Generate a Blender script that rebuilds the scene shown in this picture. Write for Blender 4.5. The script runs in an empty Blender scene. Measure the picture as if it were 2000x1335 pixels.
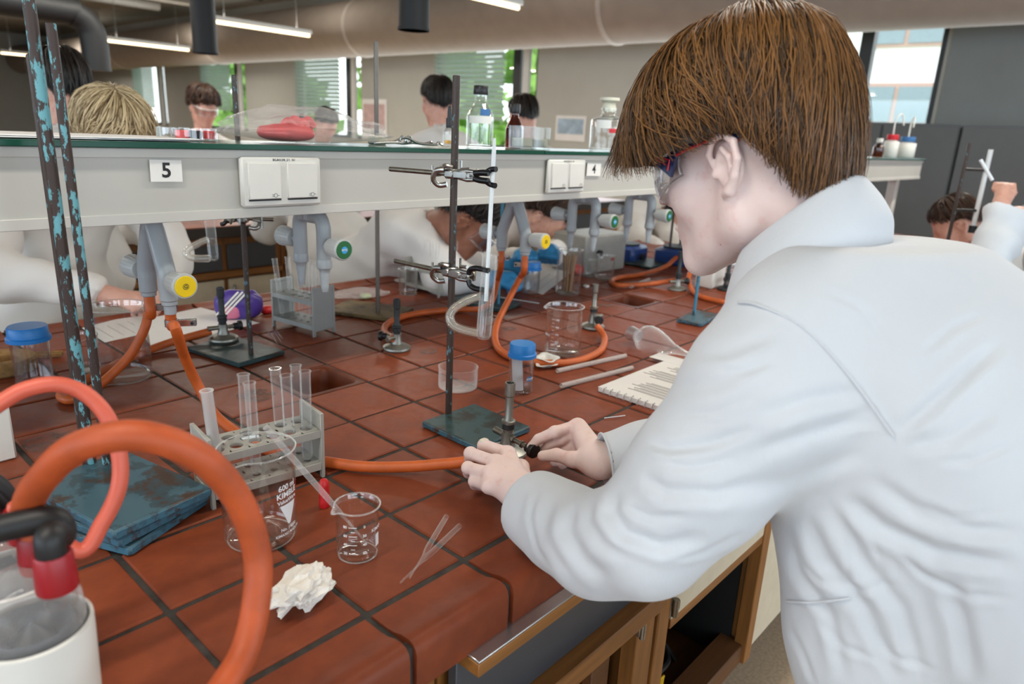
import bpy, bmesh, math, random
import numpy as np
from mathutils import Vector, Matrix
random.seed(7); rng = np.random.default_rng(7)
PI = math.pi
scene = bpy.context.scene
COL = scene.collection

# ------------------------------------------------------------------ camera
TB = 0.80                                   # height of the bench top above the floor
RW = np.array([[0.670396897228475, -0.740465564945052, 0.0477362264641709],
               [-0.18127397769930803, -0.22582602700312931, -0.957153253422383],
               [0.7195191069009248, 0.6330192356149906, -0.28562020612328654]])
CAM = np.array([-0.24855433806731403, -0.8456856845853923, 0.5173672015637429 + TB])
FPX = 1376.317013438184
cam_data = bpy.data.cameras.new('camera'); cam = bpy.data.objects.new('camera', cam_data); COL.objects.link(cam)
cam_data.sensor_width = 36.0; cam_data.lens = FPX / 2000 * 36.0
cam_data.clip_start = 0.02; cam_data.clip_end = 200
cam.matrix_world = Matrix(((RW[0][0], -RW[1][0], -RW[2][0], CAM[0]),
                           (RW[0][1], -RW[1][1], -RW[2][1], CAM[1]),
                           (RW[0][2], -RW[1][2], -RW[2][2], CAM[2]), (0, 0, 0, 1)))
cam_data.dof.use_dof = True; cam_data.dof.focus_distance = 1.06; cam_data.dof.aperture_fstop = 4.8
scene.camera = cam

# ------------------------------------------------------------------ world, daylight, exposure
scene.view_settings.view_transform = 'Standard'; scene.view_settings.look = 'None'
scene.view_settings.gamma = 1.0; scene.view_settings.use_curve_mapping = False
scene.view_settings.exposure = 0.24
scene.cycles.transparent_max_bounces = 40
scene.cycles.max_bounces = 10
scene.cycles.caustics_reflective = False; scene.cycles.caustics_refractive = False
world = bpy.data.worlds.new('sky'); scene.world = world; world.use_nodes = True
bg = world.node_tree.nodes['Background']; bg.inputs[0].default_value = (0.93, 0.97, 1.0, 1); bg.inputs[1].default_value = 2.6

def area(name, loc, target, sx, sy, power, col):
    l = bpy.data.lights.new(name, 'AREA'); l.shape = 'RECTANGLE'; l.size = sx; l.size_y = sy
    l.energy = power; l.color = col
    o = bpy.data.objects.new(name, l); COL.objects.link(o); o.location = loc
    o.rotation_euler = (Vector(target) - Vector(loc)).to_track_quat('-Z', 'Y').to_euler()
    return o
# daylight entering through the room's windows (one sheet of sky light in each row of openings)
area('daylight_east', (6.86, 5.0, TB + 0.75), (0, 5.0, TB + 0.3), 16.0, 1.3, 190, (0.82, 0.93, 1.0))
area('daylight_west', (-4.86, 0.5, TB + 0.85), (0, 0.5, TB + 0.2), 9.0, 1.6, 100, (0.52, 0.76, 1.0))
area('daylight_south', (0.5, -4.86, TB + 0.85), (0.5, 0, TB + 0.2), 8.0, 1.6, 82, (0.56, 0.78, 1.0))

# ------------------------------------------------------------------ pixel helpers (2000 x 1335 frame)
def ray(x, y):
    return RW.T @ np.array([(x - 1000) / FPX, (y - 667.5) / FPX, 1.0])
def D(x, y, d):                               # the point at depth d
    return Vector(CAM + ray(x, y) * d)
def P(x, y, h=0.0):                           # the point at height h above the bench top
    r = ray(x, y); return Vector(CAM + r * ((TB + h - CAM[2]) / r[2]))
def AY(x, y, Y):                              # the point on the plane Y = const
    r = ray(x, y); return Vector(CAM + r * ((Y - CAM[1]) / r[1]))
def AX(x, y, X):
    r = ray(x, y); return Vector(CAM + r * ((X - CAM[0]) / r[0]))
def PJ(p):
    c = RW @ (np.array(p, float) - CAM); return 1000 + FPX * c[0] / c[2], 667.5 + FPX * c[1] / c[2], c[2]

# ------------------------------------------------------------------ objects
def setp(o, label=None, cat=None, group=None, kind=None):
    if label: o['label'] = label
    if cat: o['category'] = cat
    if group: o['group'] = group
    if kind: o['kind'] = kind
    return o
def thing(name, label, cat, loc=(0, 0, 0), rz=0.0, group=None):
    o = bpy.data.objects.new(name, None); COL.objects.link(o); o.empty_display_size = 0.02
    o.location = loc; o.rotation_euler = (0, 0, rz)
    return setp(o, label, cat, group)
def link(name, me, parent=None):
    o = bpy.data.objects.new(name, me); COL.objects.link(o)
    if parent is not None: o.parent = parent
    return o
def copy_tree(o, parent=None):
    c = o.copy(); COL.objects.link(c); c.parent = parent
    for ch in o.children: copy_tree(ch, c)
    return c
def mesh_from(name, v, f, mat, smooth=True, sharp=40):
    me = bpy.data.meshes.new(name); me.from_pydata([tuple(map(float, q)) for q in v], [], [tuple(map(int, q)) for q in f]); me.update()
    if mat is not None: me.materials.append(mat)
    if smooth:
        me.polygons.foreach_set('use_smooth', [True] * len(me.polygons))
        if sharp: me.set_sharp_from_angle(angle=math.radians(sharp))
    return me
def mesh_np(name, v, f, mat):                 # big smooth meshes (quads or triangles in an array)
    me = bpy.data.meshes.new(name); n = len(v); k = f.shape[1]
    me.vertices.add(n); me.vertices.foreach_set('co', np.asarray(v, np.float32).ravel())
    me.loops.add(f.size); me.loops.foreach_set('vertex_index', f.astype(np.int32).ravel())
    me.polygons.add(len(f)); me.polygons.foreach_set('loop_start', np.arange(0, f.size, k, dtype=np.int32))
    me.polygons.foreach_set('loop_total', np.full(len(f), k, np.int32))
    me.polygons.foreach_set('use_smooth', np.ones(len(f), bool)); me.update(calc_edges=True); me.validate()
    if mat is not None: me.materials.append(mat)
    return me
def spline(pts, n=8, closed=False):
    pts = [Vector(p) for p in pts]
    if len(pts) < 3 and not closed: return [pts[0].lerp(pts[-1], i / n) for i in range(n + 1)]
    out = []; m = len(pts); segs = m if closed else m - 1
    for i in range(segs):
        if closed: a, b, c, d = pts[(i - 1) % m], pts[i], pts[(i + 1) % m], pts[(i + 2) % m]
        else: a, b, c, d = pts[max(i - 1, 0)], pts[i], pts[i + 1], pts[min(i + 2, m - 1)]
        for k in range(n):
            t = k / n
            out.append(0.5 * ((2 * b) + (c - a) * t + (2 * a - 5 * b + 4 * c - d) * t * t + (3 * b - a - 3 * c + d) * t ** 3))
    if not closed: out.append(pts[-1])
    return out
def frame_z(a, b):                            # matrix at a with +Z towards b
    a = Vector(a); b = Vector(b); z = (b - a).normalized()
    q = z.to_track_quat('Z', 'Y'); return Matrix.Translation(a) @ q.to_matrix().to_4x4()

class MB:
    def __init__(self): self.v = []; self.f = []; self.T = Matrix()
    def at(self, m): self.T = m; return self
    def add(self, vs, fs):
        b = len(self.v); self.v += [self.T @ Vector(q) for q in vs]; self.f += [tuple(b + i for i in q) for q in fs]; return self
    def box(self, c, s, bv=0.0):
        x, y, z = c; a, b, d = s[0] / 2, s[1] / 2, s[2] / 2; e = min(bv, a * .9, b * .9, d * .9)
        if e <= 0:
            vs = [(x + i * a, y + j * b, z + k * d) for i in (-1, 1) for j in (-1, 1) for k in (-1, 1)]
            return self.add(vs, [(0, 1, 3, 2), (4, 6, 7, 5), (0, 4, 5, 1), (2, 3, 7, 6), (0, 2, 6, 4), (1, 5, 7, 3)])
        vs = []; ix = {}
        for i in (-1, 1):
            for j in (-1, 1):
                for k in (-1, 1):
                    ix[i, j, k, 0] = len(vs); vs.append((x + i * a, y + j * (b - e), z + k * (d - e)))
                    ix[i, j, k, 1] = len(vs); vs.append((x + i * (a - e), y + j * b, z + k * (d - e)))
                    ix[i, j, k, 2] = len(vs); vs.append((x + i * (a - e), y + j * (b - e), z + k * d))
        fs = []
        def q(*t, flip=False): fs.append(tuple(reversed(t)) if flip else t)
        for s_ in (-1, 1):
            q(ix[s_, -1, -1, 0], ix[s_, 1, -1, 0], ix[s_, 1, 1, 0], ix[s_, -1, 1, 0], flip=s_ < 0)
            q(ix[-1, s_, -1, 1], ix[1, s_, -1, 1], ix[1, s_, 1, 1], ix[-1, s_, 1, 1], flip=s_ > 0)
            q(ix[-1, -1, s_, 2], ix[1, -1, s_, 2], ix[1, 1, s_, 2], ix[-1, 1, s_, 2], flip=s_ < 0)
            for t_ in (-1, 1):
                q(ix[s_, t_, -1, 0], ix[s_, t_, -1, 1], ix[s_, t_, 1, 1], ix[s_, t_, 1, 0], flip=s_ * t_ < 0)
                q(ix[s_, -1, t_, 0], ix[s_, 1, t_, 0], ix[s_, 1, t_, 2], ix[s_, -1, t_, 2], flip=s_ * t_ < 0)
                q(ix[-1, s_, t_, 1], ix[1, s_, t_, 1], ix[1, s_, t_, 2], ix[-1, s_, t_, 2], flip=s_ * t_ > 0)
                for u_ in (-1, 1):
                    q(ix[s_, t_, u_, 0], ix[s_, t_, u_, 1], ix[s_, t_, u_, 2], flip=s_ * t_ * u_ < 0)
        return self.add(vs, fs)
    def lathe(self, prof, n=32, close=False, phase=0.0):     # prof: (r, z) from the first to the last ring
        vs = []; fs = []; m = len(prof)
        for r, z in prof:
            for i in range(n):
                t = 2 * PI * i / n + phase; vs.append((r * math.cos(t), r * math.sin(t), z))
        for k in range(m if close else m - 1):
            k2 = (k + 1) % m
            for i in range(n):
                j = (i + 1) % n; fs.append((k * n + i, k * n + j, k2 * n + j, k2 * n + i))
        if not close:
            if prof[0][0] > 1e-6: fs.append(tuple(reversed(range(n))))
            if prof[-1][0] > 1e-6: fs.append(tuple((m - 1) * n + i for i in range(n)))
        return self.add(vs, fs)
    def cyl(self, a, b, r, r2=None, n=20, bv=0.0):
        a = Vector(a); b = Vector(b); L = (b - a).length; T = self.T; self.T = T @ frame_z(a, b); r2 = r if r2 is None else r2
        if bv: self.lathe([(r - bv, 0), (r, bv), (r2, L - bv), (r2 - bv, L)], n)
        else: self.lathe([(r, 0), (r2, L)], n)
        self.T = T; return self
    def tube(self, pts, r, n=12, caps=True, closed=False, hollow=0.0):   # r: number or list
        pts = [Vector(p) for p in pts]; m = len(pts); rr = r if hasattr(r, '__len__') else [r] * m
        tan = [((pts[(i + 1) % m] - pts[i - 1]) if closed else (pts[min(i + 1, m - 1)] - pts[max(i - 1, 0)])).normalized() for i in range(m)]
        up = Vector((0, 0, 1)) if abs(tan[0].z) < 0.9 else Vector((1, 0, 0))
        nrm = (up - tan[0] * up.dot(tan[0])).normalized(); vs = []; fs = []
        for i in range(m):
            nrm = (nrm - tan[i] * nrm.dot(tan[i])).normalized(); bi = tan[i].cross(nrm)
            for k in range(n):
                t = 2 * PI * k / n; vs.append(pts[i] + (nrm * math.cos(t) + bi * math.sin(t)) * rr[i])
        for i in range(m if closed else m - 1):
            i2 = (i + 1) % m
            for k in range(n): k2 = (k + 1) % n; fs.append((i * n + k, i * n + k2, i2 * n + k2, i2 * n + k))
        if caps and not closed: fs.append(tuple(reversed(range(n)))); fs.append(tuple((m - 1) * n + k for k in range(n)))
        return self.add(vs, fs)
    def prism(self, poly, z0, z1):             # poly: (x, y) counter-clockwise
        n = len(poly); vs = [(x, y, z0) for x, y in poly] + [(x, y, z1) for x, y in poly]
        fs = [tuple(reversed(range(n))), tuple(range(n, 2 * n))] + [(i, (i + 1) % n, n + (i + 1) % n, n + i) for i in range(n)]
        return self.add(vs, fs)
    def extrude_x(self, prof, x0, x1):         # prof: (y, z) closed, swept along x
        n = len(prof); vs = [(x0, y, z) for y, z in prof] + [(x1, y, z) for y, z in prof]
        fs = [tuple(range(n)), tuple(reversed(range(n, 2 * n)))] + [(i, n + i, n + (i + 1) % n, (i + 1) % n) for i in range(n)]
        return self.add(vs, fs)
    def grid(self, fn, nu, nv):                # fn(u, v) -> point
        vs = [fn(i / nu, j / nv) for i in range(nu + 1) for j in range(nv + 1)]
        return self.add(vs, [(i * (nv + 1) + j, (i + 1) * (nv + 1) + j, (i + 1) * (nv + 1) + j + 1, i * (nv + 1) + j + 1) for i in range(nu) for j in range(nv)])
    def mesh(self, name, mat, smooth=True, sharp=40): return mesh_from(name, self.v, self.f, mat, smooth, sharp)
    def build(self, name, mat, parent=None, smooth=True, sharp=40): return link(name, self.mesh(name, mat, smooth, sharp), parent)

def text_mesh(body, size, mat, bold=False, extrude=0.0, align='CENTER', wrap=None, squeeze=1.0):
    cu = bpy.data.curves.new('lettering', 'FONT'); cu.body = body; cu.size = size; cu.extrude = extrude
    cu.align_x = align; cu.align_y = 'CENTER'; cu.resolution_u = 3
    if bold: cu.offset = size * 0.022
    o = bpy.data.objects.new('lettering', cu); COL.objects.link(o)
    dg = bpy.context.evaluated_depsgraph_get(); dg.update()
    me = bpy.data.meshes.new_from_object(o.evaluated_get(dg)); bpy.data.objects.remove(o); bpy.data.curves.remove(cu)
    if wrap is not None:
        bm = bmesh.new(); bm.from_mesh(me)
        bmesh.ops.triangulate(bm, faces=bm.faces); bmesh.ops.subdivide_edges(bm, edges=[e for e in bm.edges if e.calc_length() > size * 0.3], cuts=2, use_grid_fill=False)
        for v in bm.verts:
            a = v.co.x * squeeze / wrap; v.co = Vector(((wrap + v.co.z) * math.sin(a), -(wrap + v.co.z) * math.cos(a), v.co.y))
        bm.to_mesh(me); bm.free()
    me.materials.clear(); me.materials.append(mat); return me

# ------------------------------------------------------------------ signed distance fields -> meshes (bodies, heads, hands, cloth)
def sd_cone(p, a, b, r1, r2):                  # round cone
    a = np.asarray(a, p.dtype); ba = np.asarray(b, p.dtype) - a; l2 = ba @ ba; pa = p - a; t = pa @ ba
    h = np.clip(t / l2, 0, 1); d2 = np.einsum('ij,ij->i', pa, pa) - h * (2 * t - h * l2)
    return np.sqrt(np.maximum(d2, 0)) - (h * p.dtype.type(r2 - r1) + p.dtype.type(r1))
def sd_ell(p, c, r, R=None):
    q = p - np.asarray(c, p.dtype)
    r = np.asarray(r, p.dtype); k0 = np.sqrt(((q / r) ** 2).sum(1)); k1 = np.sqrt(((q / (r * r)) ** 2).sum(1))
    return k0 * (k0 - 1.0) / np.maximum(k1, 1e-9)
def smin(a, b, k):
    h = np.maximum(k - np.abs(a - b), 0); return np.minimum(a, b) - h * h * (0.25 / k)
def smax(a, b, k): return -smin(-a, -b, k)
def chain(p, pts, rr, k):
    d = sd_cone(p, pts[0], pts[1], rr[0], rr[1])
    for i in range(1, len(pts) - 1): d = smin(d, sd_cone(p, pts[i], pts[i + 1], rr[i], rr[i + 1]), k)
    return d
def surface_nets(fn0, lo, hi, h, B=8, K=40):
    fn = lambda q: fn0(q.astype(np.float32)); lo = np.array(lo, float); N = (np.ceil((np.array(hi, float) - lo) / (h * B * 4)).astype(int)) * B * 4 + 2
    def grid3(n): return np.stack(np.meshgrid(*[np.arange(k) for k in n], indexing='ij'), -1).reshape(-1, 3)
    b4 = grid3((N - 2) // (B * 4)); b4 = b4[np.abs(fn(lo + (b4 + .5) * B * 4 * h)) < B * 4 * h * .8661 * 1.35 + .003]      # coarse blocks near the surface
    bi = (b4[:, None] * 4 + grid3((4, 4, 4))[None]).reshape(-1, 3); bi = bi[np.abs(fn(lo + (bi + .5) * B * h)) < B * h * .8661 * 1.35 + .002]
    g = grid3((B + 1,) * 3); cells = []; pos = []; eds = []
    cid = lambda q: (q[..., 0] * N[1] + q[..., 1]) * N[2] + q[..., 2]
    for c0 in range(0, len(bi), K):
        b = bi[c0:c0 + K]; nb = len(b); d = fn((lo + (b[:, None] * B + g[None]) * h).reshape(-1, 3)).reshape(nb, B + 1, B + 1, B + 1); s = d < 0
        keep = s.any((1, 2, 3)) & ~s.all((1, 2, 3)); b = b[keep]; d = d[keep]; s = s[keep]; nb = len(b)
        if not nb: continue
        acc = np.zeros((nb, B, B, B, 3), np.float32); cnt = np.zeros((nb, B, B, B), np.float32)
        for ax in range(3):
            oth = [k for k in range(3) if k != ax]
            for u in (0, 1):
                for w in (0, 1):
                    i0 = [slice(None)] * 4; i1 = [slice(None)] * 4; i0[ax + 1] = slice(0, B); i1[ax + 1] = slice(1, B + 1)
                    for k, t in zip(oth, (u, w)): i0[k + 1] = i1[k + 1] = slice(t, B + t)
                    d0 = d[tuple(i0)]; d1 = d[tuple(i1)]; cr = s[tuple(i0)] != s[tuple(i1)]
                    acc[..., ax] += np.where(cr, d0 / np.where(cr, d0 - d1, 1), 0)
                    if u: acc[..., oth[0]] += cr
                    if w: acc[..., oth[1]] += cr
                    cnt += cr
        m = cnt > 0; ii = np.argwhere(m); c = b[ii[:, 0]] * B + ii[:, 1:]
        cells.append(cid(c)); pos.append(lo + (c + acc[m] / cnt[m][:, None]) * h)
        for ax in range(3):
            s0 = s[:, :B, :B, :B]; sl = [slice(None)] + [slice(0, B)] * 3; sl[ax + 1] = slice(1, B + 1); e = np.argwhere(s0 != s[tuple(sl)])
            if len(e): eds.append(np.c_[b[e[:, 0]] * B + e[:, 1:], np.full(len(e), ax), s0[tuple(e.T)]])
    cells = np.concatenate(cells); pos = np.concatenate(pos); o = np.argsort(cells); cells = cells[o]; pos = pos[o]
    eds = np.concatenate(eds); fs = []
    for ax in range(3):
        e = eds[eds[:, 3] == ax]; q = e[:, :3]; u, w = [(1, 2), (2, 0), (0, 1)][ax]; k4 = []
        for du, dw in ((0, 0), (-1, 0), (-1, -1), (0, -1)):
            t = q.copy(); t[:, u] += du; t[:, w] += dw; k4.append(t)
        ok = np.all([(t >= 0).all(1) for t in k4], 0); idx = []
        for t in k4:
            c = cid(t); j = np.clip(np.searchsorted(cells, c), 0, len(cells) - 1); ok &= cells[j] == c; idx.append(j)
        F = np.stack(idx, 1)[ok]; inside = e[ok, 4].astype(bool)
        F[~inside] = F[~inside][:, ::-1]; fs.append(F)
    return pos, np.concatenate(fs)
def vnormals(v, f):
    e1 = v[f[:, 1]] - v[f[:, 0]]; e2 = v[f[:, 2]] - v[f[:, 0]]; fn = np.cross(e1, e2); k = f.shape[1]; idx = f.ravel(order='F')
    n = np.stack([np.bincount(idx, np.tile(fn[:, c], k), len(v)) for c in range(3)], 1)
    return n / np.maximum(np.linalg.norm(n, axis=1, keepdims=True), 1e-12)
def smooth_np(v, f, it=2, lam=0.5):
    k = f.shape[1]; a = f.ravel(); b = np.roll(f, -1, axis=1).ravel(); cnt = np.maximum(np.bincount(a, minlength=len(v)), 1)[:, None]
    for _ in range(it):
        acc = np.stack([np.bincount(a, v[b, c], len(v)) for c in range(3)], 1); v = v + lam * (acc / cnt - v)
    return v

# ------------------------------------------------------------------ materials
MATS = {}
def srgb(h):
    h = h.lstrip('#'); return tuple(((int(h[i:i + 2], 16) / 255 + 0.055) / 1.055) ** 2.4 if int(h[i:i + 2], 16) > 10 else int(h[i:i + 2], 16) / 255 / 12.92 for i in (0, 2, 4)) + (1,)
class NT:
    def __init__(self, name):
        self.m = bpy.data.materials.new(name); self.m.use_nodes = True; self.t = self.m.node_tree; self.t.nodes.clear()
        self.out = self.t.nodes.new('ShaderNodeOutputMaterial')
    def n(self, typ, **kw):
        o = self.t.nodes.new(typ)
        for k, v in kw.items():
            if k in o.inputs.keys(): 
                if isinstance(v, bpy.types.NodeSocket): self.t.links.new(v, o.inputs[k])
                else: o.inputs[k].default_value = v
            else: setattr(o, k, v)
        return o
    def l(self, a, b): self.t.links.new(a, b)
    def coord(self, kind='Object', scale=None):
        c = self.n('ShaderNodeTexCoord').outputs[kind]
        if scale is not None:
            mp = self.n('ShaderNodeMapping'); mp.inputs['Scale'].default_value = scale; self.l(c, mp.inputs[0]); c = mp.outputs[0]
        return c
    def noise(self, scale, detail=4, rough=.55, co=None, kind='Object', stretch=None):
        o = self.n('ShaderNodeTexNoise'); o.inputs['Scale'].default_value = scale; o.inputs['Detail'].default_value = detail; o.inputs['Roughness'].default_value = rough
        self.l(co or self.coord(kind, stretch), o.inputs['Vector']); return o.outputs['Fac']
    def ramp(self, fac, stops):
        o = self.n('ShaderNodeValToRGB'); cr = o.color_ramp
        while len(cr.elements) < len(stops): cr.elements.new(0.5)
        for e, (p, c) in zip(cr.elements, stops): e.position = p; e.color = c if len(c) == 4 else (*c, 1)
        self.l(fac, o.inputs[0]); return o.outputs[0]
    def mix(self, fac, a, b, mode='MIX'):
        o = self.n('ShaderNodeMix', data_type='RGBA', blend_type=mode)
        for s, v in ((0, fac), (6, a), (7, b)):
            if isinstance(v, bpy.types.NodeSocket): self.l(v, o.inputs[s])
            else: o.inputs[s].default_value = v
        return o.outputs[2]
    def math(self, op, a, b=0.0, clamp=False):
        o = self.n('ShaderNodeMath', operation=op, use_clamp=clamp)
        for s, v in ((0, a), (1, b)):
            if isinstance(v, bpy.types.NodeSocket): self.l(v, o.inputs[s])
            else: o.inputs[s].default_value = v
        return o.outputs[0]
    def bsdf(self, col, rough=.5, metal=0.0, bump=None, **kw):
        o = self.n('ShaderNodeBsdfPrincipled')
        for s, v in (('Base Color', col), ('Roughness', rough), ('Metallic', metal), *kw.items()):
            if isinstance(v, bpy.types.NodeSocket): self.l(v, o.inputs[s])
            else: o.inputs[s].default_value = v
        if bump:
            b = self.n('ShaderNodeBump'); b.inputs['Strength'].default_value = bump[1]; b.inputs['Distance'].default_value = bump[2]
            self.l(bump[0], b.inputs['Height']); self.l(b.outputs[0], o.inputs['Normal'])
        self.l(o.outputs[0], self.out.inputs[0]); return o
    def done(self, key): MATS[key] = self.m; return self.m
def simple(key, col, rough=.5, metal=0.0, var=0.12, scale=30, bump=0.0, stretch=None, rnd=0.0, **kw):
    t = NT(key); c = srgb(col); f = t.noise(scale, stretch=stretch)
    lo = tuple(x * (1 - var) for x in c[:3]) + (1,); hi = tuple(min(1, x * (1 + var)) for x in c[:3]) + (1,)
    cc = t.ramp(f, [(0.3, lo), (0.7, hi)])
    if rnd:
        r = t.n('ShaderNodeObjectInfo').outputs['Random']
        cc = t.mix(1.0, cc, t.ramp(r, [(0, (1 - rnd,) * 3), (1, (1 + rnd * .6,) * 3)]), 'MULTIPLY')
    t.bsdf(cc, rough, metal, (t.noise(scale * 6, stretch=stretch), bump, 0.002) if bump else None, **kw); return t.done(key)

def patchy(key, c1, c2, c3, s1, th1, s2, th2, rough=.55, stretch=None, bump=.5):
    t = NT(key); f = t.noise(s1, 6, .65, stretch=stretch); g = t.noise(s2, 5, .6, stretch=stretch)
    base = t.mix(t.ramp(f, [(th1, (0, 0, 0)), (th1 + .03, (1, 1, 1))]), srgb(c1), srgb(c2))
    cc = t.mix(t.ramp(g, [(th2, (0, 0, 0)), (th2 + .08, (1, 1, 1))]), base, srgb(c3))
    t.bsdf(cc, rough, 0, (f, bump, 0.001)); return t.done(key)

# tiles: brick red with a soft semi-gloss glaze
t = NT('tile'); r = t.n('ShaderNodeObjectInfo').outputs['Random']
c = t.ramp(t.noise(22, 5, .6), [(.28, srgb('#72351e')), (.72, srgb('#8a4325'))])
c = t.mix(1.0, c, t.ramp(r, [(0, (.84, .84, .86)), (1, (1.1, 1.06, 1.04))]), 'MULTIPLY')
st = t.ramp(t.noise(9, 6, .7), [(.60, (0, 0, 0)), (.80, (.28,) * 3)]); c = t.mix(st, c, srgb('#6b4438'))
t.bsdf(c, t.ramp(t.noise(30, 4), [(.3, (.40,) * 3), (.7, (.54,) * 3)]), 0, (t.noise(260, 3), .10, .0006), **{'Specular IOR Level': .32}); t.done('tile')
t = NT('tile_far'); br = t.n('ShaderNodeTexBrick'); br.offset = 0.0; br.inputs['Scale'].default_value = 1.0
br.inputs['Brick Width'].default_value = .15; br.inputs['Row Height'].default_value = .15; br.inputs['Mortar Size'].default_value = .004
br.inputs['Color1'].default_value = srgb('#7d3c27'); br.inputs['Color2'].default_value = srgb('#8f472d'); br.inputs['Mortar'].default_value = srgb('#332d2a')
t.l(t.coord('Object'), br.inputs['Vector']); t.bsdf(br.outputs[0], .38); t.done('tile_far')
simple('grout', '#3a3531', .9, var=.35, scale=60, bump=.4)
t = NT('sink_glaze'); t.bsdf(t.ramp(t.noise(14), [(.3, srgb('#4f2210')), (.7, srgb('#6d3318'))]), .45, **{'Specular IOR Level': .3}); t.done('sink_glaze')
simple('shelf_paint', '#b9b6ae', .42, var=.03, scale=5)
simple('shelf_trim', '#c4c1b9', .4, var=.03, scale=5)
simple('white_plastic', '#dad8d1', .35, var=.02)
simple('white_paint', '#d9d9d6', .5, var=.03)
simple('tap_grey', '#9aa0a3', .32, var=.05, scale=12)
simple('tap_light', '#b5b8b6', .4, var=.06, scale=12)
simple('yellow', '#e9c400', .4, var=.05); simple('green', '#17602e', .4, var=.05); simple('blue_dot', '#2f9ad6', .4, var=.05)
simple('ink', '#17171a', .6, var=.05); simple('paper', '#d6d2cd', .8, var=.04, scale=8); simple('print', '#8d8986', .8, var=.05)
simple('paper_white', '#e6e4e2', .8, var=.03, scale=8)
simple('rubber_orange', '#bf5a22', .5, var=.16, scale=26, bump=.15)
simple('rubber_red', '#ad4a1e', .55, var=.20, scale=30, bump=.2)
simple('rubber_pink', '#d1604a', .45, var=.10, scale=20, bump=.1)
simple('rubber_black', '#151516', .5, var=.2); simple('cap_red', '#920f1a', .4, var=.08); simple('bulb_red', '#c51f22', .4, var=.06)
simple('cap_blue', '#1a78c2', .42, var=.04); simple('glove_blue', '#2e83b4', .5, var=.1)
simple('steel', '#a9a9a6', .3, 1.0, var=.15, scale=60); simple('clip_steel', '#c9cbcc', .22, 1.0, var=.05)
simple('brass_grey', '#8c877c', .38, 1.0, var=.2, scale=60); simple('burner_metal', '#8f8f88', .42, 0.85, var=.12, scale=70)
simple('burner_dark', '#35393a', .5, .5, var=.25, scale=60); simple('rod_steel', '#6a645d', .45, .8, var=.25, scale=40, stretch=(1, 1, .3))
simple('black_plastic', '#141416', .4, var=.2); simple('black_rubber_grip', '#0d0f13', .28, var=.2)
simple('rack_grey', '#a4a29a', .5, var=.06, scale=20); simple('rack_grey_dark', '#8f9290', .5, var=.06, scale=20)
simple('cork', '#8e6b3e', .85, var=.25, scale=80, bump=.5); simple('tissue', '#ded8cf', .9, var=.05, scale=40)
patchy('rod_peel', '#33231d', '#5f9aa3', '#6d5442', 95, .53, 150, .66, .55, stretch=(1, 1, .42))
patchy('rod_dark_peel', '#3a2c25', '#557f8c', '#4b4038', 110, .60, 160, .62, .5, stretch=(1, 1, .5))
patchy('rod_blue', '#3b7f99', '#2f3f45', '#4b4038', 80, .56, 120, .66, .5, stretch=(1, 1, .5))
patchy('base_blue', '#3a5a66', '#2d434c', '#3d2a1f', 22, .50, 28, .55, .5)
patchy('base_blue_edge', '#3c6a7d', '#365a6a', '#3d2d24', 60, .52, 45, .50, .5)
patchy('base_green', '#2b4548', '#243735', '#231f1c', 30, .50, 26, .55, .45)
patchy('base_brown', '#6d5a36', '#57452a', '#3c2d1f', 24, .50, 30, .60, .6)
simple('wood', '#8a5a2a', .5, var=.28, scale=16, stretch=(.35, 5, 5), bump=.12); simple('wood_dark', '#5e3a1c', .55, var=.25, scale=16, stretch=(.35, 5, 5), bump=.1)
simple('wood_v', '#8a5a2a', .5, var=.28, scale=16, stretch=(5, 5, .35), bump=.12)
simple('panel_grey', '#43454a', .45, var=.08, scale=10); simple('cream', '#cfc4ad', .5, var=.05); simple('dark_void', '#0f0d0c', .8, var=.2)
simple('alu', '#c6c8cb', .3, .9, var=.06, scale=40)
simple('floor_vinyl', '#b09a80', .6, var=.18, scale=120); simple('wall_grey', '#b4b3ac', .8, var=.03, scale=3); simple('wall_panel', '#7b7f7e', .7, var=.04, scale=4)
simple('ceiling', '#8f887e', .9, var=.15, scale=2); simple('duct_fabric', '#a3978c', .9, var=.05, scale=6, bump=.2); simple('duct_seam', '#bdb3aa', .8, var=.05)
simple('pipe_black', '#0b0d0f', .6, var=.15); simple('pipe_grey', '#6f6d69', .5, var=.1); simple('window_frame_black', '#1b1f22', .4, var=.1)
simple('blind0', '#8fa9a1', .55, var=.06); simple('cabinet_grey', '#55585a', .5, var=.06, scale=6)
simple('facade_white', '#eeeeee', .7, var=.04); simple('facade_glass', '#7f919b', .1, var=.1); simple('facade_frame', '#b99a90', .6, var=.05)
simple('leaf', '#6f9a3a', .6, var=.45, scale=3); simple('bark', '#54402e', .9, var=.3)
simple('poster_blue', '#9fb4c6', .6, var=.25, scale=9); simple('poster_pink', '#c6a8a6', .6, var=.2, scale=12)
simple('label_white', '#e8e6e0', .6, var=.03); simple('label_blue', '#3c6fa6', .5, var=.05); simple('label_red', '#c9202c', .5, var=.05)
simple('stopper', '#d5d2bd', .4, var=.04); simple('pink_rubber', '#d8504f', .45, var=.15); simple('orange_glow', '#d9641c', .4, var=.1)
simple('purple', '#4a3689', .35, var=.15, scale=40); simple('pink', '#d77a99', .4, var=.06); simple('navy', '#1c2452', .35, var=.1); simple('blue_unit', '#26427e', .4, var=.08)
simple('red_glass', '#d23a3a', .35, var=.1); simple('soap_green', '#b9c69a', .6, var=.1); simple('hot_brown', '#8a6a45', .7, var=.2)
simple('psu_grey', '#8d8c86', .45, var=.05); simple('psu_dark', '#6a6a68', .45, var=.05); simple('tag_yellow', '#d9ae12', .5, var=.05)
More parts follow.
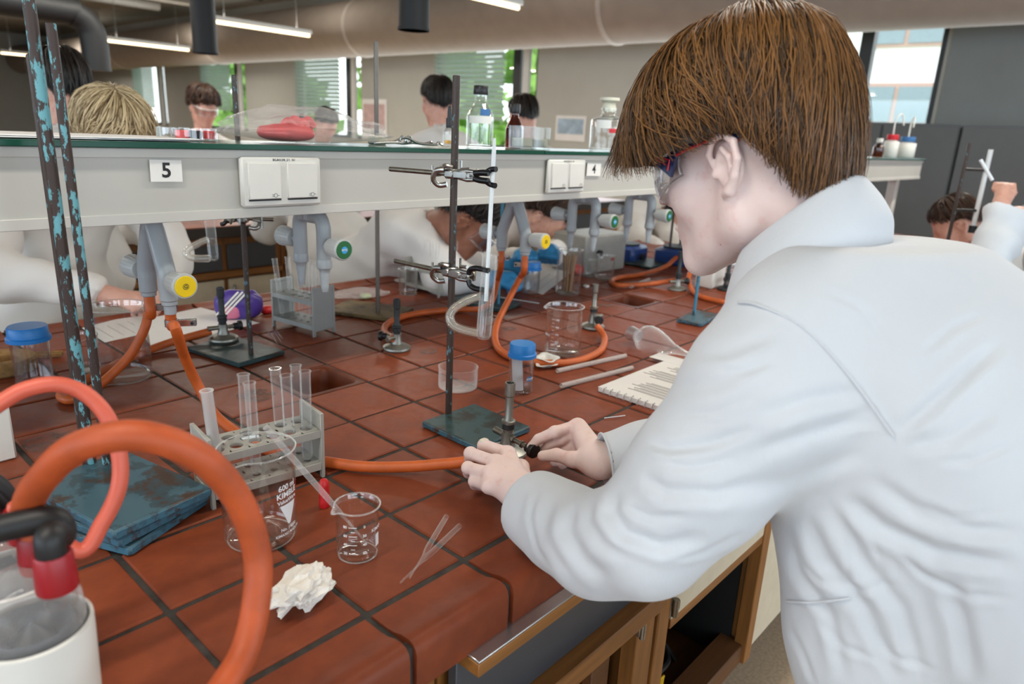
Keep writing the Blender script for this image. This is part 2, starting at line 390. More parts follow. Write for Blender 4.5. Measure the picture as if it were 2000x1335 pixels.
simple('trouser', '#23262e', .9, var=.15); simple('shoe', '#1b1a1a', .6, var=.15); simple('goggle_navy', '#1b2550', .35, var=.06); simple('goggle_red', '#c2202f', .35, var=.05)
simple('amber_powder', '#b9b4a5', .8, var=.1)

def glass(key, tint=(.992, .995, .993), edge=(.86, .89, .88), base=.045, pw=2.6, rough=.015, gcol=(1, 1, 1)):
    t = NT(key); lw = t.n('ShaderNodeLayerWeight'); lw.inputs[0].default_value = .5; f = lw.outputs['Facing']
    fac = t.math('ADD', t.math('MULTIPLY', t.math('POWER', f, pw), .62), base, True)
    tr = t.n('ShaderNodeBsdfTransparent'); t.l(t.mix(t.math('POWER', f, 2.4), (*tint, 1), (*edge, 1)), tr.inputs[0])
    gl = t.n('ShaderNodeBsdfAnisotropic'); gl.inputs['Color'].default_value = (*gcol, 1); gl.inputs['Roughness'].default_value = rough
    mx = t.n('ShaderNodeMixShader'); t.l(fac, mx.inputs[0]); t.l(tr.outputs[0], mx.inputs[1]); t.l(gl.outputs[0], mx.inputs[2]); t.l(mx.outputs[0], t.out.inputs[0]); return t.done(key)
glass('glass'); glass('glass_thick', (.97, .98, .975), (.66, .70, .68), .035, 3.2)
glass('glass_amber', (.55, .22, .03), (.22, .06, .01), .05, 3); glass('plastic_clear', (.93, .94, .95), (.72, .74, .76), .05, 2.5, .08)
glass('pane', (.97, .985, .98), (.85, .9, .88), .03, 4)
glass('lens', (.94, .94, .95), (.55, .52, .56), .06, 2.2, .02); glass('water', (.97, .98, .98), (.8, .83, .83), .04, 3.5)
def milky(key, col, amt, rough=.3, pw=1.0, mul=.45):
    t = NT(key); lw = t.n('ShaderNodeLayerWeight'); lw.inputs[0].default_value = .5; tr = t.n('ShaderNodeBsdfTransparent'); df = t.n('ShaderNodeBsdfPrincipled'); df.inputs['Base Color'].default_value = srgb(col); df.inputs['Roughness'].default_value = rough
    mx = t.n('ShaderNodeMixShader'); t.l(t.math('ADD', t.math('MULTIPLY', t.math('POWER', lw.outputs['Facing'], pw), mul), amt, True), mx.inputs[0]); t.l(tr.outputs[0], mx.inputs[1]); t.l(df.outputs[0], mx.inputs[2]); t.l(mx.outputs[0], t.out.inputs[0]); return t.done(key)
milky('film', '#dedcda', .13, .25, 1.6, .35); milky('rim_glint', '#e6e6e4', .12, .1); milky('tube_glass_glint', '#e9eded', .035, .06, 3.0, .6); milky('pipette_glass_glint', '#d9d5d2', .16, .06, 2.0, .5); milky('oil_loop', '#d8cfc0', .25); milky('frosted_tube', '#cfc4bd', .22); milky('glass_wet0', '#dcd8d4', .30)  # rim, tube and pipette glass: pale diffuse edges painted as glass highlights
glass('glass_frost', (.82, .82, .82), (.6, .6, .6), .25, 1.2, .35, (.9, .9, .9))
glass('yellow_liquid', (.95, .72, .15), (.7, .45, .05), .04, 3)
t = NT('glass_sheet'); o = t.bsdf(srgb('#17493a'), .25, **{'Specular IOR Level': .25}); t.done('glass_sheet')
t = NT('shelf_glass_top'); t.bsdf(srgb('#5f7a72'), .05, **{'Specular IOR Level': .8}); t.done('shelf_glass_top')
def emit(key, col, s):
    t = NT(key); e = t.n('ShaderNodeEmission'); e.inputs[0].default_value = srgb(col); e.inputs[1].default_value = s; t.l(e.outputs[0], t.out.inputs[0]); return t.done(key)
t = NT('blind'); d = t.n('ShaderNodeBsdfDiffuse'); d.inputs[0].default_value = srgb('#c9d4d0'); u = t.n('ShaderNodeBsdfTranslucent'); u.inputs[0].default_value = srgb('#c4d2cb'); mx = t.n('ShaderNodeMixShader'); mx.inputs[0].default_value = .45
t.l(d.outputs[0], mx.inputs[1]); t.l(u.outputs[0], mx.inputs[2]); t.l(mx.outputs[0], t.out.inputs[0]); t.done('blind')
t = NT('stain'); d = t.n('ShaderNodeBsdfDiffuse'); d.inputs[0].default_value = srgb('#8a807c'); u = t.n('ShaderNodeBsdfTransparent'); mx = t.n('ShaderNodeMixShader'); t.l(t.ramp(t.noise(60, 5), [(.38, (.0,) * 3), (.75, (.55,) * 3)]), mx.inputs[0])
t.l(u.outputs[0], mx.inputs[1]); t.l(d.outputs[0], mx.inputs[2]); t.l(mx.outputs[0], t.out.inputs[0]); t.done('stain')
emit('lamp_tube', '#ffe6b8', 4.0)
# cloth, skin, hair
def cloth(key, col, col2):
    t = NT(key); w = t.noise(900, 2); c = t.ramp(t.noise(4, 3), [(.3, srgb(col)), (.7, srgb(col2))])
    wr = t.math('ADD', t.math('MULTIPLY', t.noise(14, 5, .6, stretch=(1, 1.6, .7)), 6.0), t.math('MULTIPLY', w, .35)); t.bsdf(c, .82, 0, (wr, .35, .0011), **{'Sheen Weight': .15}); return t.done(key)
cloth('coat', '#c6cad0', '#ced1d5'); cloth('coat_far', '#d6d3cf', '#dedbd7'); cloth('coat_blue', '#c3ccd6', '#d2d8de')
def skin(key, col, col2, red, mole=True):
    t = NT(key); c = t.ramp(t.noise(30, 4), [(.3, srgb(col)), (.7, srgb(col2))])
    c = t.mix(t.ramp(t.noise(55, 3), [(.55, (0, 0, 0)), (.72, (.45,) * 3)]), c, srgb(red))
    if mole:
        vo = t.n('ShaderNodeTexVoronoi'); vo.inputs['Scale'].default_value = 55; t.l(t.coord(), vo.inputs['Vector'])
        msk = t.math('MULTIPLY', t.ramp(vo.outputs['Distance'], [(.055, (1, 1, 1)), (.085, (0, 0, 0))]), t.ramp(t.n('ShaderNodeSeparateColor', Color=vo.outputs['Color']).outputs[0], [(.80, (0, 0, 0)), (.82, (.7,) * 3)]))
        c = t.mix(msk, c, srgb('#8a4f3c'))
    t.bsdf(c, .5, 0, (t.noise(700, 3), .12, .0004), **{'Subsurface Weight': .12, 'Subsurface Radius': (.012, .004, .002), 'Subsurface Scale': .6}); return t.done(key)
skin('skin', '#dfc4bd', '#e6cec8', '#d5a098'); skin('skin_brown', '#8a5a44', '#996650', '#8a4f40', False); skin('skin_far', '#c79684', '#d1a392', '#bd7d6d', False)
def hairm(key, dark, light, dark_p=.25, light_p=.85):
    t = NT(key); at = t.n('ShaderNodeAttribute', attribute_name='strand'); c = t.ramp(at.outputs['Fac'], [(dark_p, srgb(dark)), (light_p, srgb(light))])
    t.bsdf(c, .42, 0, **{'Specular IOR Level': .45, 'Anisotropic': .4}); return t.done(key)
hairm('hair_brown', '#382615', '#85592c'); hairm('hair_blonde', '#6d5433', '#e0caa0', .1, .8); hairm('hair_black', '#0d0b0a', '#2a211c'); hairm('hair_dark', '#23160f', '#4a3020')
simple('scalp', '#33261a', .8, var=.2); simple('scalp_blonde', '#7d643e', .8, var=.2); simple('scalp_black', '#0f0c0b', .8, var=.2)

# ------------------------------------------------------------------ the room
M = MATS
def struct(name, mb, mat, smooth=False, parent=None):
    o = mb.build(name, M[mat], parent, smooth)
    if parent is None: o['kind'] = 'structure'
    return o
CZ = TB + 2.5                                  # ceiling
X0, X1, Y0, Y1 = -5.0, 7.0, -5.0, 24.0
struct('floor', MB().box(((X0 + X1) / 2, (Y0 + Y1) / 2, -.05), (X1 - X0 + .4, Y1 - Y0 + .4, .1)), 'floor_vinyl')
ceil = struct('ceiling', MB().box(((X0 + X1) / 2, (Y0 + Y1) / 2, CZ + .05), (X1 - X0 + .4, Y1 - Y0 + .4, .1)), 'ceiling')
def wall_with(name, axis, pos, a0, a1, holes, z0, z1, mat, th=.2):
    mb = MB(); s = 1 if pos > 0 else -1
    def seg(a, b, c, d):
        if b - a < 1e-3 or d - c < 1e-3: return
        if axis == 'x': mb.box((pos + s * th / 2, (a + b) / 2, (c + d) / 2), (th, b - a, d - c))
        else: mb.box(((a + b) / 2, pos + s * th / 2, (c + d) / 2), (b - a, th, d - c))
    hs = sorted(holes); seg(a0, a1, 0, z0); seg(a0, a1, z1, CZ); c = a0
    for h0, h1 in hs: seg(c, h0, z0, z1); c = h1
    seg(c, a1, z0, z1)
    return struct(name, mb, mat)
EAST = [(.78, 2.62), (5.33, 7.26), (9.02, 10.93), (12.72, 14.56), (16.34, 18.1)]
WZ0, WZ1 = TB + .28, TB + 1.72
wall_with('wall_east', 'x', X1, Y0, Y1, EAST, WZ0, WZ1, 'wall_grey')
wall_with('wall_west', 'x', X0, Y0, Y1, [(-4, -1.2), (-.8, 2), (2.4, 5.2)], TB + .1, TB + 1.7, 'wall_grey')
wall_with('wall_south', 'y', Y0, X0, X1, [(-3.5, -.7), (-.3, 2.5), (2.9, 5.7)], TB + .1, TB + 1.7, 'wall_grey')
wall_with('wall_north', 'y', Y1, X0, X1, [], 1, 1, 'wall_grey')
for k, (a, b) in enumerate(EAST):
    w = bpy.data.objects.new('window_%d' % (k + 1), None); COL.objects.link(w); w['kind'] = 'structure'; w.location = (X1, (a + b) / 2, WZ0)
    hw = (b - a) / 2; H = WZ1 - WZ0; fr = MB(); e = .05
    for s in (-1, 1): fr.box((.08, s * (hw - e / 2), H / 2), (.08, e, H))
    fr.box((.08, 0, e / 2), (.08, b - a, e)); fr.box((.08, 0, H - e / 2), (.08, b - a, e)); fr.build('window_frame', M['window_frame_black'], w, False)
    mull = -.27
    MB().box((.06, mull if k == 0 else -hw + .36, H / 2), (.1, .13 if k else .11, H)).build('mullion', M['window_frame_black'], w, False)
    MB().box((.1, 0, H / 2), (.008, b - a - .06, H - .06)).build('pane', M['pane'], w, False)
    if k:                                       # lowered slatted blind
        nb = 17; sl = MB().box((0, 0, 0), (.066, 2 * hw - .56, .003)).mesh('slat', M['blind'], False)
        for i in range(nb):
            o = link('slat', sl, w); o.location = (-.03, .26, H - .05 - i * .062); o.rotation_euler = (0, math.radians(48), 0)
        MB().box((-.03, .26, H - .02), (.06, 2 * hw - .54, .05)).build('blind_rail', M['blind'], w, False)
        MB().box((-.02, -hw + .16, H / 2), (.05, .10, H)).build('white_post', M['white_paint'], w, False)
# what stands outside: a white building and trees
g = struct('ground_outside', MB().box((40, 8, -4.1), (60, 90, .2)), 'leaf')
bld = thing('office_building', 'white building with framed windows seen through the right-hand window', 'building', (24, 4.2, -4))
MB().box((3, 0, 7), (6, 12, 14)).build('wall', M['facade_white'], bld, False)
for iy in range(4):
    for iz in range(4):
        w = MB().box((-.03, -4.35 + iy * 2.9, 1.0 + iz * 2.7), (.1, 2.1, 1.7)).build('window', M['facade_frame'], bld, False)
        for s in (-1, 1):
            for q, hh in ((.24, 1.0), (-.55, .42)):
                MB().box((-.09, -4.35 + iy * 2.9 + s * .5, 1.0 + iz * 2.7 + q), (.06, .88, hh)).build('pane', M['facade_glass'], w, False)
def blob_tree(loc, s, seed, label):
    t_ = thing('tree', label, 'tree', loc, group='trees outside the windows'); r_ = random.Random(seed); mb = MB()
    for _ in range(420):
        u = Vector((r_.gauss(0, 1), r_.gauss(0, 1), r_.gauss(0, 1))).normalized() * r_.uniform(.6, 1)
        c = Vector((u.x * s, u.y * s, u.z * s * 1.1 + s * 1.9)); n = Vector((r_.gauss(0, 1), r_.gauss(0, 1), r_.gauss(0, 1))).normalized()
        a = n.orthogonal().normalized() * s * .16; b = n.cross(a).normalized() * s * .11
        mb.add([c - a, c - b, c + a, c + b], [(0, 1, 2, 3)])
    mb.build('crown', M['leaf'], t_, False); MB().cyl((0, 0, 0), (0, 0, s * 1.6), s * .09, s * .06, 10).build('trunk', M['bark'], t_)
for i, (x, y, s, lb) in enumerate(((17, 14, 2.6, 'tree outside the window left of the dark mullion'), (19, 21, 3.0, 'tree outside the second window from the right'), (16, 27, 2.6, 'tree outside the middle far window'), (20, 36, 3.2, 'tree outside the farthest windows on the left'), (21, -1.5, 1.6, 'small tree beside the white building outside'))):
    blob_tree((x, y, -4), s, i, lb)

# round fabric air duct under the ceiling along the windows, with its seams
duct = thing('air_duct', 'big grey fabric air duct running along above the windows', 'duct', (6.25, 0, TB + 1.80))
MB().at(Matrix.Rotation(-PI / 2, 4, 'X')).lathe([(.37, -4.9), (.37, 23.9)], 40).build('sleeve', M['duct_fabric'], duct)
for y in (-.6, 3.66, 7.9, 12.1, 16.4):
    MB().at(Matrix.Translation((0, y, 0)) @ Matrix.Rotation(-PI / 2, 4, 'X')).lathe([(.372, -.03), (.383, -.015), (.383, .015), (.372, .03)], 40).build('seam', M['duct_seam'], duct)
for k, (y, z, r) in enumerate(((3.0, CZ - .16, .05), (5.5, CZ - .3, .09), (9.5, CZ - .22, .12), (13, CZ - .16, .08))):
    setp(MB().cyl((X0 + .1, y, z), (5.6, y, z), r, n=16).build('ceiling_pipe', M['pipe_grey' if k % 2 else 'pipe_black']),
         ['thin dark pipe crossing under the ceiling nearest the bench', 'grey pipe crossing under the ceiling above the hanging lamp', 'thick dark pipe crossing under the ceiling', 'farthest grey pipe crossing under the ceiling'][k], 'pipe', 'pipes under the ceiling')
for k, y in enumerate((6.7, 11.4, 16.0)):
    setp(MB().box((.4, y, CZ - .14), (10.4, .3, .28)).build('ceiling_beam', M['ceiling'], None, False), ['nearest concrete ceiling beam', 'second concrete ceiling beam', 'farthest concrete ceiling beam'][k] + ' crossing the room', 'beam', 'ceiling beams')

# fluorescent lamps
lamp_p = None
def lamp(x0, y, label, tube_on=True, L=1.38, power=26):
    t_ = thing('fluorescent_lamp', label, 'lamp', (x0, y, TB + 1.6), group='hanging fluorescent lamps')
    MB().box((L / 2, 0, .045), (L, .10, .05), .008).build('housing', M['white_paint'], t_)
    MB().cyl((0.02, 0, 0), (L - .02, 0, 0), .018, n=14).build('tube', M['lamp_tube'], t_)
    for s in (.2, L - .2): MB().cyl((s, 0, .07), (s, 0, .88), .004, n=6).build('hanger', M['steel'], t_)
    l = bpy.data.lights.new('tube_light', 'AREA'); l.shape = 'RECTANGLE'; l.size = L; l.size_y = .1; l.energy = power; l.color = (1.0, .95, .86)
    o = bpy.data.objects.new('tube_light', l); COL.objects.link(o); o.parent = t_; o.location = (L / 2, 0, -.03)
    l2 = bpy.data.lights.new('uplight', 'AREA'); l2.shape = 'RECTANGLE'; l2.size = L; l2.size_y = .1; l2.energy = power * .45; l2.color = l.color; o2 = bpy.data.objects.new('uplight', l2); COL.objects.link(o2); o2.parent = t_; o2.location = (L / 2, 0, .08); o2.rotation_euler = (PI, 0, 0)
lamp(3.62, 3.88, 'hanging fluorescent lamp whose end meets the duct seam at the top', power=40)
lamp(4.03, 7.95, 'hanging fluorescent lamp between the two black extraction pipes', power=44)
lamp(4.35, 12.2, 'hanging fluorescent lamp above the dark-haired student at the left', power=44)
lamp(4.35, 18.1, 'farthest hanging fluorescent lamp at the left edge', power=44)
for i, (x, y) in enumerate(((3.62, -.3), (1.0, -.3), (-1.6, -.3), (1.0, 3.88), (-1.6, 3.88), (1.0, 7.95), (-1.6, -3.2), (1.4, -3.2))):
    lamp(x, y, ['lamp above the right end of the bench', 'lamp right above the near bench', 'lamp above the left end of the bench', 'lamp above the second bench', 'lamp above the left end of the second bench', 'lamp above the third bench', 'lamp behind the camera on the left', 'lamp behind the camera on the right'][i] + ', above the frame', power=(22, 16, 16, 26, 26, 36, 10, 10)[i])

def black_pipe(x, y, zb, label, r=.066, elbow=False):
    t_ = thing('extraction_pipe', label, 'pipe', (x, y, TB), group='black extraction pipes')
    MB().cyl((0, 0, zb), (0, 0, zb + .012), r + .004, n=24).build('rim', M['pipe_black'], t_)
    if elbow: pts = spline([(0, 0, zb), (0, 0, zb + .17), (-.02, 0, zb + .26), (-.10, 0, zb + .325), (-.3, 0, zb + .34), (-2.2, 0, zb + .36)], 6)
    else: pts = [(0, 0, zb), (0, 0, zb + .6), (0, 0, 2.45)]
    MB().tube(pts, r, 20).build('pipe', M['pipe_black'], t_)
p_ = D(402, 105, 3.95); black_pipe(p_.x, p_.y, p_.z - TB, 'black extraction pipe hanging straight down between two lamps')
p_ = D(808, 60, 3.05); black_pipe(p_.x, p_.y, p_.z - TB, 'larger black extraction pipe hanging near the top centre')
p_ = D(190, 138, 4.6); black_pipe(p_.x, p_.y, p_.z - TB, 'black extraction pipe with an elbow at the upper left', .08, True)

# ------------------------------------------------------------------ near bench: tiled worktop
top = thing('worktop', 'brick-red tiled laboratory worktop in front of the bending student', 'worktop', (0, 0, TB))
PT = .15; TL = .1425; rows = range(-2, 7); cols = range(-7, 18); sinks = {(3, 2), (11, 2)}
tile_me = [MB().box((0, 0, -.008), (TL, TL, .016), .0022).mesh('tile', M['tile'], True, 30)]
for i in cols:
    for j in rows:
        if (i, j) in sinks: continue
        o = link('tile', tile_me[0], top); o.location = ((i + .5) * PT + random.uniform(-.0006, .0006), (j + .5) * PT + random.uniform(-.0006, .0006), random.uniform(-.0006, .0004)); o.rotation_euler = (0, 0, random.choice((0, 1, 2, 3)) * PI / 2 + random.uniform(-.006, .006))
LIP = [(.0, .0), (-.028, .0), (-.040, .0015), (-.052, .0055), (-.062, .0065), (-.070, .0045), (-.0745, -.001), (-.0765, -.009), (-.0765, -.052), (-.060, -.052), (-.060, -.016), (0, -.016)]
lip_me = MB().extrude_x([(y, z) for y, z in LIP], -.0705, .0705).mesh('edge_tile', M['tile'], True, 50)
for i in cols:
    o = link('edge_tile', lip_me, top); o.location = ((i + .5) * PT - .003 + .0, -.308, 0)
    o = link('edge_tile', lip_me, top); o.location = ((i + .5) * PT, 1.058, 0); o.rotation_euler = (0, 0, PI)
bed = MB(); a, b = -1.05, 4.85
for q in ((a, b, -.365, .30), (a, b, .45, 1.115), (a, .45, .30, .45), (.60, 1.65, .30, .45), (1.80, b, .30, .45)):
    bed.box(((q[0] + q[1]) / 2, (q[2] + q[3]) / 2, -.028), (q[1] - q[0], q[3] - q[2], .05))
bed.box((.825, -.372, -.025), (3.75, .012, .05)); bed.box((.825, 1.12, -.025), (3.75, .012, .05))
bed.build('grout_bed', M['grout'], top, False)
far = MB().box(((2.7 + b) / 2, .375, -.008), (b - 2.7, 1.35, .0165)); far.extrude_x([(y - .308, z) for y, z in LIP], 2.703, b); far.extrude_x([(1.058 - y, z) for y, z in reversed(LIP)], 2.703, b)
far.build('far_tiling', M['tile_far'], top, True, 50)
def rrect(w, h, r, n=4):
    out = []
    for cx, cy, a0 in ((w / 2 - r, h / 2 - r, 0), (-w / 2 + r, h / 2 - r, PI / 2), (-w / 2 + r, -h / 2 + r, PI), (w / 2 - r, -h / 2 + r, 1.5 * PI)):
        for k in range(n + 1): t_ = a0 + PI / 2 * k / n; out.append((cx + r * math.cos(t_), cy + r * math.sin(t_)))
    return out
def loft(mb, rings, cap=True):
    n = len(rings[0]); vs = [p for r_ in rings for p in r_]; fs = []
    for k in range(len(rings) - 1):
        for i in range(n): j = (i + 1) % n; fs.append((k * n + i, k * n + j, (k + 1) * n + j, (k + 1) * n + i))
    if cap: fs.append(tuple((len(rings) - 1) * n + i for i in range(n)))
    return mb.add(vs, fs)
for i, j in sinks:
    mb = MB(); R = lambda w, h, r, z: [(x, y, z) for x, y in rrect(w, h, r, 5)]
    loft(mb, [R(.147, .147, .004, -.016), R(.147, .147, .004, 0), R(.128, .128, .018, .001), R(.120, .120, .018, -.004), R(.112, .112, .02, -.03), R(.10, .10, .025, -.09), R(.06, .06, .02, -.10)])
    o = mb.build('cup_sink', M['sink_glaze'], top, True, 60); o.location = ((i + .5) * PT, (j + .5) * PT, -.0015)
# worn grey rings where hot glass stood
for (x, y, r0, r1) in ((500, 772, .024, .036), (500, 772, .001, .013), (836, 686, .001, .022), (994, 642, .001, .020), (1184, 596, .001, .028), (100, 862, .03, .04)):
    p_ = P(x, y); MB().at(Matrix.Translation((p_.x, p_.y, .0008))).lathe([(r0, 0), (r1, 0)], 28).build('stain', M['stain'], top, False) if r0 > .01 else MB().at(Matrix.Translation((p_.x, p_.y, .0008))).lathe([(r1, 0), (r1, .0001)], 28).build('stain', M['stain'], top, False)

# cabinets under the bench
def cab(name, label, x0, x1, group='bench cabinets'):
    return thing(name, label, 'cabinet', ((x0 + x1) / 2, 0, 0), group=group)
def carcass(t_, w, front, back=True):
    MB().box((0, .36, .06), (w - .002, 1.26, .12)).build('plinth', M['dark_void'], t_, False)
    for s in (-1, 1): MB().box((s * (w / 2 - .0105), .36, .42), (.02, 1.40, .60)).build('side_panel', M['wood_v'], t_, False)
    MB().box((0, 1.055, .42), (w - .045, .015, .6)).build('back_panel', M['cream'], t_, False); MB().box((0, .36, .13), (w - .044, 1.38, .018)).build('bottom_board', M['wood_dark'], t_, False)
YF = -.34
t_ = cab('base_cabinet', 'closed wooden cabinet under the left end of the near bench', -1.03, .218); carcass(t_, 1.248, 0)
MB().box((0, YF - .002, .42), (1.2, .016, .59), .002).build('door', M['wood_v'], t_)
t_ = cab('drawer_cabinet', 'wooden drawer unit with a dark grey front and an aluminium-topped ledge', .222, .70); carcass(t_, .478, 0)
w = .478
l_ = MB().box((-.005, -.386, TB - .062), (.46, .034, .018), .001).build('ledge', M['wood'], t_); MB().box((-.005, -.386, TB - .0515), (.458, .033, .003), .0008).build('metal_strip', M['alu'], l_)
MB().box((-.005, -.362, TB - .13), (.462, .014, .120), .001).build('drawer_front', M['panel_grey'], t_)
MB().box((-.005, -.372, TB - .208), (.462, .045, .036), .002).build('rail', M['wood'], t_)
MB().box((.05, -.30, TB - .43), (.32, .012, .40)).build('inner_board', M['wood_v'], t_, False)
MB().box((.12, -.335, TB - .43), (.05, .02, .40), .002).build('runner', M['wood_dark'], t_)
MB().box((.205, -.358, TB - .36), (.055, .03, .58), .002).build('stile', M['wood_v'], t_)
h_ = MB().box((.17, -.378, TB - .245), (.012, .012, .03), .002); h_.cyl((.17, -.385, TB - .262), (.17, -.385, TB - .228), .005, n=10); h_.build('hinge', M['steel'], t_)
t_ = cab('open_cabinet', 'open wooden cabinet with a cream drawer front and dark interior holding cables', .705, 1.20); carcass(t_, .495, 0)
MB().box((-.226, -.358, TB - .36), (.04, .03, .58), .002).build('stile', M['wood_v'], t_)
MB().box((.03, -.362, TB - .215), (.44, .014, .185), .001).build('drawer_front', M['cream'], t_); MB().box((.03, -.358, TB - .318), (.44, .022, .02), .001).build('drawer_rail', M['wood'], t_)
MB().box((0, -.05, TB - .45), (.44, .012, .4)).build('inner_board', M['dark_void'], t_, False)  # near-black board stands in for the unlit depth of the cabinet
for s in (-1, 1): MB().box((s * .218, -.20, TB - .44), (.008, .26, .44)).build('shade_lining', M['dark_void'], t_, False)  # dark sheets added as painted shade over the wooden side panels
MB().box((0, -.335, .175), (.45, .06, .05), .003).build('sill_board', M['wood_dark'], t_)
h_ = MB().cyl((-.198, -.378, TB - .29), (-.198, -.378, TB - .255), .006, n=10); h_.box((-.193, -.376, TB - .272), (.02, .008, .02), .002); h_.build('hinge', M['brass_grey'], t_)
MB().box((.228, -.358, TB - .36), (.036, .03, .58), .002).build('stile', M['wood_v'], t_)
x = 1.203
for k, (w, c, lb) in enumerate(((.6, 'cream', 'closed cream-fronted cabinet hidden behind the bending student'), (.6, 'cream', 'closed cream-fronted cabinet right of the bending student'), (1.2, 'cream', 'wide cream-fronted cabinet in the middle of the bench'), (1.24, 'cream', 'wide cream-fronted cabinet at the far end of the bench'))):
    t_ = cab('base_cabinet', lb, x, x + w); carcass(t_, w - .003, 0); MB().box((0, YF - .002, .42), (w - .03, .016, .58), .002).build('door', M[c], t_); x += w
# cables in the open cabinet
tb = D(1340, 1270, 1.45); base = Vector((.93, -.26, .142))
for k, (pts, m, lb) in enumerate((([(-.09, 0, .03), (-.02, .03, .12), (.08, .02, .17), (.13, .05, .08), (.05, .02, .012), (-.06, -.02, .01), (-.1, 0, .05), (-.03, .05, .12)], 'rubber_black', 'thin black cable coiled in the open cabinet'),
        ([(-.12, -.03, .01), (-.05, -.03, .09), (.03, -.02, .085), (.10, .03, .06), (.13, .01, .01)], 'rubber_black', 'thick black cable lying in the open cabinet'))):
    o = MB().tube([base + Vector(q) for q in spline(pts, 8)], .004 if k == 0 else .007, 8).build('cable', M[m]); setp(o, lb, 'cable', 'cables in the cabinet')
t_ = thing('cable_connector', 'dark metal cable connector lying on the coiled cable in the open cabinet', 'connector', base + Vector((-.02, .0, .115)), .4)
mb = MB().cyl((-.06, 0, -.02), (.06, 0, .03), .009, n=12); mb.build('barrel', M['burner_dark'], t_)
for s in (-.03, .0, .03): MB().cyl((s - .004, 0, s * .42 - .002 + .005), (s + .004, 0, s * .42 + .002 + .005), .016, n=8).build('ring', M['burner_dark'], t_)
setp(MB().at(Matrix.Translation(base + Vector((-.05, -.045, .005))) @ Matrix.Rotation(.12, 4, 'Y')).box((0, 0, .05), (.018, .004, .1), .001).build('cable_tag', M['tag_yellow']), 'yellow warning tag on the cable in the open cabinet', 'tag')

# shelf over the bench
SY0, SY1, SZ0, SZ1 = .29, .46, TB + .357, TB + .468
sh = thing('bench_shelf', 'pale grey service shelf with a green glass top above the near bench', 'shelf', (0, 0, 0))
L0, L1 = -1.05, 4.83; sc = (L0 + L1) / 2; sl = L1 - L0
MB().box((sc, (SY0 + SY1) / 2, (SZ0 + SZ1) / 2), (sl - .004, SY1 - SY0 - .006, SZ1 - SZ0 - .002)).build('front_panel', M['shelf_paint'], sh, False)
for y in (SY0 + .004, SY1 - .004):
    MB().box((sc, y, SZ1 - .0075), (sl, .010, .014), .001).build('top_trim', M['shelf_trim'], sh); MB().box((sc, y, SZ0 + .007), (sl, .010, .016), .001).build('bottom_trim', M['shelf_trim'], sh)
MB().box(((L0 + 1.11) / 2, .375, SZ1 + .0045), (1.11 - L0, .20, .0088), .001).build('glass_top', M['glass_sheet'], sh)
MB().box(((L1 + 1.112) / 2, .375, SZ1 + .0045), (L1 - 1.112, .20, .0088), .001).build('glass_top', M['glass_sheet'], sh)
GZ = SZ1 + .0092
for x in (-.6, 2.62, 4.6): MB().box((x, .375, (TB + SZ0) / 2 + .001), (.06, .05, SZ0 - TB - .003), .004).build('post', M['shelf_trim'], sh)

def socket(xc, label):
    zc = (AY(540, 305, SY0).z + AY(540, 402, SY0).z) / 2; t_ = thing('power_socket', label, 'socket', (xc, SY0 - .0015, zc), group='double power sockets')
    MB().box((0, -.005, 0), (.152, .011, .083), .004).build('frame', M['white_plastic'], t_)
    for s in (-1, 1):
        l_ = MB().box((s * .036, -.012, .002), (.060, .006, .060), .0015).build('lid', M['white_plastic'], t_)
        MB().box((s * .036, -.0115, -.0295), (.058, .004, .0025)).build('lid_gap', M['ink'], l_, False)
        ic = MB(); xi = s * .036 + .018; zi = -.022; y_ = -.0153
        ic.at(Matrix.Translation((xi, y_, zi)) @ Matrix.Rotation(PI / 2, 4, 'X')); ic.tube([(.0033 * math.cos(a_), .0033 * math.sin(a_), 0) for a_ in np.linspace(PI / 2, 1.5 * PI, 9)] + [(.0033 * math.cos(a_), .0033 * math.sin(a_), 0) for a_ in np.linspace(-PI / 2, PI / 2, 9)], .0003, 4, closed=True)
        ic.tube([(-.007, .0014, 0), (-.0033, .0014, 0)], .0003, 4); ic.tube([(-.007, -.0014, 0), (-.0033, -.0014, 0)], .0003, 4); ic.tube([(.0033, 0, 0), (.007, 0, 0)], .0003, 4)
        ic.build('plug_symbol', M['ink'], l_)
    o = link('lettering', text_mesh('BG.8.0.2/8_2/1  N1', .0055, M['ink'], True), t_); o.location = (.003, -.0108, .0365); o.rotation_euler = (PI / 2, 0, 0)
xs = (AY(463, 350, SY0).x + AY(622, 350, SY0).x) / 2; socket(xs, 'larger nearer white double power socket left of the clamp rod')
xs = (AY(1060, 345, SY0).x + AY(1139, 345, SY0).x) / 2; socket(xs, 'smaller farther white double power socket near the student\'s fringe')
def number(ch, x0, x1, y0, y1, label):
    a_ = AY(x0, y0, SY0); b_ = AY(x1, y1, SY0); t_ = thing('number_sign', label, 'sign', ((a_.x + b_.x) / 2, SY0 - .0012, (a_.z + b_.z) / 2), group='bench number signs')
    t_.rotation_euler = (0, math.radians(1.0), 0)
    MB().box((0, -.0006, 0), (abs(b_.x - a_.x), .001, abs(a_.z - b_.z))).build('card', M['label_white'], t_, False)
    o = link('digit', text_mesh(ch, abs(a_.z - b_.z) * .95, M['ink'], True), t_); o.location = (0, -.0016, 0); o.rotation_euler = (PI / 2, 0, 0)
number('5', 290, 356, 312, 354, 'white number card left of the nearer socket, reading five')
number('4', 1146, 1171, 318, 343, 'small white number card right of the farther socket, reading four')

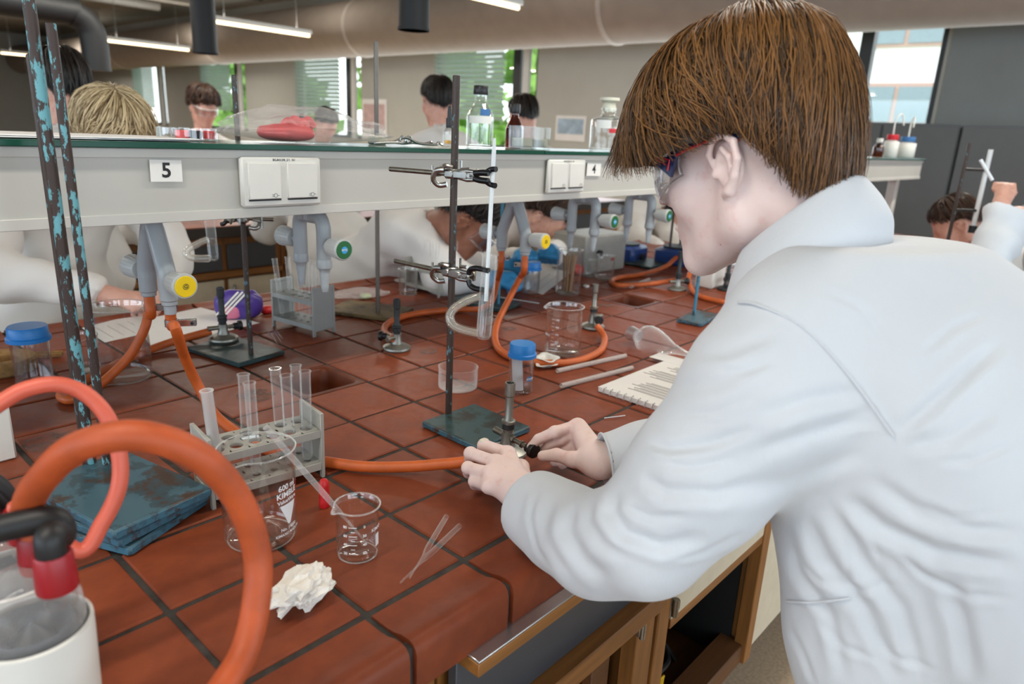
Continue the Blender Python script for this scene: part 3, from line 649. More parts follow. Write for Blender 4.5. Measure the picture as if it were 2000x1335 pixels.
# grey storage cupboards under the right-hand windows
for k, y in enumerate((1.0, -.15, -1.3)):
    t_ = thing('storage_cupboard', ['dark grey storage cupboard below the bright right window', 'dark grey storage cupboard right of the bright window', 'dark grey storage cupboard at the far right edge'][k], 'cupboard', (6.5, y, 0), group='grey wall cupboards')
    MB().box((.2, 0, .77), (.55, 1.14, 1.54), .004).build('body', M['cabinet_grey'], t_)
    for s in (-1, 1):
        d_ = MB().box((-.085, s * .285, .80), (.02, .555, 1.44), .003).build('door', M['cabinet_grey'], t_); MB().cyl((-.105, s * .05, .85), (-.105, s * .05, .97), .006, n=8).build('handle', M['steel'], d_)
setp(MB().box((X1 - .03, -.95, TB + 1.05), (.02, 3.38, 1.3)).build('wall_board', M['wall_panel'], None, False), 'dark blue-grey wall board right of the bright window', 'board')

# ------------------------------------------------------------------ taps under the shelf
def tap(x, kind, label, group, drop=0.0):
    t_ = thing(kind, label, 'tap', (x, .375, SZ0), group=group); dy = .0415; gas = kind == 'gas_tap'
    body = MB(); zt = -.055 if gas else -.03
    body.cyl((0, 0, 0), (0, 0, -.022), .0165, n=20)
    for s in (-1, 1):
        if gas: body.tube(spline([(0, 0, -.008), (0, s * .012, -.026), (0, s * (dy - .006), -.078), (0, s * dy, -.096), (0, s * dy, -.112)], 6), .0150, 18)
        else: body.tube(spline([(0, 0, -.016), (0, s * .022, -.016), (0, s * (dy - .008), -.019), (0, s * dy, -.034), (0, s * dy, -.07), (0, s * dy, -.10)], 6), .0140, 18)
        z0 = -.112 if gas else -.10
        body.at(Matrix.Translation((0, s * dy, z0)) @ Matrix.Rotation(PI, 4, 'X'))
        if gas: body.lathe([(.015, -.004), (.0145, .004), (.0145, .022), (.0125, .024), (.0125, .030), (.0095, .032), (.0095, .046), (.006, .046)], 20)
        else: body.lathe([(.014, -.004), (.015, .0), (.015, .012), (.011, .016), (.0095, .024), (.0103, .026), (.0085, .034), (.0092, .036), (.0072, .046), (.008, .048), (.006, .060), (.0045, .060)], 20)
        body.at(Matrix())
    body.build('body', M['tap_grey'], t_)
    for s in (-1, 1):
        zh = -.100 if gas else -.068
        k = MB().cyl((0, s * (dy + .008), zh), (0, s * (dy + .026), zh), .0085, n=16); k.build('stem', M['tap_grey'], t_)
        k = MB().at(Matrix.Translation((0, s * (dy + .022), zh)) @ Matrix.Rotation(-s * PI / 2, 4, 'X')); n = 48; prof = [(.0150, 0), (.0168, .003), (.0205, .040), (.0205, .043), (.019, .045), (.0175, .045)]
        k.lathe(prof, n); hd = k.build('handle', M['tap_light'], t_)
        rib = MB().at(Matrix.Translation((0, s * (dy + .022), zh)) @ Matrix.Rotation(-s * PI / 2, 4, 'X'))
        for q in range(20):
            a_ = 2 * PI * q / 20; rib.tube([(.0162 * math.cos(a_), .0162 * math.sin(a_), .004), (.0202 * math.cos(a_), .0202 * math.sin(a_), .040)], .0011, 5)
        rib.build('grip_ribs', M['tap_light'], hd)
        yd = s * (dy + .0672); dk = MB().at(Matrix.Translation((0, yd, zh)) @ Matrix.Rotation(-s * PI / 2, 4, 'X')); dk.lathe([(.0172, -.001), (.0172, .0005), (.0165, .0012)], 32)
        o = dk.build('colour_disc', M['yellow' if gas else 'green'], t_)
        if gas:
            o2 = link('symbol', text_mesh('G', .008, M['ink'], True), o); o2.location = (0, yd + s * .0016, zh); o2.rotation_euler = (PI / 2, 0, 0 if s < 0 else PI)
            MB().at(Matrix.Translation((0, yd + s * .0014, zh)) @ Matrix.Rotation(-s * PI / 2, 4, 'X')).tube([(.0045 * math.cos(a_), .0045 * math.sin(a_), 0) for a_ in np.linspace(0, 2 * PI, 20)[:-1]], .0004, 4, closed=True).build('symbol_ring', M['ink'], o)
        else:
            d2 = MB().at(Matrix.Translation((0, yd + s * .0008, zh)) @ Matrix.Rotation(-s * PI / 2, 4, 'X')); d2.lathe([(.0068, 0), (.0068, .0008)], 20); o1 = d2.build('centre_dot', M['blue_dot'], o)
            o2 = link('lettering', text_mesh('WTC', .0055, M['label_white'], True), o1); o2.location = (0, yd + s * .0020, zh); o2.rotation_euler = (PI / 2, 0, 0 if s < 0 else PI)
    return [Vector((x, .375 + s * dy, SZ0 - (.158 if gas else .16))) for s in (-1, 1)]
gA = tap(.225, 'gas_tap', 'grey gas tap with a yellow disc at the left end of the shelf', 'gas taps')
wA = tap(.525, 'water_tap', 'grey water tap with a green disc above the nearest sink', 'water taps')
gB = tap(1.125, 'gas_tap', 'grey gas tap with a yellow disc behind the clamped white rod', 'gas taps')
wB = tap(1.425, 'water_tap', 'grey water tap with a green disc right of the farther gas tap', 'water taps')
wC = tap(1.725, 'water_tap', 'grey water tap with a green disc in front of the student\'s nose', 'water taps')
gC = tap(2.325, 'gas_tap', 'grey gas tap hidden behind the student\'s face', 'gas taps')

# ------------------------------------------------------------------ rubber hoses
HR = .0087
def hose(pts, label, r=HR, mat='rubber_orange', n=8, group='orange gas hoses'):
    o = MB().tube(spline(pts, n), r, 14).build('rubber_hose', M[mat]); return setp(o, label, 'hose', group)
def clip(c, label, ang, r=HR, jaw=.03):
    t_ = thing('hose_clip', label, 'hose clip', c, ang, 'steel hose clips')
    MB().lathe([(r + .0008, -.006), (r + .0018, -.006), (r + .0018, .006), (r + .0008, .006)], 24, close=True).build('band', M['clip_steel'], t_)
    e = MB().box((r + jaw / 2, .0035, 0), (jaw, .0012, .011)); e.box((r + jaw / 2, -.0035, 0), (jaw, .0012, .011)); e.build('ears', M['clip_steel'], t_, False)
    MB().cyl((r + jaw * .8, -.008, 0), (r + jaw * .8, .008, 0), .0028, n=10).build('screw', M['burner_dark'], t_)
v = Vector
top_in = v((0, 0, .016))
h1 = [gA[0] + top_in, gA[0] + v((0, 0, -.02)), P(342, 640, .19), P(362, 700, .12), P(392, 762, .055), P(425, 815, .022), P(500, 868, .0095), P(575, 893, .0095), P(640, 902, .0095), P(710, 911, .0095), P(790, 911, .012), P(860, 906, .02), P(912, 901, .028), P(955, 893, .033)]
hose(h1, 'orange hose from the left gas tap passing behind the grey rack to the held burner')
h2 = [gA[1] + top_in, gA[1] + v((0, 0, -.02)), P(292, 600, .16), P(283, 640, .12), P(255, 692, .07), P(210, 738, .03), P(165, 768, .012), P(135, 780, .0095), P(119, 772, .0095), P(135, 757, .0095), P(175, 738, .0095), P(240, 705, .0095), P(310, 676, .014), P(360, 660, .026), P(412, 646, .036)]
hose(h2, 'orange hose looping from the left gas tap to the burner on the green base')
h3 = [gB[1] + top_in, gB[1] + v((0, 0, -.03)), P(972, 545, .11), P(960, 588, .055), P(935, 603, .02), P(890, 604, .0095), P(835, 609, .0095), P(790, 617, .0095), P(757, 632, .0095), P(751, 648, .014), P(768, 661, .03)]
hose(h3, 'orange hose from the farther gas tap curling to the burner left of the clamped rod')
h4 = [gB[0] + top_in, gB[0] + v((0, 0, -.03)), P(1017, 540, .13), P(990, 592, .07), P(970, 635, .03), P(968, 668, .011), P(985, 690, .0095), P(1030, 705, .0095), P(1085, 709, .0095), P(1135, 703, .0095), P(1172, 685, .0095), P(1181, 664, .011), P(1175, 648, .02), P(1166, 636, .032)]
hose(h4, 'orange hose from the farther gas tap looping around the graduated beaker')
h5 = [gC[0] + top_in, gC[0] + v((0, 0, -.05)), P(1338, 492, .06), P(1300, 520, .02), P(1255, 535, .0095), P(1212, 541, .0095), P(1194, 548, .0095), P(1205, 556, .0095), P(1240, 556, .0095), P(1280, 553, .014), P(1318, 547, .03)]
hose(h5, 'orange hose bent into a loop by the burner below the student\'s chin')
h6 = [gC[1] + top_in, gC[1] + v((0, 0, -.06)), P(1349, 530, .05), P(1346, 552, .02), P(1356, 572, .0095), P(1385, 584, .0095), P(1430, 592, .0095), P(1490, 596, .0095)]
hose(h6, 'orange hose running off behind the student\'s shoulder')
yaw_cam = -.25
clip(gA[1] + v((0, 0, -.006)), 'bright steel clip on the left outlet of the left gas tap', -.55, jaw=.034); clip(gA[0] + v((0, 0, -.016)), 'bright steel clip on the right outlet of the left gas tap', -.55, jaw=.03)
clip(gB[1] + v((0, 0, -.004)), 'dull clip on the left hose of the farther gas tap', -1.2, jaw=.014); clip(gB[0] + v((0, 0, -.010)), 'dull clip with screw on the right hose of the farther gas tap', 2.4, jaw=.018)

# ------------------------------------------------------------------ retort stands
def plate(px, h):                              # four top corners in pixels -> centre, size, turn
    q = [P(x, y, h) for x, y in px]; c = (q[0] + q[1] + q[2] + q[3]) / 4
    ex = ((q[1] - q[0]) + (q[2] - q[3])) / 2; ey = ((q[0] - q[3]) + (q[1] - q[2])) / 2
    return c, ex.length, ey.length, math.atan2(ex.y, ex.x)
def stand(label, c, sx, sy, rz, rod_xy, rod_h, rod_m, base_m, edge_m=None, th=.012, r=.006, z=0.0, foot=True):
    t_ = thing('retort_stand', label, 'stand', (c.x, c.y, TB + z), rz, 'retort stands')
    b_ = MB().box((0, 0, th / 2 + .0005), (sx, sy, th - .001), .0025).build('base', M[base_m], t_)
    if edge_m:
        e = MB()
        for s in (-1, 1): e.box((s * (sx / 2 - .0004), 0, th * .52), (.0018, sy - .005, th * .72), .0006); e.box((0, s * (sy / 2 - .0004), th * .52), (sx - .005, .0018, th * .72), .0006)
        e.build('painted_edge', M[edge_m], b_)
    l = Matrix.Rotation(-rz, 4, 'Z') @ (Vector((rod_xy[0] - c.x, rod_xy[1] - c.y, 0)))
    MB().cyl((l.x, l.y, th - .002), (l.x, l.y, rod_h), r, n=18, bv=.001).build('rod', M[rod_m], t_)
    return t_
c, sx, sy, rz = plate([(820, 829), (906, 790), (1057, 828), (936, 864)], .012)
s1rod = P(876, 806, .012)
s1 = stand('retort stand with a dark rusty rod holding two clamps beside the student\'s hands', c, sx, sy, rz, s1rod, .60, 'rod_dark_peel', 'base_green', 'base_blue_edge', r=.0062)
c, sx, sy, rz = plate([(376, 678), (466, 650), (548, 690), (452, 710)], .011)
s2c = c; s2rod = P(490, 690, .011)
s2 = stand('retort stand on a dark green base carrying a burner at the left', c, sx, sy, rz, s2rod, .60, 'rod_dark_peel', 'base_green', None, r=.0055)
c, sx, sy, rz = plate([(652, 599), (700, 580), (790, 606), (745, 630)], .011)
s3rod = P(738, 611, .011); stand('retort stand with a plain grey rod on a rusty brown base', c, sx, sy, rz, s3rod, .72, 'rod_steel', 'base_brown', None, r=.0058)
c, sx, sy, rz = plate([(886, 583), (930, 568), (1009, 596), (965, 606)], .010)
stand('short retort stand on a green base behind the clamped side-arm tube', c, sx, sy, rz, P(973, 594, .01), .32, 'rod_blue', 'base_green', None, r=.005)
c, sx, sy, rz = plate([(1325, 622), (1362, 604), (1400, 615), (1368, 634)], .010)
stand('retort stand with a blue rod on a blue base below the student\'s chin', c, sx, sy, rz, P(1355, 616, .01), .27, 'rod_blue', 'base_blue', 'base_blue_edge', r=.0048)
# three stands stacked at the left: plates one on another
c, sx, sy, rz = plate([(98, 938), (262, 866), (396, 966), (168, 1052)], .041)
r1 = P(178, 903, .041); r2 = P(209, 905, .041); r0 = P(168, 901, .028)
stand('retort stand with the longest thick peeling rod, top of the stack of bases', c, sx, sy, rz, r1, .84, 'rod_peel', 'base_blue', 'base_blue_edge', th=.013, r=.0070, z=.0282)
stand('retort stand with a shorter peeling rod, in the middle of the stacked bases', c + v((-.005, .007, 0)), sx, sy, rz + .10, r2, .60, 'rod_peel', 'base_blue', 'base_blue_edge', th=.013, r=.0058, z=.0141)
stand('retort stand with a thin dark rod, lowest of the stacked bases', c + v((-.012, .010, 0)), sx * 1.02, sy * 1.02, rz + .24, r0, .58, 'rod_dark_peel', 'base_blue', 'base_blue_edge', th=.013, r=.005, z=0)

# ------------------------------------------------------------------ clamps
def jaw_pts(w, l): return [(0, w * .35, 0), (l * .28, w * .95, 0), (l * .5, w, 0), (l, w * .92, 0)]
def clamp(label, rod, h, px_end, px_jaw, open_w, big):
    a_ = P(px_end[0], px_end[1], h); b_ = P(px_jaw[0], px_jaw[1], h); rc = Vector((rod.x, rod.y, TB + h))
    d_ = (b_ - a_).normalized(); side = Vector((-d_.y, d_.x, 0)); off = -side * .013     # arm passes in front of the rod
    t_ = thing('clamp', label, 'clamp', rc, math.atan2(d_.y, d_.x), 'retort clamps')
    La = (a_ - rc).length; Lb = (b_ - rc).length; y = -.014
    arm = MB().cyl((-La, y, 0), (.012, y, 0), .0042, n=14, bv=.0006); arm.build('arm', M['brass_grey'], t_)
    bo = MB().box((0, -.004, 0), (.022, .030, .016), .004); bo.tube(spline([(-.008, -.018, .006), (-.022, -.021, .004), (-.030, -.018, -.010), (-.024, -.010, -.020), (-.010, -.006, -.018)], 5), .0046, 10); bo.tube(spline([(-.016, y, .010), (-.006, y - .004, .013), (.006, y, .011)], 4), .004, 8)
    boss = bo.build('boss', M['steel'], t_)
    for q in ((-.036, y + .003, -.004), (.002, .020, .006)):
        sc = MB().cyl(q, (q[0] + .018, q[1] - .002, q[2] + .002), .0033, n=10); sc.cyl((q[0] - .001, q[1], q[2] - .015), (q[0] - .001, q[1], q[2] + .015), .0021, n=8); sc.build('thumb_screw', M['steel'], boss)
    hd = MB(); L = Lb
    hd.box((.022, y, .0), (.030, .010, .015), .003)
    for s in (-1, 1): hd.tube([(.018, y, s * .004), (.034, y, s * .007), (L * .62, y, s * .006)], [.0042, .004, .0034], 10)
    hd.box((L * .45, y, .0), (L * .32, .005, .014), .002); hd.cyl((L * .52, y - .010, 0), (L * .52, y + .014, 0), .003, n=10); hd.build('jaw_frame', M['steel'], t_)
    w = MB().cyl((L * .52, y + .014, 0), (L * .52, y + .018, 0), .007, n=12); w.box((L * .52, y + .021, 0), (.004, .008, .022), .0015); w.build('wing_nut', M['brass_grey'], t_)
    for s in (-1, 1):
        j = MB()
        if big: j.tube(spline([(L * .60, y, s * .005), (L * .64, y, s * .013), (L * .76, y, s * open_w), (L * .90, y + .002, s * open_w * 1.02), (L * 1.07, y + .003, s * open_w * .98)], 6), .0048, 12)
        else:
            j.tube(spline([(L * .60, y, s * .004), (L * .74, y, s * .006), (L * .94, y, s * .0065)], 5), .0052, 12)
            j.tube(spline([(L * .88, y + .003, s * .008), (L * .96, y + .006, s * .012), (L * 1.08, y + .004, s * .013)], 4), .0046, 12)
        j.build('rubber_jaw', M['black_rubber_grip'], t_)
    return t_, Matrix.Translation(rc) @ Matrix.Rotation(math.atan2(d_.y, d_.x), 4, 'Z'), L, y
def rod_h(x, y, rod):                          # height on a vertical rod seen at pixel row y
    lo, hi = 0, .9
    for _ in range(40):
        m = (lo + hi) / 2
        if PJ((rod.x, rod.y, TB + m))[1] > y: lo = m
        else: hi = m
    return (lo + hi) / 2
hu = rod_h(885, 339, s1rod); hl = rod_h(880, 529, s1rod)
cu, mu, Lu, yu = clamp('upper clamp with closed black jaws gripping the white rod', s1rod, hu, (793, 329), (978, 344), .007, False)
cl, ml, Ll, yl = clamp('lower clamp with wide open black jaws around the side-arm tube', s1rod, hl, (778, 508), (952, 546), .017, True)
hs2 = rod_h(487, 428, s2rod)
c3, m3, L3, y3 = clamp('clamp holding a tilted side-arm tube just below the shelf at the left', s2rod, hs2, (520, 433), (434, 430), .010, False)

# side-arm tube (glass tube with a triangular side loop) and the white rod standing in it
def side_arm_tube(label, top_p, bot_p, loop_dir, R=.0128, s=1.0):
    L = (bot_p - top_p).length; ax = (bot_p - top_p).normalized()
    t_ = thing('side_arm_tube', label, 'glass tube', bot_p - ax * 0, 0, 'side-arm melting point tubes')
    Rm = Matrix.Translation(-bot_p)
    z = (-ax); x = (loop_dir - z * loop_dir.dot(z)).normalized(); y = z.cross(x)
    F = Matrix(((x.x, y.x, z.x, 0), (x.y, y.y, z.y, 0), (x.z, y.z, z.z, 0), (0, 0, 0, 1)))
    prof = [(.0001, .0), (R * .7, .002), (R * .95, .007), (R, .014), (R, L - .006), (R + .0022, L - .003), (R + .0022, L), (R - .0012, L), (R - .0012, .014), (R * .8, .0065), (.0001, .0022)]
    MB().at(F).lathe(prof, 28).build('tube', M['tube_glass_glint'], t_)
    lp = spline([(R * .8, 0, L * .50), (R + .012 * s, 0, L * .465), (R + .036 * s, 0, L * .36), (R + .046 * s, 0, L * .255), (R + .040 * s, 0, L * .15), (R + .022 * s, 0, L * .10), (R * .8, 0, L * .075)], 6)
    MB().at(F).tube(lp, .0078, 16, caps=False).build('side_loop', M['glass'], t_); MB().at(F).tube(lp, .0062, 14).build('oil_in_loop', M['oil_loop'], t_)
    MB().at(F).lathe([(.0001, .003), (R * .8, .0055), (R * .88, .014), (R * .88, L * .52), (.0001, L * .52)], 24).build('oil', M['water'], t_)
    return t_, F
jc = ml @ Vector((Ll * .93, yl, 0)); dj = PJ(jc)[2]
tt = D(957, 494, dj); bt = D(944, 664, dj); lft = (D(880, 620, dj) - D(940, 620, dj)).normalized()
side_arm_tube('clear side-arm tube with a looped arm held in the lower clamp', tt, bt, lft)
ju = mu @ Vector((Lu * .95, yu, 0)); du = PJ(ju)[2]
a_ = D(966, 270, du); b_ = D(949, 588, dj)
t_ = thing('white_glass_rod', 'long white rod gripped by the upper clamp and dipping into the side-arm tube', 'rod', b_)
pts = [b_ + (a_ - b_) * (k / 24) - b_ for k in range(25)]
simple('milk_glass', '#dfe6ea', .25, var=.03)
MB().tube(pts, [.0037] * 23 + [.0028, .002], 14).build('rod', M['milk_glass'], t_); MB().tube([pts[-1], pts[-1] + (a_ - b_).normalized() * .006], [.003, .001], 10).build('tip', M['glass_thick'], t_)
a_ = D(962, 462, dj); b_ = D(950, 600, dj)
setp(MB().tube([b_.lerp(a_, k / 8) for k in range(9)], .0035, 12).build('capillary_tube', M['tube_glass_glint']), 'thin clear tube standing beside the white rod in the side-arm tube', 'glass tube')
dz = PJ(m3 @ Vector((L3 * .95, y3, 0)))[2]; tt = D(409, 424, dz); bt = D(418, 510, dz)
side_arm_tube('clear side-arm tube hanging at a slant below the shelf behind the yellow tap', tt, bt, (D(370, 480, dz) - D(410, 480, dz)).normalized(), .0105)

# ------------------------------------------------------------------ burners
def burner(label, loc, rz, h=.125, tube_m='burner_metal', base_m='burner_metal', knob=True, knob_dir=0.0, arm=0.0):
    t_ = thing('bunsen_burner', label, 'burner', loc, rz, 'bunsen burners')
    MB().lathe([(.0001, 0), (.032, 0), (.034, .004), (.033, .008), (.026, .012), (.014, .016), (.011, .024), (.0105, .040), (.0001, .040)], 32).build('base', M[base_m], t_)
    MB().lathe([(.0001, .038), (.0085, .038), (.0088, .056), (.0115, .057), (.0115, .061), (.0088, .062), (.0068, .066), (.0068, h - .024), (.0085, h - .022), (.0085, h), (.0066, h), (.0066, h - .03)], 24).build('barrel', M[tube_m], t_)
    MB().lathe([(.009, .046), (.0105, .047), (.0105, .054), (.009, .055)], 20).build('air_collar', M['burner_dark'], t_)
    MB().tube([(-.009, 0, .032), (-.034, 0, .032)], [.0052, .006], 12).build('hose_nozzle', M['brass_grey'], t_)
    if knob:
        k = MB().at(Matrix.Rotation(knob_dir, 4, 'Z')); k.lathe([], 3) if 0 else None
        s = MB().at(Matrix.Rotation(knob_dir, 4, 'Z')); s.cyl((.008, 0, .032), (.024 + arm, 0, .032), .0042, n=12); s.cyl((.013, 0, .032), (.018, 0, .032), .006, n=6); s.cyl((.020 + arm * .6, 0, .032), (.023 + arm * .6, 0, .032), .006, n=12); s.build('needle_valve', M['brass_grey'], t_)
        x_ = .024 + arm
        k = MB().at(Matrix.Rotation(knob_dir, 4, 'Z') @ Matrix.Translation((x_, 0, .032)) @ Matrix.Rotation(PI / 2, 4, 'Y')); prof = [(.0065, 0), (.0078, .001), (.0078, .009), (.0110, .0105), (.0122, .012), (.0122, .018), (.011, .0195), (.0001, .0195)]
        k.lathe(prof, 24); k.build('valve_knob', M['black_plastic'], t_)
    return t_
bp = P(990, 886); bdir = math.atan2(P(1045, 884, .03).y - bp.y, P(1045, 884, .03).x - bp.x)
burner('silver bunsen burner being held and adjusted by the student', bp, bdir, .127, 'burner_metal', 'burner_metal', True, 0, .026)
b1 = P(437, 664, .012); burner('dark bunsen burner standing on the green stand base at the left', b1, math.atan2(-.5, .9) + .3, .128, 'burner_dark', 'burner_metal')
b2 = P(775, 682); burner('bunsen burner with a dark barrel and light base left of the clamped tube', b2, PI * .05, .125, 'burner_dark', 'burner_metal', True, 2.1)
b3 = P(1157, 640); burner('bunsen burner with a greenish barrel right of the graduated beaker', b3, PI * .95, .125, 'brass_grey', 'burner_metal', True, 1.2)
b4 = P(1322, 566); burner('dark bunsen burner at the end of the looped hose under the chin', b4, -.5, .14, 'burner_dark', 'burner_metal')
b5 = P(1418, 566); burner('dark bunsen burner half hidden by the student\'s shoulder', b5, .5, .125, 'burner_dark', 'burner_dark')

# ------------------------------------------------------------------ glassware
def beaker(label, loc, R, H, spout, rz=0.0, mat='glass', group='glass beakers', flare=.05, name='glass_beaker'):
    t_ = thing(name, label, 'beaker', loc, rz, group); n = 64; th = .0016; rings = []
    out = [(R * .80, .0003), (R * .93, .0015), (R * .985, .006), (R, .014), (R, H * .45), (R, H * .80), (R * 1.0, H * .90), (R * (1 + flare * .35), H * .96), (R * (1 + flare), H * .992), (R * (1 + flare), H)]
    inn = [(r - th, z) for r, z in reversed(out[3:])] + [(R * .96 - th, .007), (R * .86, .0035), (.0005, .0035)]
    prof = [(.0005, .0003)] + out + [(R * (1 + flare) - th * .5, H + .0008)] + inn; vs = []; fs = []
    for r, z in prof:
        for i in range(n):
            a_ = 2 * PI * i / n; da = (a_ - spout + PI) % (2 * PI) - PI; k = max(0, (z / H - .86) / .14); e = 1 + .16 * math.exp(-(da / .20) ** 2) * k ** 1.5 - .022 * k * (math.exp(-((da - .5) / .28) ** 2) + math.exp(-((da + .5) / .28) ** 2))
            vs.append((r * e * math.cos(a_), r * e * math.sin(a_), z - .0035 * k * math.exp(-(da / .22) ** 2)))
    for q in range(len(prof) - 1):
        for i in range(n): j = (i + 1) % n; fs.append((q * n + i, q * n + j, (q + 1) * n + j, (q + 1) * n + i))
    MB().add(vs, fs).build('vessel', M[mat], t_, True, 0); k_ = len(out) + 1; MB().tube([vs[k_ * n + i] for i in range(n)], .0011, 6, closed=True).build('rim', M['rim_glint'], t_); MB().tube([(R * .9 * math.cos(2 * PI * i / 40), R * .9 * math.sin(2 * PI * i / 40), .0016) for i in range(40)], .0010, 6, closed=True).build('base_edge', M['rim_glint'], t_); return t_  # milky rings at rim and base paint in the bright glass highlights
simple('white_print', '#e9e9e9', .6, var=.02)
def wrap_text(t_, body, size, R, ang, z, mat='white_print', bold=True, mirror=False, roll=0.0):
    me = text_mesh(body, size, M[mat], bold, wrap=(R + .0006) * (-1 if mirror else 1)) if not mirror else text_mesh(body, size, M[mat], bold, wrap=R + .0006)
    o = link('lettering', me, t_); o.location = (0, 0, z); o.rotation_euler = (0, 0, ang + PI / 2); return o
def cam_ang(p): return math.atan2(CAM[1] - p[1], CAM[0] - p[0])
bk = P(511, 1046); ac = cam_ang(bk); b6 = beaker('large 600 ml glass beaker with a white triangle print in front of the grey rack', bk, .0455, .125, ac - .62)
ap = ac + .82
for s_, z_, sz in (('600 ml', .0835, .0105), ('KIMBLE', .0735, .0108), ('ValueWare', .0648, .0072), ('No. 14000', .0265, .0062), ('KIMAX\u00ae MADE IN', .0195, .0052)): wrap_text(b6, s_, sz, .0455, ap, z_)
tri = MB(); q_ = 10; rr = .0462
pts = []
for i in range(q_ + 1):
    for j in range(q_ + 1):
        w_ = .0135 * (1 - (i / q_) * .86) * (2 * j / q_ - 1); a_ = ap + w_ / rr; pts.append((rr * math.cos(a_), rr * math.sin(a_), .060 - .028 * i / q_))
tri.add(pts, [(i * (q_ + 1) + j, (i + 1) * (q_ + 1) + j, (i + 1) * (q_ + 1) + j + 1, i * (q_ + 1) + j + 1) for i in range(q_) for j in range(q_)]).build('triangle_mark', M['white_print'], b6)
sbk = P(699, 1080); ac2 = cam_ang(sbk); b1h = beaker('small glass beaker with white graduations beside the crumpled tissue', sbk, .0262, .069, ac2 - 1.15, flare=.10)
def ticks(t_, R, ang, zs, w, gap=0.0, txt=None, size=.006, side=1):
    for k, z in enumerate(zs):
        m = MB(); ww = w if (k % 2 == 0 or txt is None) else w * .5
        m.tube([((R + .0004) * math.cos(ang + a_), (R + .0004) * math.sin(ang + a_), z) for a_ in np.linspace(-ww / R / 2, ww / R / 2, 8)], .00035, 4); m.build('graduation_mark', M['white_print'], t_)
        if txt and k % 2 == 0 and k // 2 < len(txt): wrap_text(t_, txt[k // 2], size, R, ang + side * (w / R / 2 + size * .9 / R), z)
ticks(b1h, .0262, ac2 - .22, [.016, .022, .028, .034, .040, .046, .052], .010, txt=['20', '40', '60', '80'], size=.005, side=-1)
wrap_text(b1h, 'KIMAX', .0065, .0262, ac2 + 1.05, .043); m = MB()
for k, tx in enumerate(('60', '40', '20', '0')): wrap_text(b1h, tx, .0048, .0262, ac2 + .32, .016 + .012 * k)
m.grid(lambda u, w_: ((.0266) * math.cos(ac2 + .95 + .3 * u), .0266 * math.sin(ac2 + .95 + .3 * u), .018 + .017 * w_), 6, 4).build('white_field', M['white_print'], b1h)
# glass pipette leaning from the small beaker towards the large one
pb = P(718, 1062, .006); pr = P(656, 991, .0705); pd = (pr - pb); te = 2.25
for _ in range(60):
    if PJ(pb + pd * te)[0] < 520: break
    te += .02
pe = pb + pd * te
setp(MB().tube([pb.lerp(pe, k / 20) for k in range(21)], [.0012, .0013, .0014, .0015, .0016, .0018] + [.0030 + .0006 * min(1, k / 3) for k in range(15)], 12).build('glass_pipette', M['pipette_glass_glint']), 'long glass pipette leaning out of the small beaker across the large beaker', 'pipette')
for k, (A_, B_, lb) in enumerate((((872, 1008), (800, 1128), 'glass pipette lying on the tiles, the left one of the pair'), ((898, 1026), (781, 1138), 'glass pipette lying on the tiles, the right longer one of the pair'))):
    a_ = P(*A_, .0042); b_ = P(*B_, .0016); L = (b_ - a_).length; o = MB(); n_ = 26
    rad = [.0038 if q / n_ < .55 else (.0038 - .0026 * min(1, (q / n_ - .55) / .12)) if q / n_ < .67 else .0012 - .0004 * (q / n_ - .67) for q in range(n_ + 1)]
    o.tube([a_.lerp(b_, q / n_) for q in range(n_ + 1)], rad, 14, caps=False); setp(o.build('glass_pipette', M['tube_glass_glint']), lb, 'pipette', 'pipettes lying on the bench')
# red rubber teat
rc_ = P(634, 988); setp(MB().at(Matrix.Translation(rc_)).lathe([(.0001, 0), (.0072, 0), (.0078, .002), (.0078, .010), (.0072, .012), (.0072, .032), (.0066, .038), (.0045, .0415), (.0001, .0425)], 24).build('rubber_teat', M['bulb_red']), 'red rubber teat standing on the tiles between the two beakers', 'teat')
# crumpled tissue
tc = P(594, 1180); mb = bmesh.new(); bmesh.ops.create_icosphere(mb, subdivisions=4, radius=1)
from mathutils import noise as mn
for vtx in mb.verts:
    p0 = vtx.co.copy(); w0 = p0 + .35 * Vector((mn.noise(p0 * 1.9), mn.noise(p0 * 1.9 + Vector((5, 5, 5))), mn.noise(p0 * 1.9 + Vector((9, 1, 4)))))
    f_ = 1.0 - .60 * abs(mn.noise(w0 * 1.35 + Vector((3, 1, 7)))) - .38 * abs(mn.noise(w0 * 2.4 + Vector((9, 2, 1)))) + .30 * mn.noise(w0 * 1.1) - .14 * abs(mn.noise(w0 * 5.0))
    vtx.co = Vector((p0.x * .050, p0.y * .030, p0.z * .027)) * f_
me = bpy.data.meshes.new('crumpled_tissue'); zmin = min(w_.co.z for w_ in mb.verts)
for vtx in mb.verts: vtx.co.z = max(vtx.co.z - zmin - .005, 0)
mb.to_mesh(me); mb.free(); me.materials.append(M['tissue'])
o = link('crumpled_tissue', me); o.location = tc + v((0, 0, .0005)); o.rotation_euler = (0, 0, math.radians(20)); setp(o, 'crumpled white paper tissue lying near the bench edge', 'tissue')

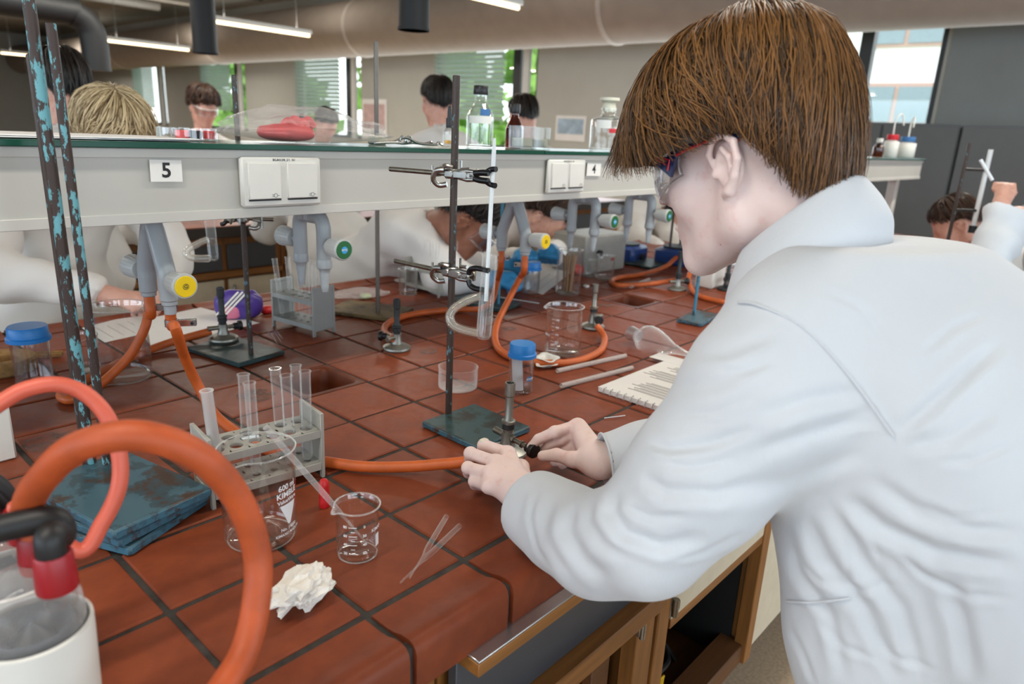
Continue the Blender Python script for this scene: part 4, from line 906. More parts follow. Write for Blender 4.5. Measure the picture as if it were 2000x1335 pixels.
# ------------------------------------------------------------------ test tube racks
def holed(mb, x0, y0, nx, ny, cx, cy, R, z0, z1, n=20):
    for i in range(nx):
        for j in range(ny):
            ax, ay = x0 + (i + .5) * cx, y0 + (j + .5) * cy; sq = []; ci = []
            for k in range(n):
                a_ = 2 * PI * k / n; c_, s_ = math.cos(a_), math.sin(a_); m_ = max(abs(c_) / (cx / 2), abs(s_) / (cy / 2)); sq.append((ax + c_ / m_, ay + s_ / m_)); ci.append((ax + R * c_, ay + R * s_))
            vs = [(x, y, z1) for x, y in sq] + [(x, y, z1) for x, y in ci] + [(x, y, z0) for x, y in ci] + [(x, y, z0) for x, y in sq]; fs = []
            for k in range(n):
                l_ = (k + 1) % n; fs += [(k, l_, n + l_, n + k), (n + k, n + l_, 2 * n + l_, 2 * n + k), (2 * n + k, 2 * n + l_, 3 * n + l_, 3 * n + k)]
            mb.add(vs, fs)
def tt_rack(label, loc, rz, L, W, H, mat, mat2, group='test tube racks'):
    t_ = thing('test_tube_rack', label, 'rack', loc, rz, group); th = .006; nx, ny = 6, 2
    for s in (-1, 1):
        p = MB(); x = s * (L / 2 - th / 2)
        p.box((x, 0, H / 2 + .006), (th * .5, W - .008, H - .014)); p.box((x, W / 2 - .004, H / 2), (th, .008, H), .001); p.box((x, -W / 2 + .004, H / 2), (th, .008, H), .001); p.box((x, 0, H - .004), (th, W - .014, .008), .001); p.box((x, 0, .020), (th, W - .014, .012), .001)
        p.build('end_plate', M[mat], t_)
    il = L - 2 * th
    for z, tag_ in ((H * .70, 'upper_shelf'), (H * .20, 'lower_shelf')):
        p = MB(); holed(p, -il / 2, -W / 2 + .004, nx, ny, il / nx, (W - .008) / ny, .0092 if tag_ == 'upper_shelf' else .0055, z, z + .005)
        for s in (-1, 1): p.box((0, s * (W / 2 - .002), z - .001), (il, .004, .012), .0006)
        p.build(tag_, M[mat], t_)
    return t_, [[(-il / 2 + (i + .5) * il / nx, -W / 2 + .004 + (j + .5) * (W - .008) / ny) for i in range(nx)] for j in range(ny)]
def test_tube(label, loc, L=.150, R=.0080, mat='glass', tilt=(0, 0), group='test tubes'):
    mat = 'tube_glass_glint' if mat == 'glass' else mat; t_ = MB().lathe([(.0001, 0), (R * .6, .0016), (R * .92, .005), (R, .009), (R, L - .003), (R + .0012, L - .0015), (R + .0012, L), (R - .0009, L), (R - .0009, .009), (R * .8, .0052), (.0001, .0016)], 22).build('test_tube', M[mat])
    t_.location = loc; t_.rotation_euler = (tilt[0], tilt[1], 0); return setp(t_, label, 'test tube', group)
q = [P(412, 998), P(383, 955), P(633, 932), P(600, 898)]; rcen = (q[0] + q[1] + q[2] + q[3]) / 4
rzr = math.atan2((q[2] - q[0]).y, (q[2] - q[0]).x); Lr = ((q[2] - q[0]).length + (q[3] - q[1]).length) / 2; Wr = ((q[1] - q[0]).length + (q[3] - q[2]).length) / 2
Hr = .105
rk, slots = tt_rack('grey plastic test tube rack behind the large beaker', rcen, rzr, Lr, Wr, Hr, 'rack_grey', 'rack_grey_dark')
Rm = Matrix.Translation(rcen) @ Matrix.Rotation(rzr, 4, 'Z')
MATS['glass_wet'] = M['glass_wet0']
for (j, i, lb, tl) in ((0, 0, 'frosted wet test tube in the first hole of the near rack', (0, -.06)), (0, 2, 'clear test tube in the front third hole of the near rack', (.02, -.03)), (1, 2, 'clear test tube in the back third hole of the near rack', (-.02, .02)), (0, 4, 'clear test tube in the front fifth hole of the near rack', (.01, -.02)), (1, 4, 'clear test tube in the back fifth hole of the near rack', (-.02, -.02)), (0, 5, 'clear test tube in the front last hole of the near rack', (0, .01)), (1, 5, 'clear test tube in the back last hole of the near rack', (0, .01))):
    w_ = Rm @ Vector((slots[j][i][0], slots[j][i][1], Hr * .20 + .0055)); test_tube(lb, w_, .142, .0079, 'glass_wet' if (j, i) == (0, 0) else 'glass', tl)
q = [P(540, 640), P(620, 662), P(650, 648), P(566, 622)]; rc2 = (q[0] + q[1] + q[2] + q[3]) / 4; rz2 = math.atan2((q[1] - q[0]).y, (q[1] - q[0]).x)
rk2, sl2 = tt_rack('grey test tube rack below the green-disc tap with many tubes', rc2, rz2, (q[1] - q[0]).length + .005, (q[2] - q[1]).length, .125, 'rack_grey_dark', 'rack_grey_dark')
R2 = Matrix.Translation(rc2) @ Matrix.Rotation(rz2, 4, 'Z')
ORD = ['first', 'second', 'third', 'fourth', 'fifth', 'last']
for (j, i, tl) in ((0, 0, (0, -.1)), (1, 0, (0, -.05)), (0, 3, (0, 0)), (1, 3, (0, .03)), (0, 4, (0, 0)), (1, 4, (.03, 0)), (0, 5, (.02, 0)), (1, 5, (0, .02))):
    test_tube('clear test tube in the %s row, %s hole, of the rack below the green-disc tap' % (('front', 'back')[j], ORD[i]), R2 @ Vector((sl2[j][i][0], sl2[j][i][1], .125 * .20 + .0055)), .150, .0065, 'glass', tl, 'test tubes in the rack below the tap')
q = [P(805, 568), P(872, 585), P(893, 570), P(826, 553)]; rc3 = (q[0] + q[1] + q[2] + q[3]) / 4; rz3 = math.atan2((q[1] - q[0]).y, (q[1] - q[0]).x)
rk3, sl3 = tt_rack('small beige test tube rack behind the lower clamp', rc3, rz3, (q[1] - q[0]).length, (q[2] - q[1]).length, .11, 'rack_grey', 'rack_grey')
for (j, i) in ((0, 2), (0, 3), (0, 4), (1, 3), (1, 5)):
    test_tube('clear test tube in the %s row, %s hole, of the beige rack behind the clamp' % (('front', 'back')[j], ORD[i]), Matrix.Translation(rc3) @ Matrix.Rotation(rz3, 4, 'Z') @ Vector((sl3[j][i][0], sl3[j][i][1], .11 * .20 + .0055)), .145, .0065, 'glass', (0, .02 * (i - 3)), 'test tubes in the beige rack')

# ------------------------------------------------------------------ more things on the bench
def lathe_thing(name, label, cat, loc, parts, rz=0.0, group=None, n=32, mtx=None):
    t_ = thing(name, label, cat, loc, rz, group)
    for pn, prof, m in parts:
        mb = MB()
        if mtx is not None: mb.at(mtx)
        mb.lathe(prof, n).build(pn, M[m], t_)
    return t_
# crystallising dish
R, H = .041, .046
lathe_thing('crystallising_dish', 'low round glass dish behind the clamp stand base', 'dish', P(894, 756), [('vessel', [(.0005, .0004), (R * .9, .0004), (R * .98, .003), (R, .008), (R, H - .002), (R + .001, H), (R - .0012, H + .0004), (R - .0016, H - .002), (R - .0016, .008), (R * .93, .0035), (.0005, .003)], 'tube_glass_glint')], n=48)
def cap_jar(label, loc, R=.025, H=.085, group='clear jars with blue caps', paper=True, cap='cap_blue'):
    t_ = thing('sample_jar', label, 'jar', loc, 0, group)
    MB().lathe([(.0005, .0005), (R * .85, .0005), (R * .98, .003), (R, .008), (R, H - .004), (R * .96, H), (R * .90, H), (R * .94, H - .005), (R * .95, .009), (R * .85, .004), (.0005, .0035)], 40).build('body', M['plastic_clear'], t_)
    MB().lathe([(.0001, H - .006), (R * 1.02, H - .006), (R * 1.16, H - .0055), (R * 1.16, H + .0015), (R * 1.06, H + .003), (R * 1.04, H + .020), (R * .98, H + .0225), (.0001, H + .0228)], 40).build('cap', M[cap], t_)
    return t_
jp = P(1016, 764); j1 = cap_jar('clear jar with a blue cap holding a paper strip, behind the held burner', jp, .0256, .083)
a_ = cam_ang(jp); o = MB().at(Matrix.Rotation(a_ + PI / 2 + .2, 4, 'Z')).grid(lambda u, w_: ((u - .5) * .022 - .006 + w_ * -.006, -.010 + .012 * (u - .5) ** 2, .005 + w_ * .074), 4, 6); o.build('paper_strip', M['paper_white'], j1)
wrap = MB().grid(lambda u, w_: (.0260 * math.cos(a_ + .50 + .55 * u), .0260 * math.sin(a_ + .50 + .55 * u), .030 + .010 * w_), 8, 2).build('blue_tag', M['label_blue'], j1); wrap_text(j1, 'ATAGO', .0055, .0260, a_ + .80, .035, 'label_white')
# white weighing boats
wb = P(1066, 716)
for k, (dx, dy, rz_) in enumerate(((0, 0, .2), (.012, .006, .9))):
    o = MB().grid(lambda u, w_: ((.034 * w_ * (1 + .14 * math.cos(4 * 2 * PI * u))) * math.cos(2 * PI * u), (.026 * w_ * (1 + .14 * math.cos(4 * 2 * PI * u))) * math.sin(2 * PI * u), .001 + .010 * min(1, max(0, (w_ - .45) / .25))), 40, 8)
    ob = o.build('weighing_boat', M['white_plastic']); ob.location = wb + v((dx, dy, .0085 * k)); ob.rotation_euler = (0, 0, rz_); setp(ob, ['lower white plastic weighing boat beside the blue-capped jar', 'upper white plastic weighing boat beside the blue-capped jar'][k], 'weighing boat', 'stacked weighing boats')
b7p = P(1098, 688); b7 = beaker('graduated glass beaker standing inside the orange hose loop', b7p, .0445, .118, cam_ang(b7p) - 1.3)
a7 = cam_ang(b7p); ticks(b7, .0445, a7 - .62, [.02 + .009 * k for k in range(9)], .012, txt=['100', '200', '300', '400', '500'], size=.006, side=1); wrap_text(b7, 'KIMAX', .008, .0445, a7 - 1.1, .05)
# two frosted glass tubes
for k, (A_, B_, lb) in enumerate((((1088, 724), (1222, 694), 'hollow glass tube lying on the tiles, the farther of two'), ((1096, 753), (1235, 718), 'hollow glass tube lying on the tiles, the nearer of two'))):
    a_ = P(*A_, .0060); b_ = P(*B_, .0060); o = MB().at(frame_z(a_, b_)); L = (b_ - a_).length
    o.lathe([(.0056, 0), (.0056, L), (.0040, L), (.0040, 0)], 20, close=True); setp(o.build('glass_tube', M['frosted_tube']), lb, 'glass tube', 'hollow glass tubes')
# spiral-bound lab manual
bk_ = thing('lab_manual', 'spiral-bound printed manual lying open side up by the student\'s sleeve', 'book', (1.07, -.163, TB))
MB().box((0, 0, .005), (.285, .206, .0095), .0008).build('pages', M['paper_white'], bk_); MB().box((0, 0, .0102), (.286, .208, .0008)).build('top_sheet', M['paper'], bk_, False)
MB().box((.152, .085, .0108), (.05, .12, .0006)).build('tab_sheet', M['paper'], bk_, False); MB().box((.172, .005, .0045), (.03, .05, .003)).build('blue_divider', M['label_blue'], bk_, False)
for k in range(22):
    y = .088 - k * .0084
    MB().tube(spline([(-.134, y, .0106), (-.139, y, .0150), (-.147, y, .0120), (-.149, y, .006), (-.145, y, .0008), (-.138, y, .0012)], 4), .0014, 6).build('binding_ring', M['white_plastic'], bk_) if k % 2 == 0 else None
tx = MB(); r_ = random.Random(4)
for k in range(15):
    if k in (5, 6, 11): continue
    x = -.10 + k * .0145; L = r_.uniform(.10, .15); tx.box((x, .02 - (.15 - L) / 2, .01075), (.0035, L, .0002)); tx.box((x + .006, .02 - (.15 - L * .9) / 2, .01075), (.0028, L * .9, .0002))
tx.build('printed_lines', M['print'], bk_, False)
# pear-shaped flask lying on its side
n0 = P(1232, 650, .026); n1 = P(1345, 692, .034); ax = (n1 - n0).normalized(); z = ax; x_ = z.orthogonal().normalized()
t_ = thing('pear_flask', 'clear pear-shaped glass funnel flask lying on its side by the student\'s shoulder', 'flask', (n0.x, n0.y, TB)); Fm = frame_z(n0 - t_.location, n1 - t_.location)
MB().at(Fm).lathe([(.0185, 0), (.0190, .002), (.0160, .030), (.0140, .036), (.0145, .040), (.026, .048), (.0345, .060), (.0375, .076), (.0345, .098), (.026, .130), (.014, .165), (.007, .20), (.006, .235), (.0045, .235), (.0125, .165), (.0245, .130), (.033, .098), (.036, .076), (.033, .061), (.024, .049), (.0130, .041), (.0125, .036), (.0145, .030), (.0170, .002)], 44, close=True).build('vessel', M['tube_glass_glint'], t_, True, 0)
MB().at(Fm).lathe([(.0192, .0005), (.0163, .030)], 40).build('ground_neck', M['glass_frost'], t_)
o = MB().at(Fm).grid(lambda u, w_: ((.0375 - .002 * (w_ - .3)) * math.cos(-1.3 + .34 * u), (.0375 - .002 * (w_ - .3)) * math.sin(-1.3 + .34 * u), .068 + .022 * w_), 4, 3); o.build('white_field', M['white_print'], t_)
# tiny glass splinters: two capillaries
a_ = P(1180, 816, .0008); b_ = P(1221, 811, .0008); setp(MB().tube([a_, a_.lerp(b_, .5), b_], .0008, 8).build('capillary', M['milk_glass']), 'tiny white capillary lying on the tile above the right hand', 'capillary')
for k, (A_, B_) in enumerate((((522, 645), (543, 672)), ((530, 642), (550, 668)), ((538, 645), (552, 662)))):
    a_ = P(*A_, .002); b_ = P(*B_, .002); setp(MB().tube([a_, a_.lerp(b_, .5), b_], .0018, 8).build('glass_stirrer', M['glass']), ['left', 'middle', 'right'][k] + ' one of three short glass sticks lying in front of the rack', 'glass stick', 'glass sticks in front of the rack')
a_ = P(962, 578, .0015); b_ = P(1053, 592, .0015); setp(MB().tube([a_, a_.lerp(b_, .5), b_], .0016, 8).build('capillary', M['milk_glass']), 'long thin white stick lying behind the graduated beaker', 'stick')

# left end of the bench
bL = P(243, 737); b8 = beaker('big empty glass beaker under the left gas tap', bL, .053, .150, cam_ang(bL) + .5)
bS = P(168, 722); beaker('small glass beaker behind the peeling rods', bS, .028, .075, cam_ang(bS))
cap_jar('clear jar with a blue cap standing at the far left', P(70, 752), .0325, .098)
ck = P(6, 722); t_ = thing('cork_ring', 'brown cork ring at the left edge of the bench', 'cork ring', ck); MB().lathe([(.030, 0), (.058, 0), (.062, .004), (.062, .024), (.058, .028), (.036, .028), (.030, .022)], 40, close=True).build('ring', M['cork'], t_)
t_ = thing('wooden_tongs', 'wooden test tube holder with a metal spring lying behind the blue-capped jar', 'tongs', P(66, 700, 0), -.5, None)
for s in (-1, 1): MB().box((0, s * .008, .008), (.11, .006, .010), .002).build('arm', M['cork'], t_)
MB().tube(spline([(-.02, -.012, .008), (-.03, 0, .02), (-.02, .012, .008), (-.01, 0, .018), (-.02, -.012, .008)], 5), .0012, 6).build('spring', M['steel'], t_)
# worksheets
def sheet(label, pxs, h, name='worksheet', mat='paper_white', lines=0):
    q = [P(x, y, h) for x, y in pxs]; mb = MB(); n_ = len(q); lo = [w_ + v((0, 0, -.0006)) for w_ in q]; c_ = sum(q, v((0, 0, 0))) / n_; 
    o_ = MB(); o_.add([w_ - c_ for w_ in q] + [w_ - c_ for w_ in lo], [tuple(range(n_)), tuple(reversed(range(n_, 2 * n_)))] + [(i, (i + 1) % n_, n_ + (i + 1) % n_, n_ + i) for i in range(n_)])
    ob = thing(name, label, 'paper', c_); o_.build('sheet', M[mat], ob, False)
    if lines:
        tx = MB()
        for k in range(lines):
            u = (k + 1) / (lines + 1); a_ = (q[0].lerp(q[1], u)).lerp(q[3].lerp(q[2], u), .12) - c_; b_ = (q[0].lerp(q[1], u)).lerp(q[3].lerp(q[2], u), random.uniform(.6, .9)) - c_; tx.tube([a_ + v((0, 0, .0003)), b_ + v((0, 0, .0003))], .0006, 4)
        tx.build('written_lines', M['print'], ob, False)
    return ob
sheet('white worksheet lying across the bench behind the left burner', [(300, 681), (507, 630), (392, 600), (258, 628)], .0016, lines=0)
sheet('second white worksheet with notes under the first one at the left', [(205, 668), (330, 640), (270, 612), (160, 640)], .0008, lines=5)
# pencil case
pc = P(468, 622); t_ = thing('pencil_case', 'purple and pink shiny pencil case with silver stripes', 'pencil case', pc, -.55)
def pillow(lx, ly, lz, p=2.6):
    b = bmesh.new(); bmesh.ops.create_uvsphere(b, u_segments=28, v_segments=18, radius=1); vs = []
    for w_ in b.verts: vs.append((math.copysign(abs(w_.co.x) ** .7, w_.co.x) * lx, math.copysign(abs(w_.co.y) ** .8, w_.co.y) * ly * (1 + .08 * mn.noise(w_.co * 3)), (math.copysign(abs(w_.co.z) ** .75, w_.co.z) * .5 + .5) * lz * (1 + .10 * mn.noise(w_.co * 2.3))))
    fs = [tuple(x.index for x in f_.verts) for f_ in b.faces]; b.free(); return vs, fs
vs, fs = pillow(.062, .030, .078); MB().add(vs, fs).build('pouch', M['purple'], t_)
vs, fs = pillow(.030, .0315, .050); mb_ = MB().at(Matrix.Translation((-.018, -.001, .002))).add(vs, fs); mb_.build('pink_panel', M['pink'], t_)
for k in range(3): MB().at(Matrix.Translation((-.025 + k * .011, -.032, .05)) @ Matrix.Rotation(.75, 4, 'Y')).box((0, 0, 0), (.005, .004, .085), .001).build('stripe', M['label_white'], t_)
o = P(523, 612); vs, fs = pillow(.02, .016, .022); ob = MB().add(vs, fs).build('eraser_pouch', M['bulb_red']); ob.location = o; setp(ob, 'small red pouch behind the purple pencil case', 'pouch')
# crumpled clear bag with a green sponge
def film_bag(label, loc, lx, ly, lz, rz_, mat='film', seed=1, name='plastic_bag', cat='bag'):
    t_ = thing(name, label, cat, loc, rz_); b = bmesh.new(); bmesh.ops.create_icosphere(b, subdivisions=4, radius=1); vs = []
    for w_ in b.verts:
        p0 = w_.co; k = 1 + .25 * mn.noise(p0 * 2.1 + v((seed, 0, 0))) + .14 * (abs(mn.noise(p0 * 4.5 + v((0, seed, 0)))) - .2); vs.append((p0.x * lx * k, p0.y * ly * k, max((p0.z * .5 + .5) * lz * k * (1 - .45 * p0.x ** 2), .0006)))
    fs = [tuple(x.index for x in f_.verts) for f_ in b.faces]; b.free(); MB().add(vs, fs).build('film', M[mat], t_, True, 20); return t_
film_bag('crumpled clear plastic bag on the bench behind the brown stand base', P(705, 580), .09, .05, .026, -.3, seed=3)
o = P(714, 583); vs, fs = pillow(.018, .014, .016); ob = MB().add(vs, fs).build('sponge', M['soap_green']); ob.location = o; setp(ob, 'pale green sponge beside the rod of the brown stand', 'sponge')
bB = P(797, 574); beaker('small glass beaker standing in front of the beige rack', bB, .030, .082, 2.0)
setp(MB().at(Matrix.Translation(P(790, 549))).lathe([(.0001, .0), (.028, .0), (.036, .004), (.034, .005), (.026, .002), (.0001, .002)], 32).build('white_dish', M['white_plastic']), 'flat white dish behind the small beaker', 'dish')

# right, farther part of the bench
sheet('worksheet under the gloved hands', [(985, 548), (1060, 575), (1120, 528), (1040, 508)], .0012, lines=5)
cap_jar('clear jar with a blue cap beside the gloved hands', P(1037, 572), .027, .085)
bF = P(1108, 572); b9 = beaker('tall glass beaker with brown wooden splints behind the graduated beaker', bF, .042, .15, 1.0)
wd = thing('splint_bundle', 'bundle of brown splints standing in the tall beaker', 'splints', bF + v((.004, .004, .005)))
for k in range(7): a_ = k * .9; MB().cyl((.012 * math.cos(a_), .012 * math.sin(a_), 0), (.022 * math.cos(a_ + .2), .022 * math.sin(a_ + .2), .125), .0032, n=6).build('splint', M['hot_brown'], wd)
bG = P(1180, 544); beaker('glass beaker with a white label in front of the grey power unit', bG, .034, .09, 1.2); beaker('small glass beaker left of the labelled one', P(1150, 540), .026, .065, 1.2)
rp = P(1133, 535); vs, fs = pillow(.045, .025, .04); ob = MB().add(vs, fs).build('red_pouch', M['red_glass']); ob.location = rp; setp(ob, 'bright red plastic holder lying beside the tall beaker', 'holder')
ps = P(1160, 527); t_ = thing('power_unit', 'grey metal power unit behind the far beakers', 'power unit', ps + v((0, .03, 0)), -.05)
MB().box((0, 0, .075), (.26, .17, .15), .006).build('case', M['psu_grey'], t_); MB().box((.132, 0, .075), (.004, .15, .13), .002).build('side_vent', M['psu_dark'], t_)
MB().cyl((-.05, -.087, .08), (-.05, -.098, .08), .014, n=16).build('dial', M['ink'], t_); MB().cyl((.04, -.087, .05), (.04, -.096, .05), .006, n=10).build('socket_plug', M['label_red'], t_)
# blue stirrer, scattered far stands
for k, (px, lb) in enumerate((((1250, 513), 'blue hotplate unit behind the far hose loop'), ((1352, 520), 'blue hotplate unit partly behind the chin'))):
    t_ = thing('hotplate', lb, 'hotplate', P(*px) + v((0, .08, 0)), .1); MB().box((0, 0, .035), (.15, .15, .07), .012).build('housing', M['blue_unit'], t_); MB().lathe([(.0001, .07), (.06, .07), (.062, .078), (.0001, .080)], 28).build('plate', M['burner_dark'], t_); MB().cyl((-.03, -.092, .03), (-.03, -.104, .03), .014, n=14).build('dial', M['ink'], t_)
c, sx, sy, rz = plate([(1215, 512), (1262, 504), (1320, 514), (1270, 522)], .01)
stand('dark green stand base lying behind the far hose loop', c, sx, sy, rz, P(1305, 512, .01), .42, 'rod_dark_peel', 'base_green', None, r=.005)
c, sx, sy, rz = plate([(1290, 505), (1330, 498), (1375, 506), (1335, 514)], .01)
stand('far stand with a dark rod near the student\'s chin', c, sx, sy, rz, P(1325, 506, .01), .42, 'rod_dark_peel', 'base_green', None, r=.005)
setp(MB().at(Matrix.Translation(P(1145, 560))).lathe([(.0001, 0), (.010, 0), (.011, .002), (.0105, .007), (.0001, .008)], 20).build('bottle_cap', M['white_plastic']), 'small white bottle cap lying on the tiles right of the tall beaker', 'stopper')  # loose bottle cap lying on the tiles
for k, (A_, B_) in enumerate((((1232, 560), (1268, 545)),)):
    a_ = P(*A_, .006); b_ = P(*B_, .006); setp(MB().tube([a_, b_], .0055, 12).build('glass_tube', M['frosted_tube']), 'short frosted tube lying under the far hose loop', 'glass tube')
setp(MB().box((0, 0, .05), (.10, .07, .10), .004).build('white_box', M['white_plastic']), 'white box on the bench behind the student\'s chin', 'box').location = P(1385, 558)
# small white object at the left border
setp(MB().box((0, 0, .05), (.05, .03, .10), .003).build('white_container', M['white_plastic']), 'white container cut off by the left border', 'container').location = P(-8, 898)

# ------------------------------------------------------------------ things on the shelf
def on_shelf(x, y, Y=.40): p = AY(x, y, Y); return Vector((p.x, Y, GZ))
def bottle(label, loc, R, H, mat='glass', cap='black_plastic', cap_h=.022, liquid=None, shoulder=.62, neck=.42, group=None, labels=()):
    t_ = thing('bottle', label, 'bottle', loc, 0, group); zs = H * shoulder; nk = R * neck
    out = [(.0005, .0005), (R * .9, .0005), (R, .006), (R, zs)] + [(nk + (R - nk) * (math.cos(PI * k / 8) * .5 + .5) ** .8, zs + (H * .84 - zs) * k / 8) for k in range(1, 9)] + [(nk, H - .004), (nk * 1.12, H - .003), (nk * 1.12, H)]
    inn = [(max(r - .0022, .0005), z if z > .004 else .005) for r, z in reversed(out)]
    MB().lathe(out + inn, 36).build('vessel', M[mat], t_, True, 50)
    if cap: MB().lathe([(.0001, H - cap_h * .5), (nk * 1.3, H - cap_h * .5), (nk * 1.34, H - cap_h * .45), (nk * 1.34, H + cap_h * .42), (nk * 1.25, H + cap_h * .5), (.0001, H + cap_h * .5)], 30).build('cap', M[cap], t_)
    if liquid: MB().lathe([(.0001, .006), (R - .004, .006), (R - .003, .01), (R - .003, liquid[1]), (.0001, liquid[1])], 30).build('liquid', M[liquid[0]], t_)
    ca = cam_ang(loc)
    for (z0, z1, a0, a1, m) in labels: MB().grid(lambda u, w_: ((R + .0006) * math.cos(ca + a0 + (a1 - a0) * u), (R + .0006) * math.sin(ca + a0 + (a1 - a0) * u), z0 + (z1 - z0) * w_), 14, 2).build('label', M[m], t_)
    return t_
def px_h(loc, ytop):
    lo, hi = 0, .6
    for _ in range(40):
        m_ = (lo + hi) / 2
        if PJ((loc.x, loc.y, loc.z + m_))[1] > ytop: lo = m_
        else: hi = m_
    return lo
l = on_shelf(936, 284); bottle('clear glass bottle with a black cap and blue label on the shelf', l, 26 * PJ(l)[2] / FPX, px_h(l, 176), 'glass', liquid=('water', .06), cap_h=.020, shoulder=.50, labels=((.055, .072, -.9, 1.0, 'label_white'), (.073, .088, .0, .8, 'label_blue')))
l = on_shelf(1003, 287, .42); bottle('amber glass bottle with a black cap behind the glass boxes', l, 17 * PJ(l)[2] / FPX, px_h(l, 212), 'glass_amber', liquid=None, shoulder=.45)
l = on_shelf(877, 283, .42); t_ = bottle('small dropper bottle with a black pipette cap beside the dark rod', l, 12 * PJ(l)[2] / FPX, px_h(l, 240), 'glass', cap='black_plastic', liquid=('yellow_liquid', .014), labels=((.014, .026, -1.2, 1.2, 'label_white'),)); hh = px_h(l, 234)
MB().lathe([(.006, hh), (.005, hh + .022), (.004, hh + .030), (.0001, hh + .032)], 16).build('rubber_bulb', M['black_plastic'], t_)
l = on_shelf(1183, 293); t_ = bottle('clear reagent bottle with a flat stopper and red tape on the shelf', l, 33 * PJ(l)[2] / FPX, px_h(l, 212), 'glass', cap=None, shoulder=.70, neck=.40, labels=((.05, .062, .1, 1.3, 'label_red'), (.062, .085, -.7, .2, 'label_white'))); hh = px_h(l, 212); r_ = 33 * PJ(l)[2] / FPX * .42
MB().lathe([(r_ * .8, hh - .01), (r_ * .95, hh + .004), (r_ * .8, hh + .014), (r_ * 1.35, hh + .022), (r_ * 1.35, hh + .030), (.0001, hh + .031)], 24).build('stopper', M['stopper'], t_)
l = on_shelf(1232, 296, .41); t_ = bottle('second clear reagent bottle half hidden by the brown hair', l, 30 * PJ(l)[2] / FPX, px_h(l, 212), 'glass', cap='white_plastic', shoulder=.70, labels=((.05, .064, -1.0, .4, 'label_red'),))
def open_box(label, loc, sx, sy, h, rz_):
    t_ = thing('glass_box', label, 'box', loc, rz_, 'square glass boxes'); mb = MB(); th = .003
    for s in (-1, 1): mb.box((s * (sx / 2 - th / 2), 0, h / 2), (th, sy, h)); mb.box((0, s * (sy / 2 - th / 2), h / 2), (sx - 2 * th, th, h))
    mb.box((0, 0, th / 2), (sx, sy, th)); mb.build('walls', M['glass_thick'], t_, False); MB().box((0, 0, h * .28), (sx - .009, sy - .009, h * .40), .003).build('powder', M['amber_powder'], t_); return t_
l = on_shelf(1019, 289, .36); open_box('left open square glass box in front of the amber bottle', l, .052, .045, .055, .05); l = on_shelf(1054, 290, .365); open_box('right narrower square glass box on the shelf', l, .030, .045, .054, .05)
# petri dish with bottle caps
l = on_shelf(366, 267, .39); R = 54 * PJ(l)[2] / FPX
lathe_thing('petri_dish', 'flat glass dish with bottle caps in it on the shelf', 'dish', l, [('dish', [(.0005, .0004), (R, .0004), (R, .020), (R - .002, .020), (R - .002, .003), (.0005, .003)], 'glass')], n=44)
for k, (dx, m_, lb) in enumerate(((-.020, 'pink_rubber', 'orange-red bottle cap on the left in the glass dish'), (.0, 'ink', 'black bottle cap in the middle of the glass dish'), (.022, 'bulb_red', 'bright red bottle cap on the right in the glass dish'))):
    o = MB().lathe([(.0001, 0), (.010, 0), (.0108, .002), (.0108, .011), (.009, .013), (.0001, .013)], 20).build('bottle_cap', M[m_]); o.location = l + v((dx + .008, -.012 - dx * .2, .0035)); setp(o, lb, 'stopper', 'bottle caps in the glass dish')
# clear bag with red rubber gloves
t_ = film_bag('clear plastic bag holding red rubber gloves on the shelf', on_shelf(602, 273, .385), .178, .062, .062, -.02, seed=5)
l = on_shelf(560, 272, .385); g_ = thing('rubber_glove', 'red rubber glove folded inside the clear bag', 'glove', l + v((0, 0, .003)), 0)
vs, fs = pillow(.055, .03, .030); MB().add(vs, fs).build('palm', M['pink_rubber'], g_)
for k in range(4): MB().tube(spline([(-.01 + k * .012, 0, .022), (.0 + k * .014, -.006, .036 + .004 * (k % 2)), (.016 + k * .013, -.004, .028)], 5), .0075, 10).build('finger', M['pink_rubber'], g_)
# paper stack at the left of the shelf
for k, (lb, rz_) in enumerate((('lower printed sheet on the left end of the shelf', .05), ('upper printed sheet on the left end of the shelf', -.12))):
    l = on_shelf(130 + 30 * k, 266, .385); mb = MB().grid(lambda u, w_: ((u - .5) * .29, (w_ - .5) * .17, .0012 + .002 * k + .004 * max(0, u - .7) * math.sin(w_ * 5 + k)), 12, 8); o = mb.build('printed_sheet', M['paper_white']); o.location = l; o.rotation_euler = (0, 0, rz_); setp(o, lb, 'paper', 'sheets on the shelf')
    md = o.modifiers.new('thickness', 'SOLIDIFY'); md.thickness = .0012; md.offset = 1
# crucible tongs
l = on_shelf(790, 279, .36); t_ = thing('crucible_tongs', 'steel crucible tongs lying along the shelf edge', 'tongs', l + v((0, 0, .005)), .0)
for s in (-1, 1): MB().tube(spline([(-.085, s * .010, 0), (-.03, s * .004, .002), (.0, -s * .002, .006 * s + .006), (.03, -s * .010, .002), (.07, -s * .018, 0), (.085, -s * .012, .004), (.092, -s * .020, 0)], 6), .0028, 8).build('arm', M['clip_steel'], t_)
for s in (-.005, .012): MB().at(Matrix.Translation((s, 0, .008)) @ Matrix.Rotation(PI / 2, 4, 'X')).tube([(.007 * math.cos(a_), .007 * math.sin(a_), 0) for a_ in np.linspace(0, 2 * PI, 17)[:-1]], .0022, 8, closed=True).build('pivot_ring', M['clip_steel'], t_)
setp(MB().box((0, 0, .009), (.03, .03, .018), .003).build('rubber_bung', M['stopper']), 'small beige bung at the right end of the clear bag', 'bung').location = on_shelf(737, 276, .42)
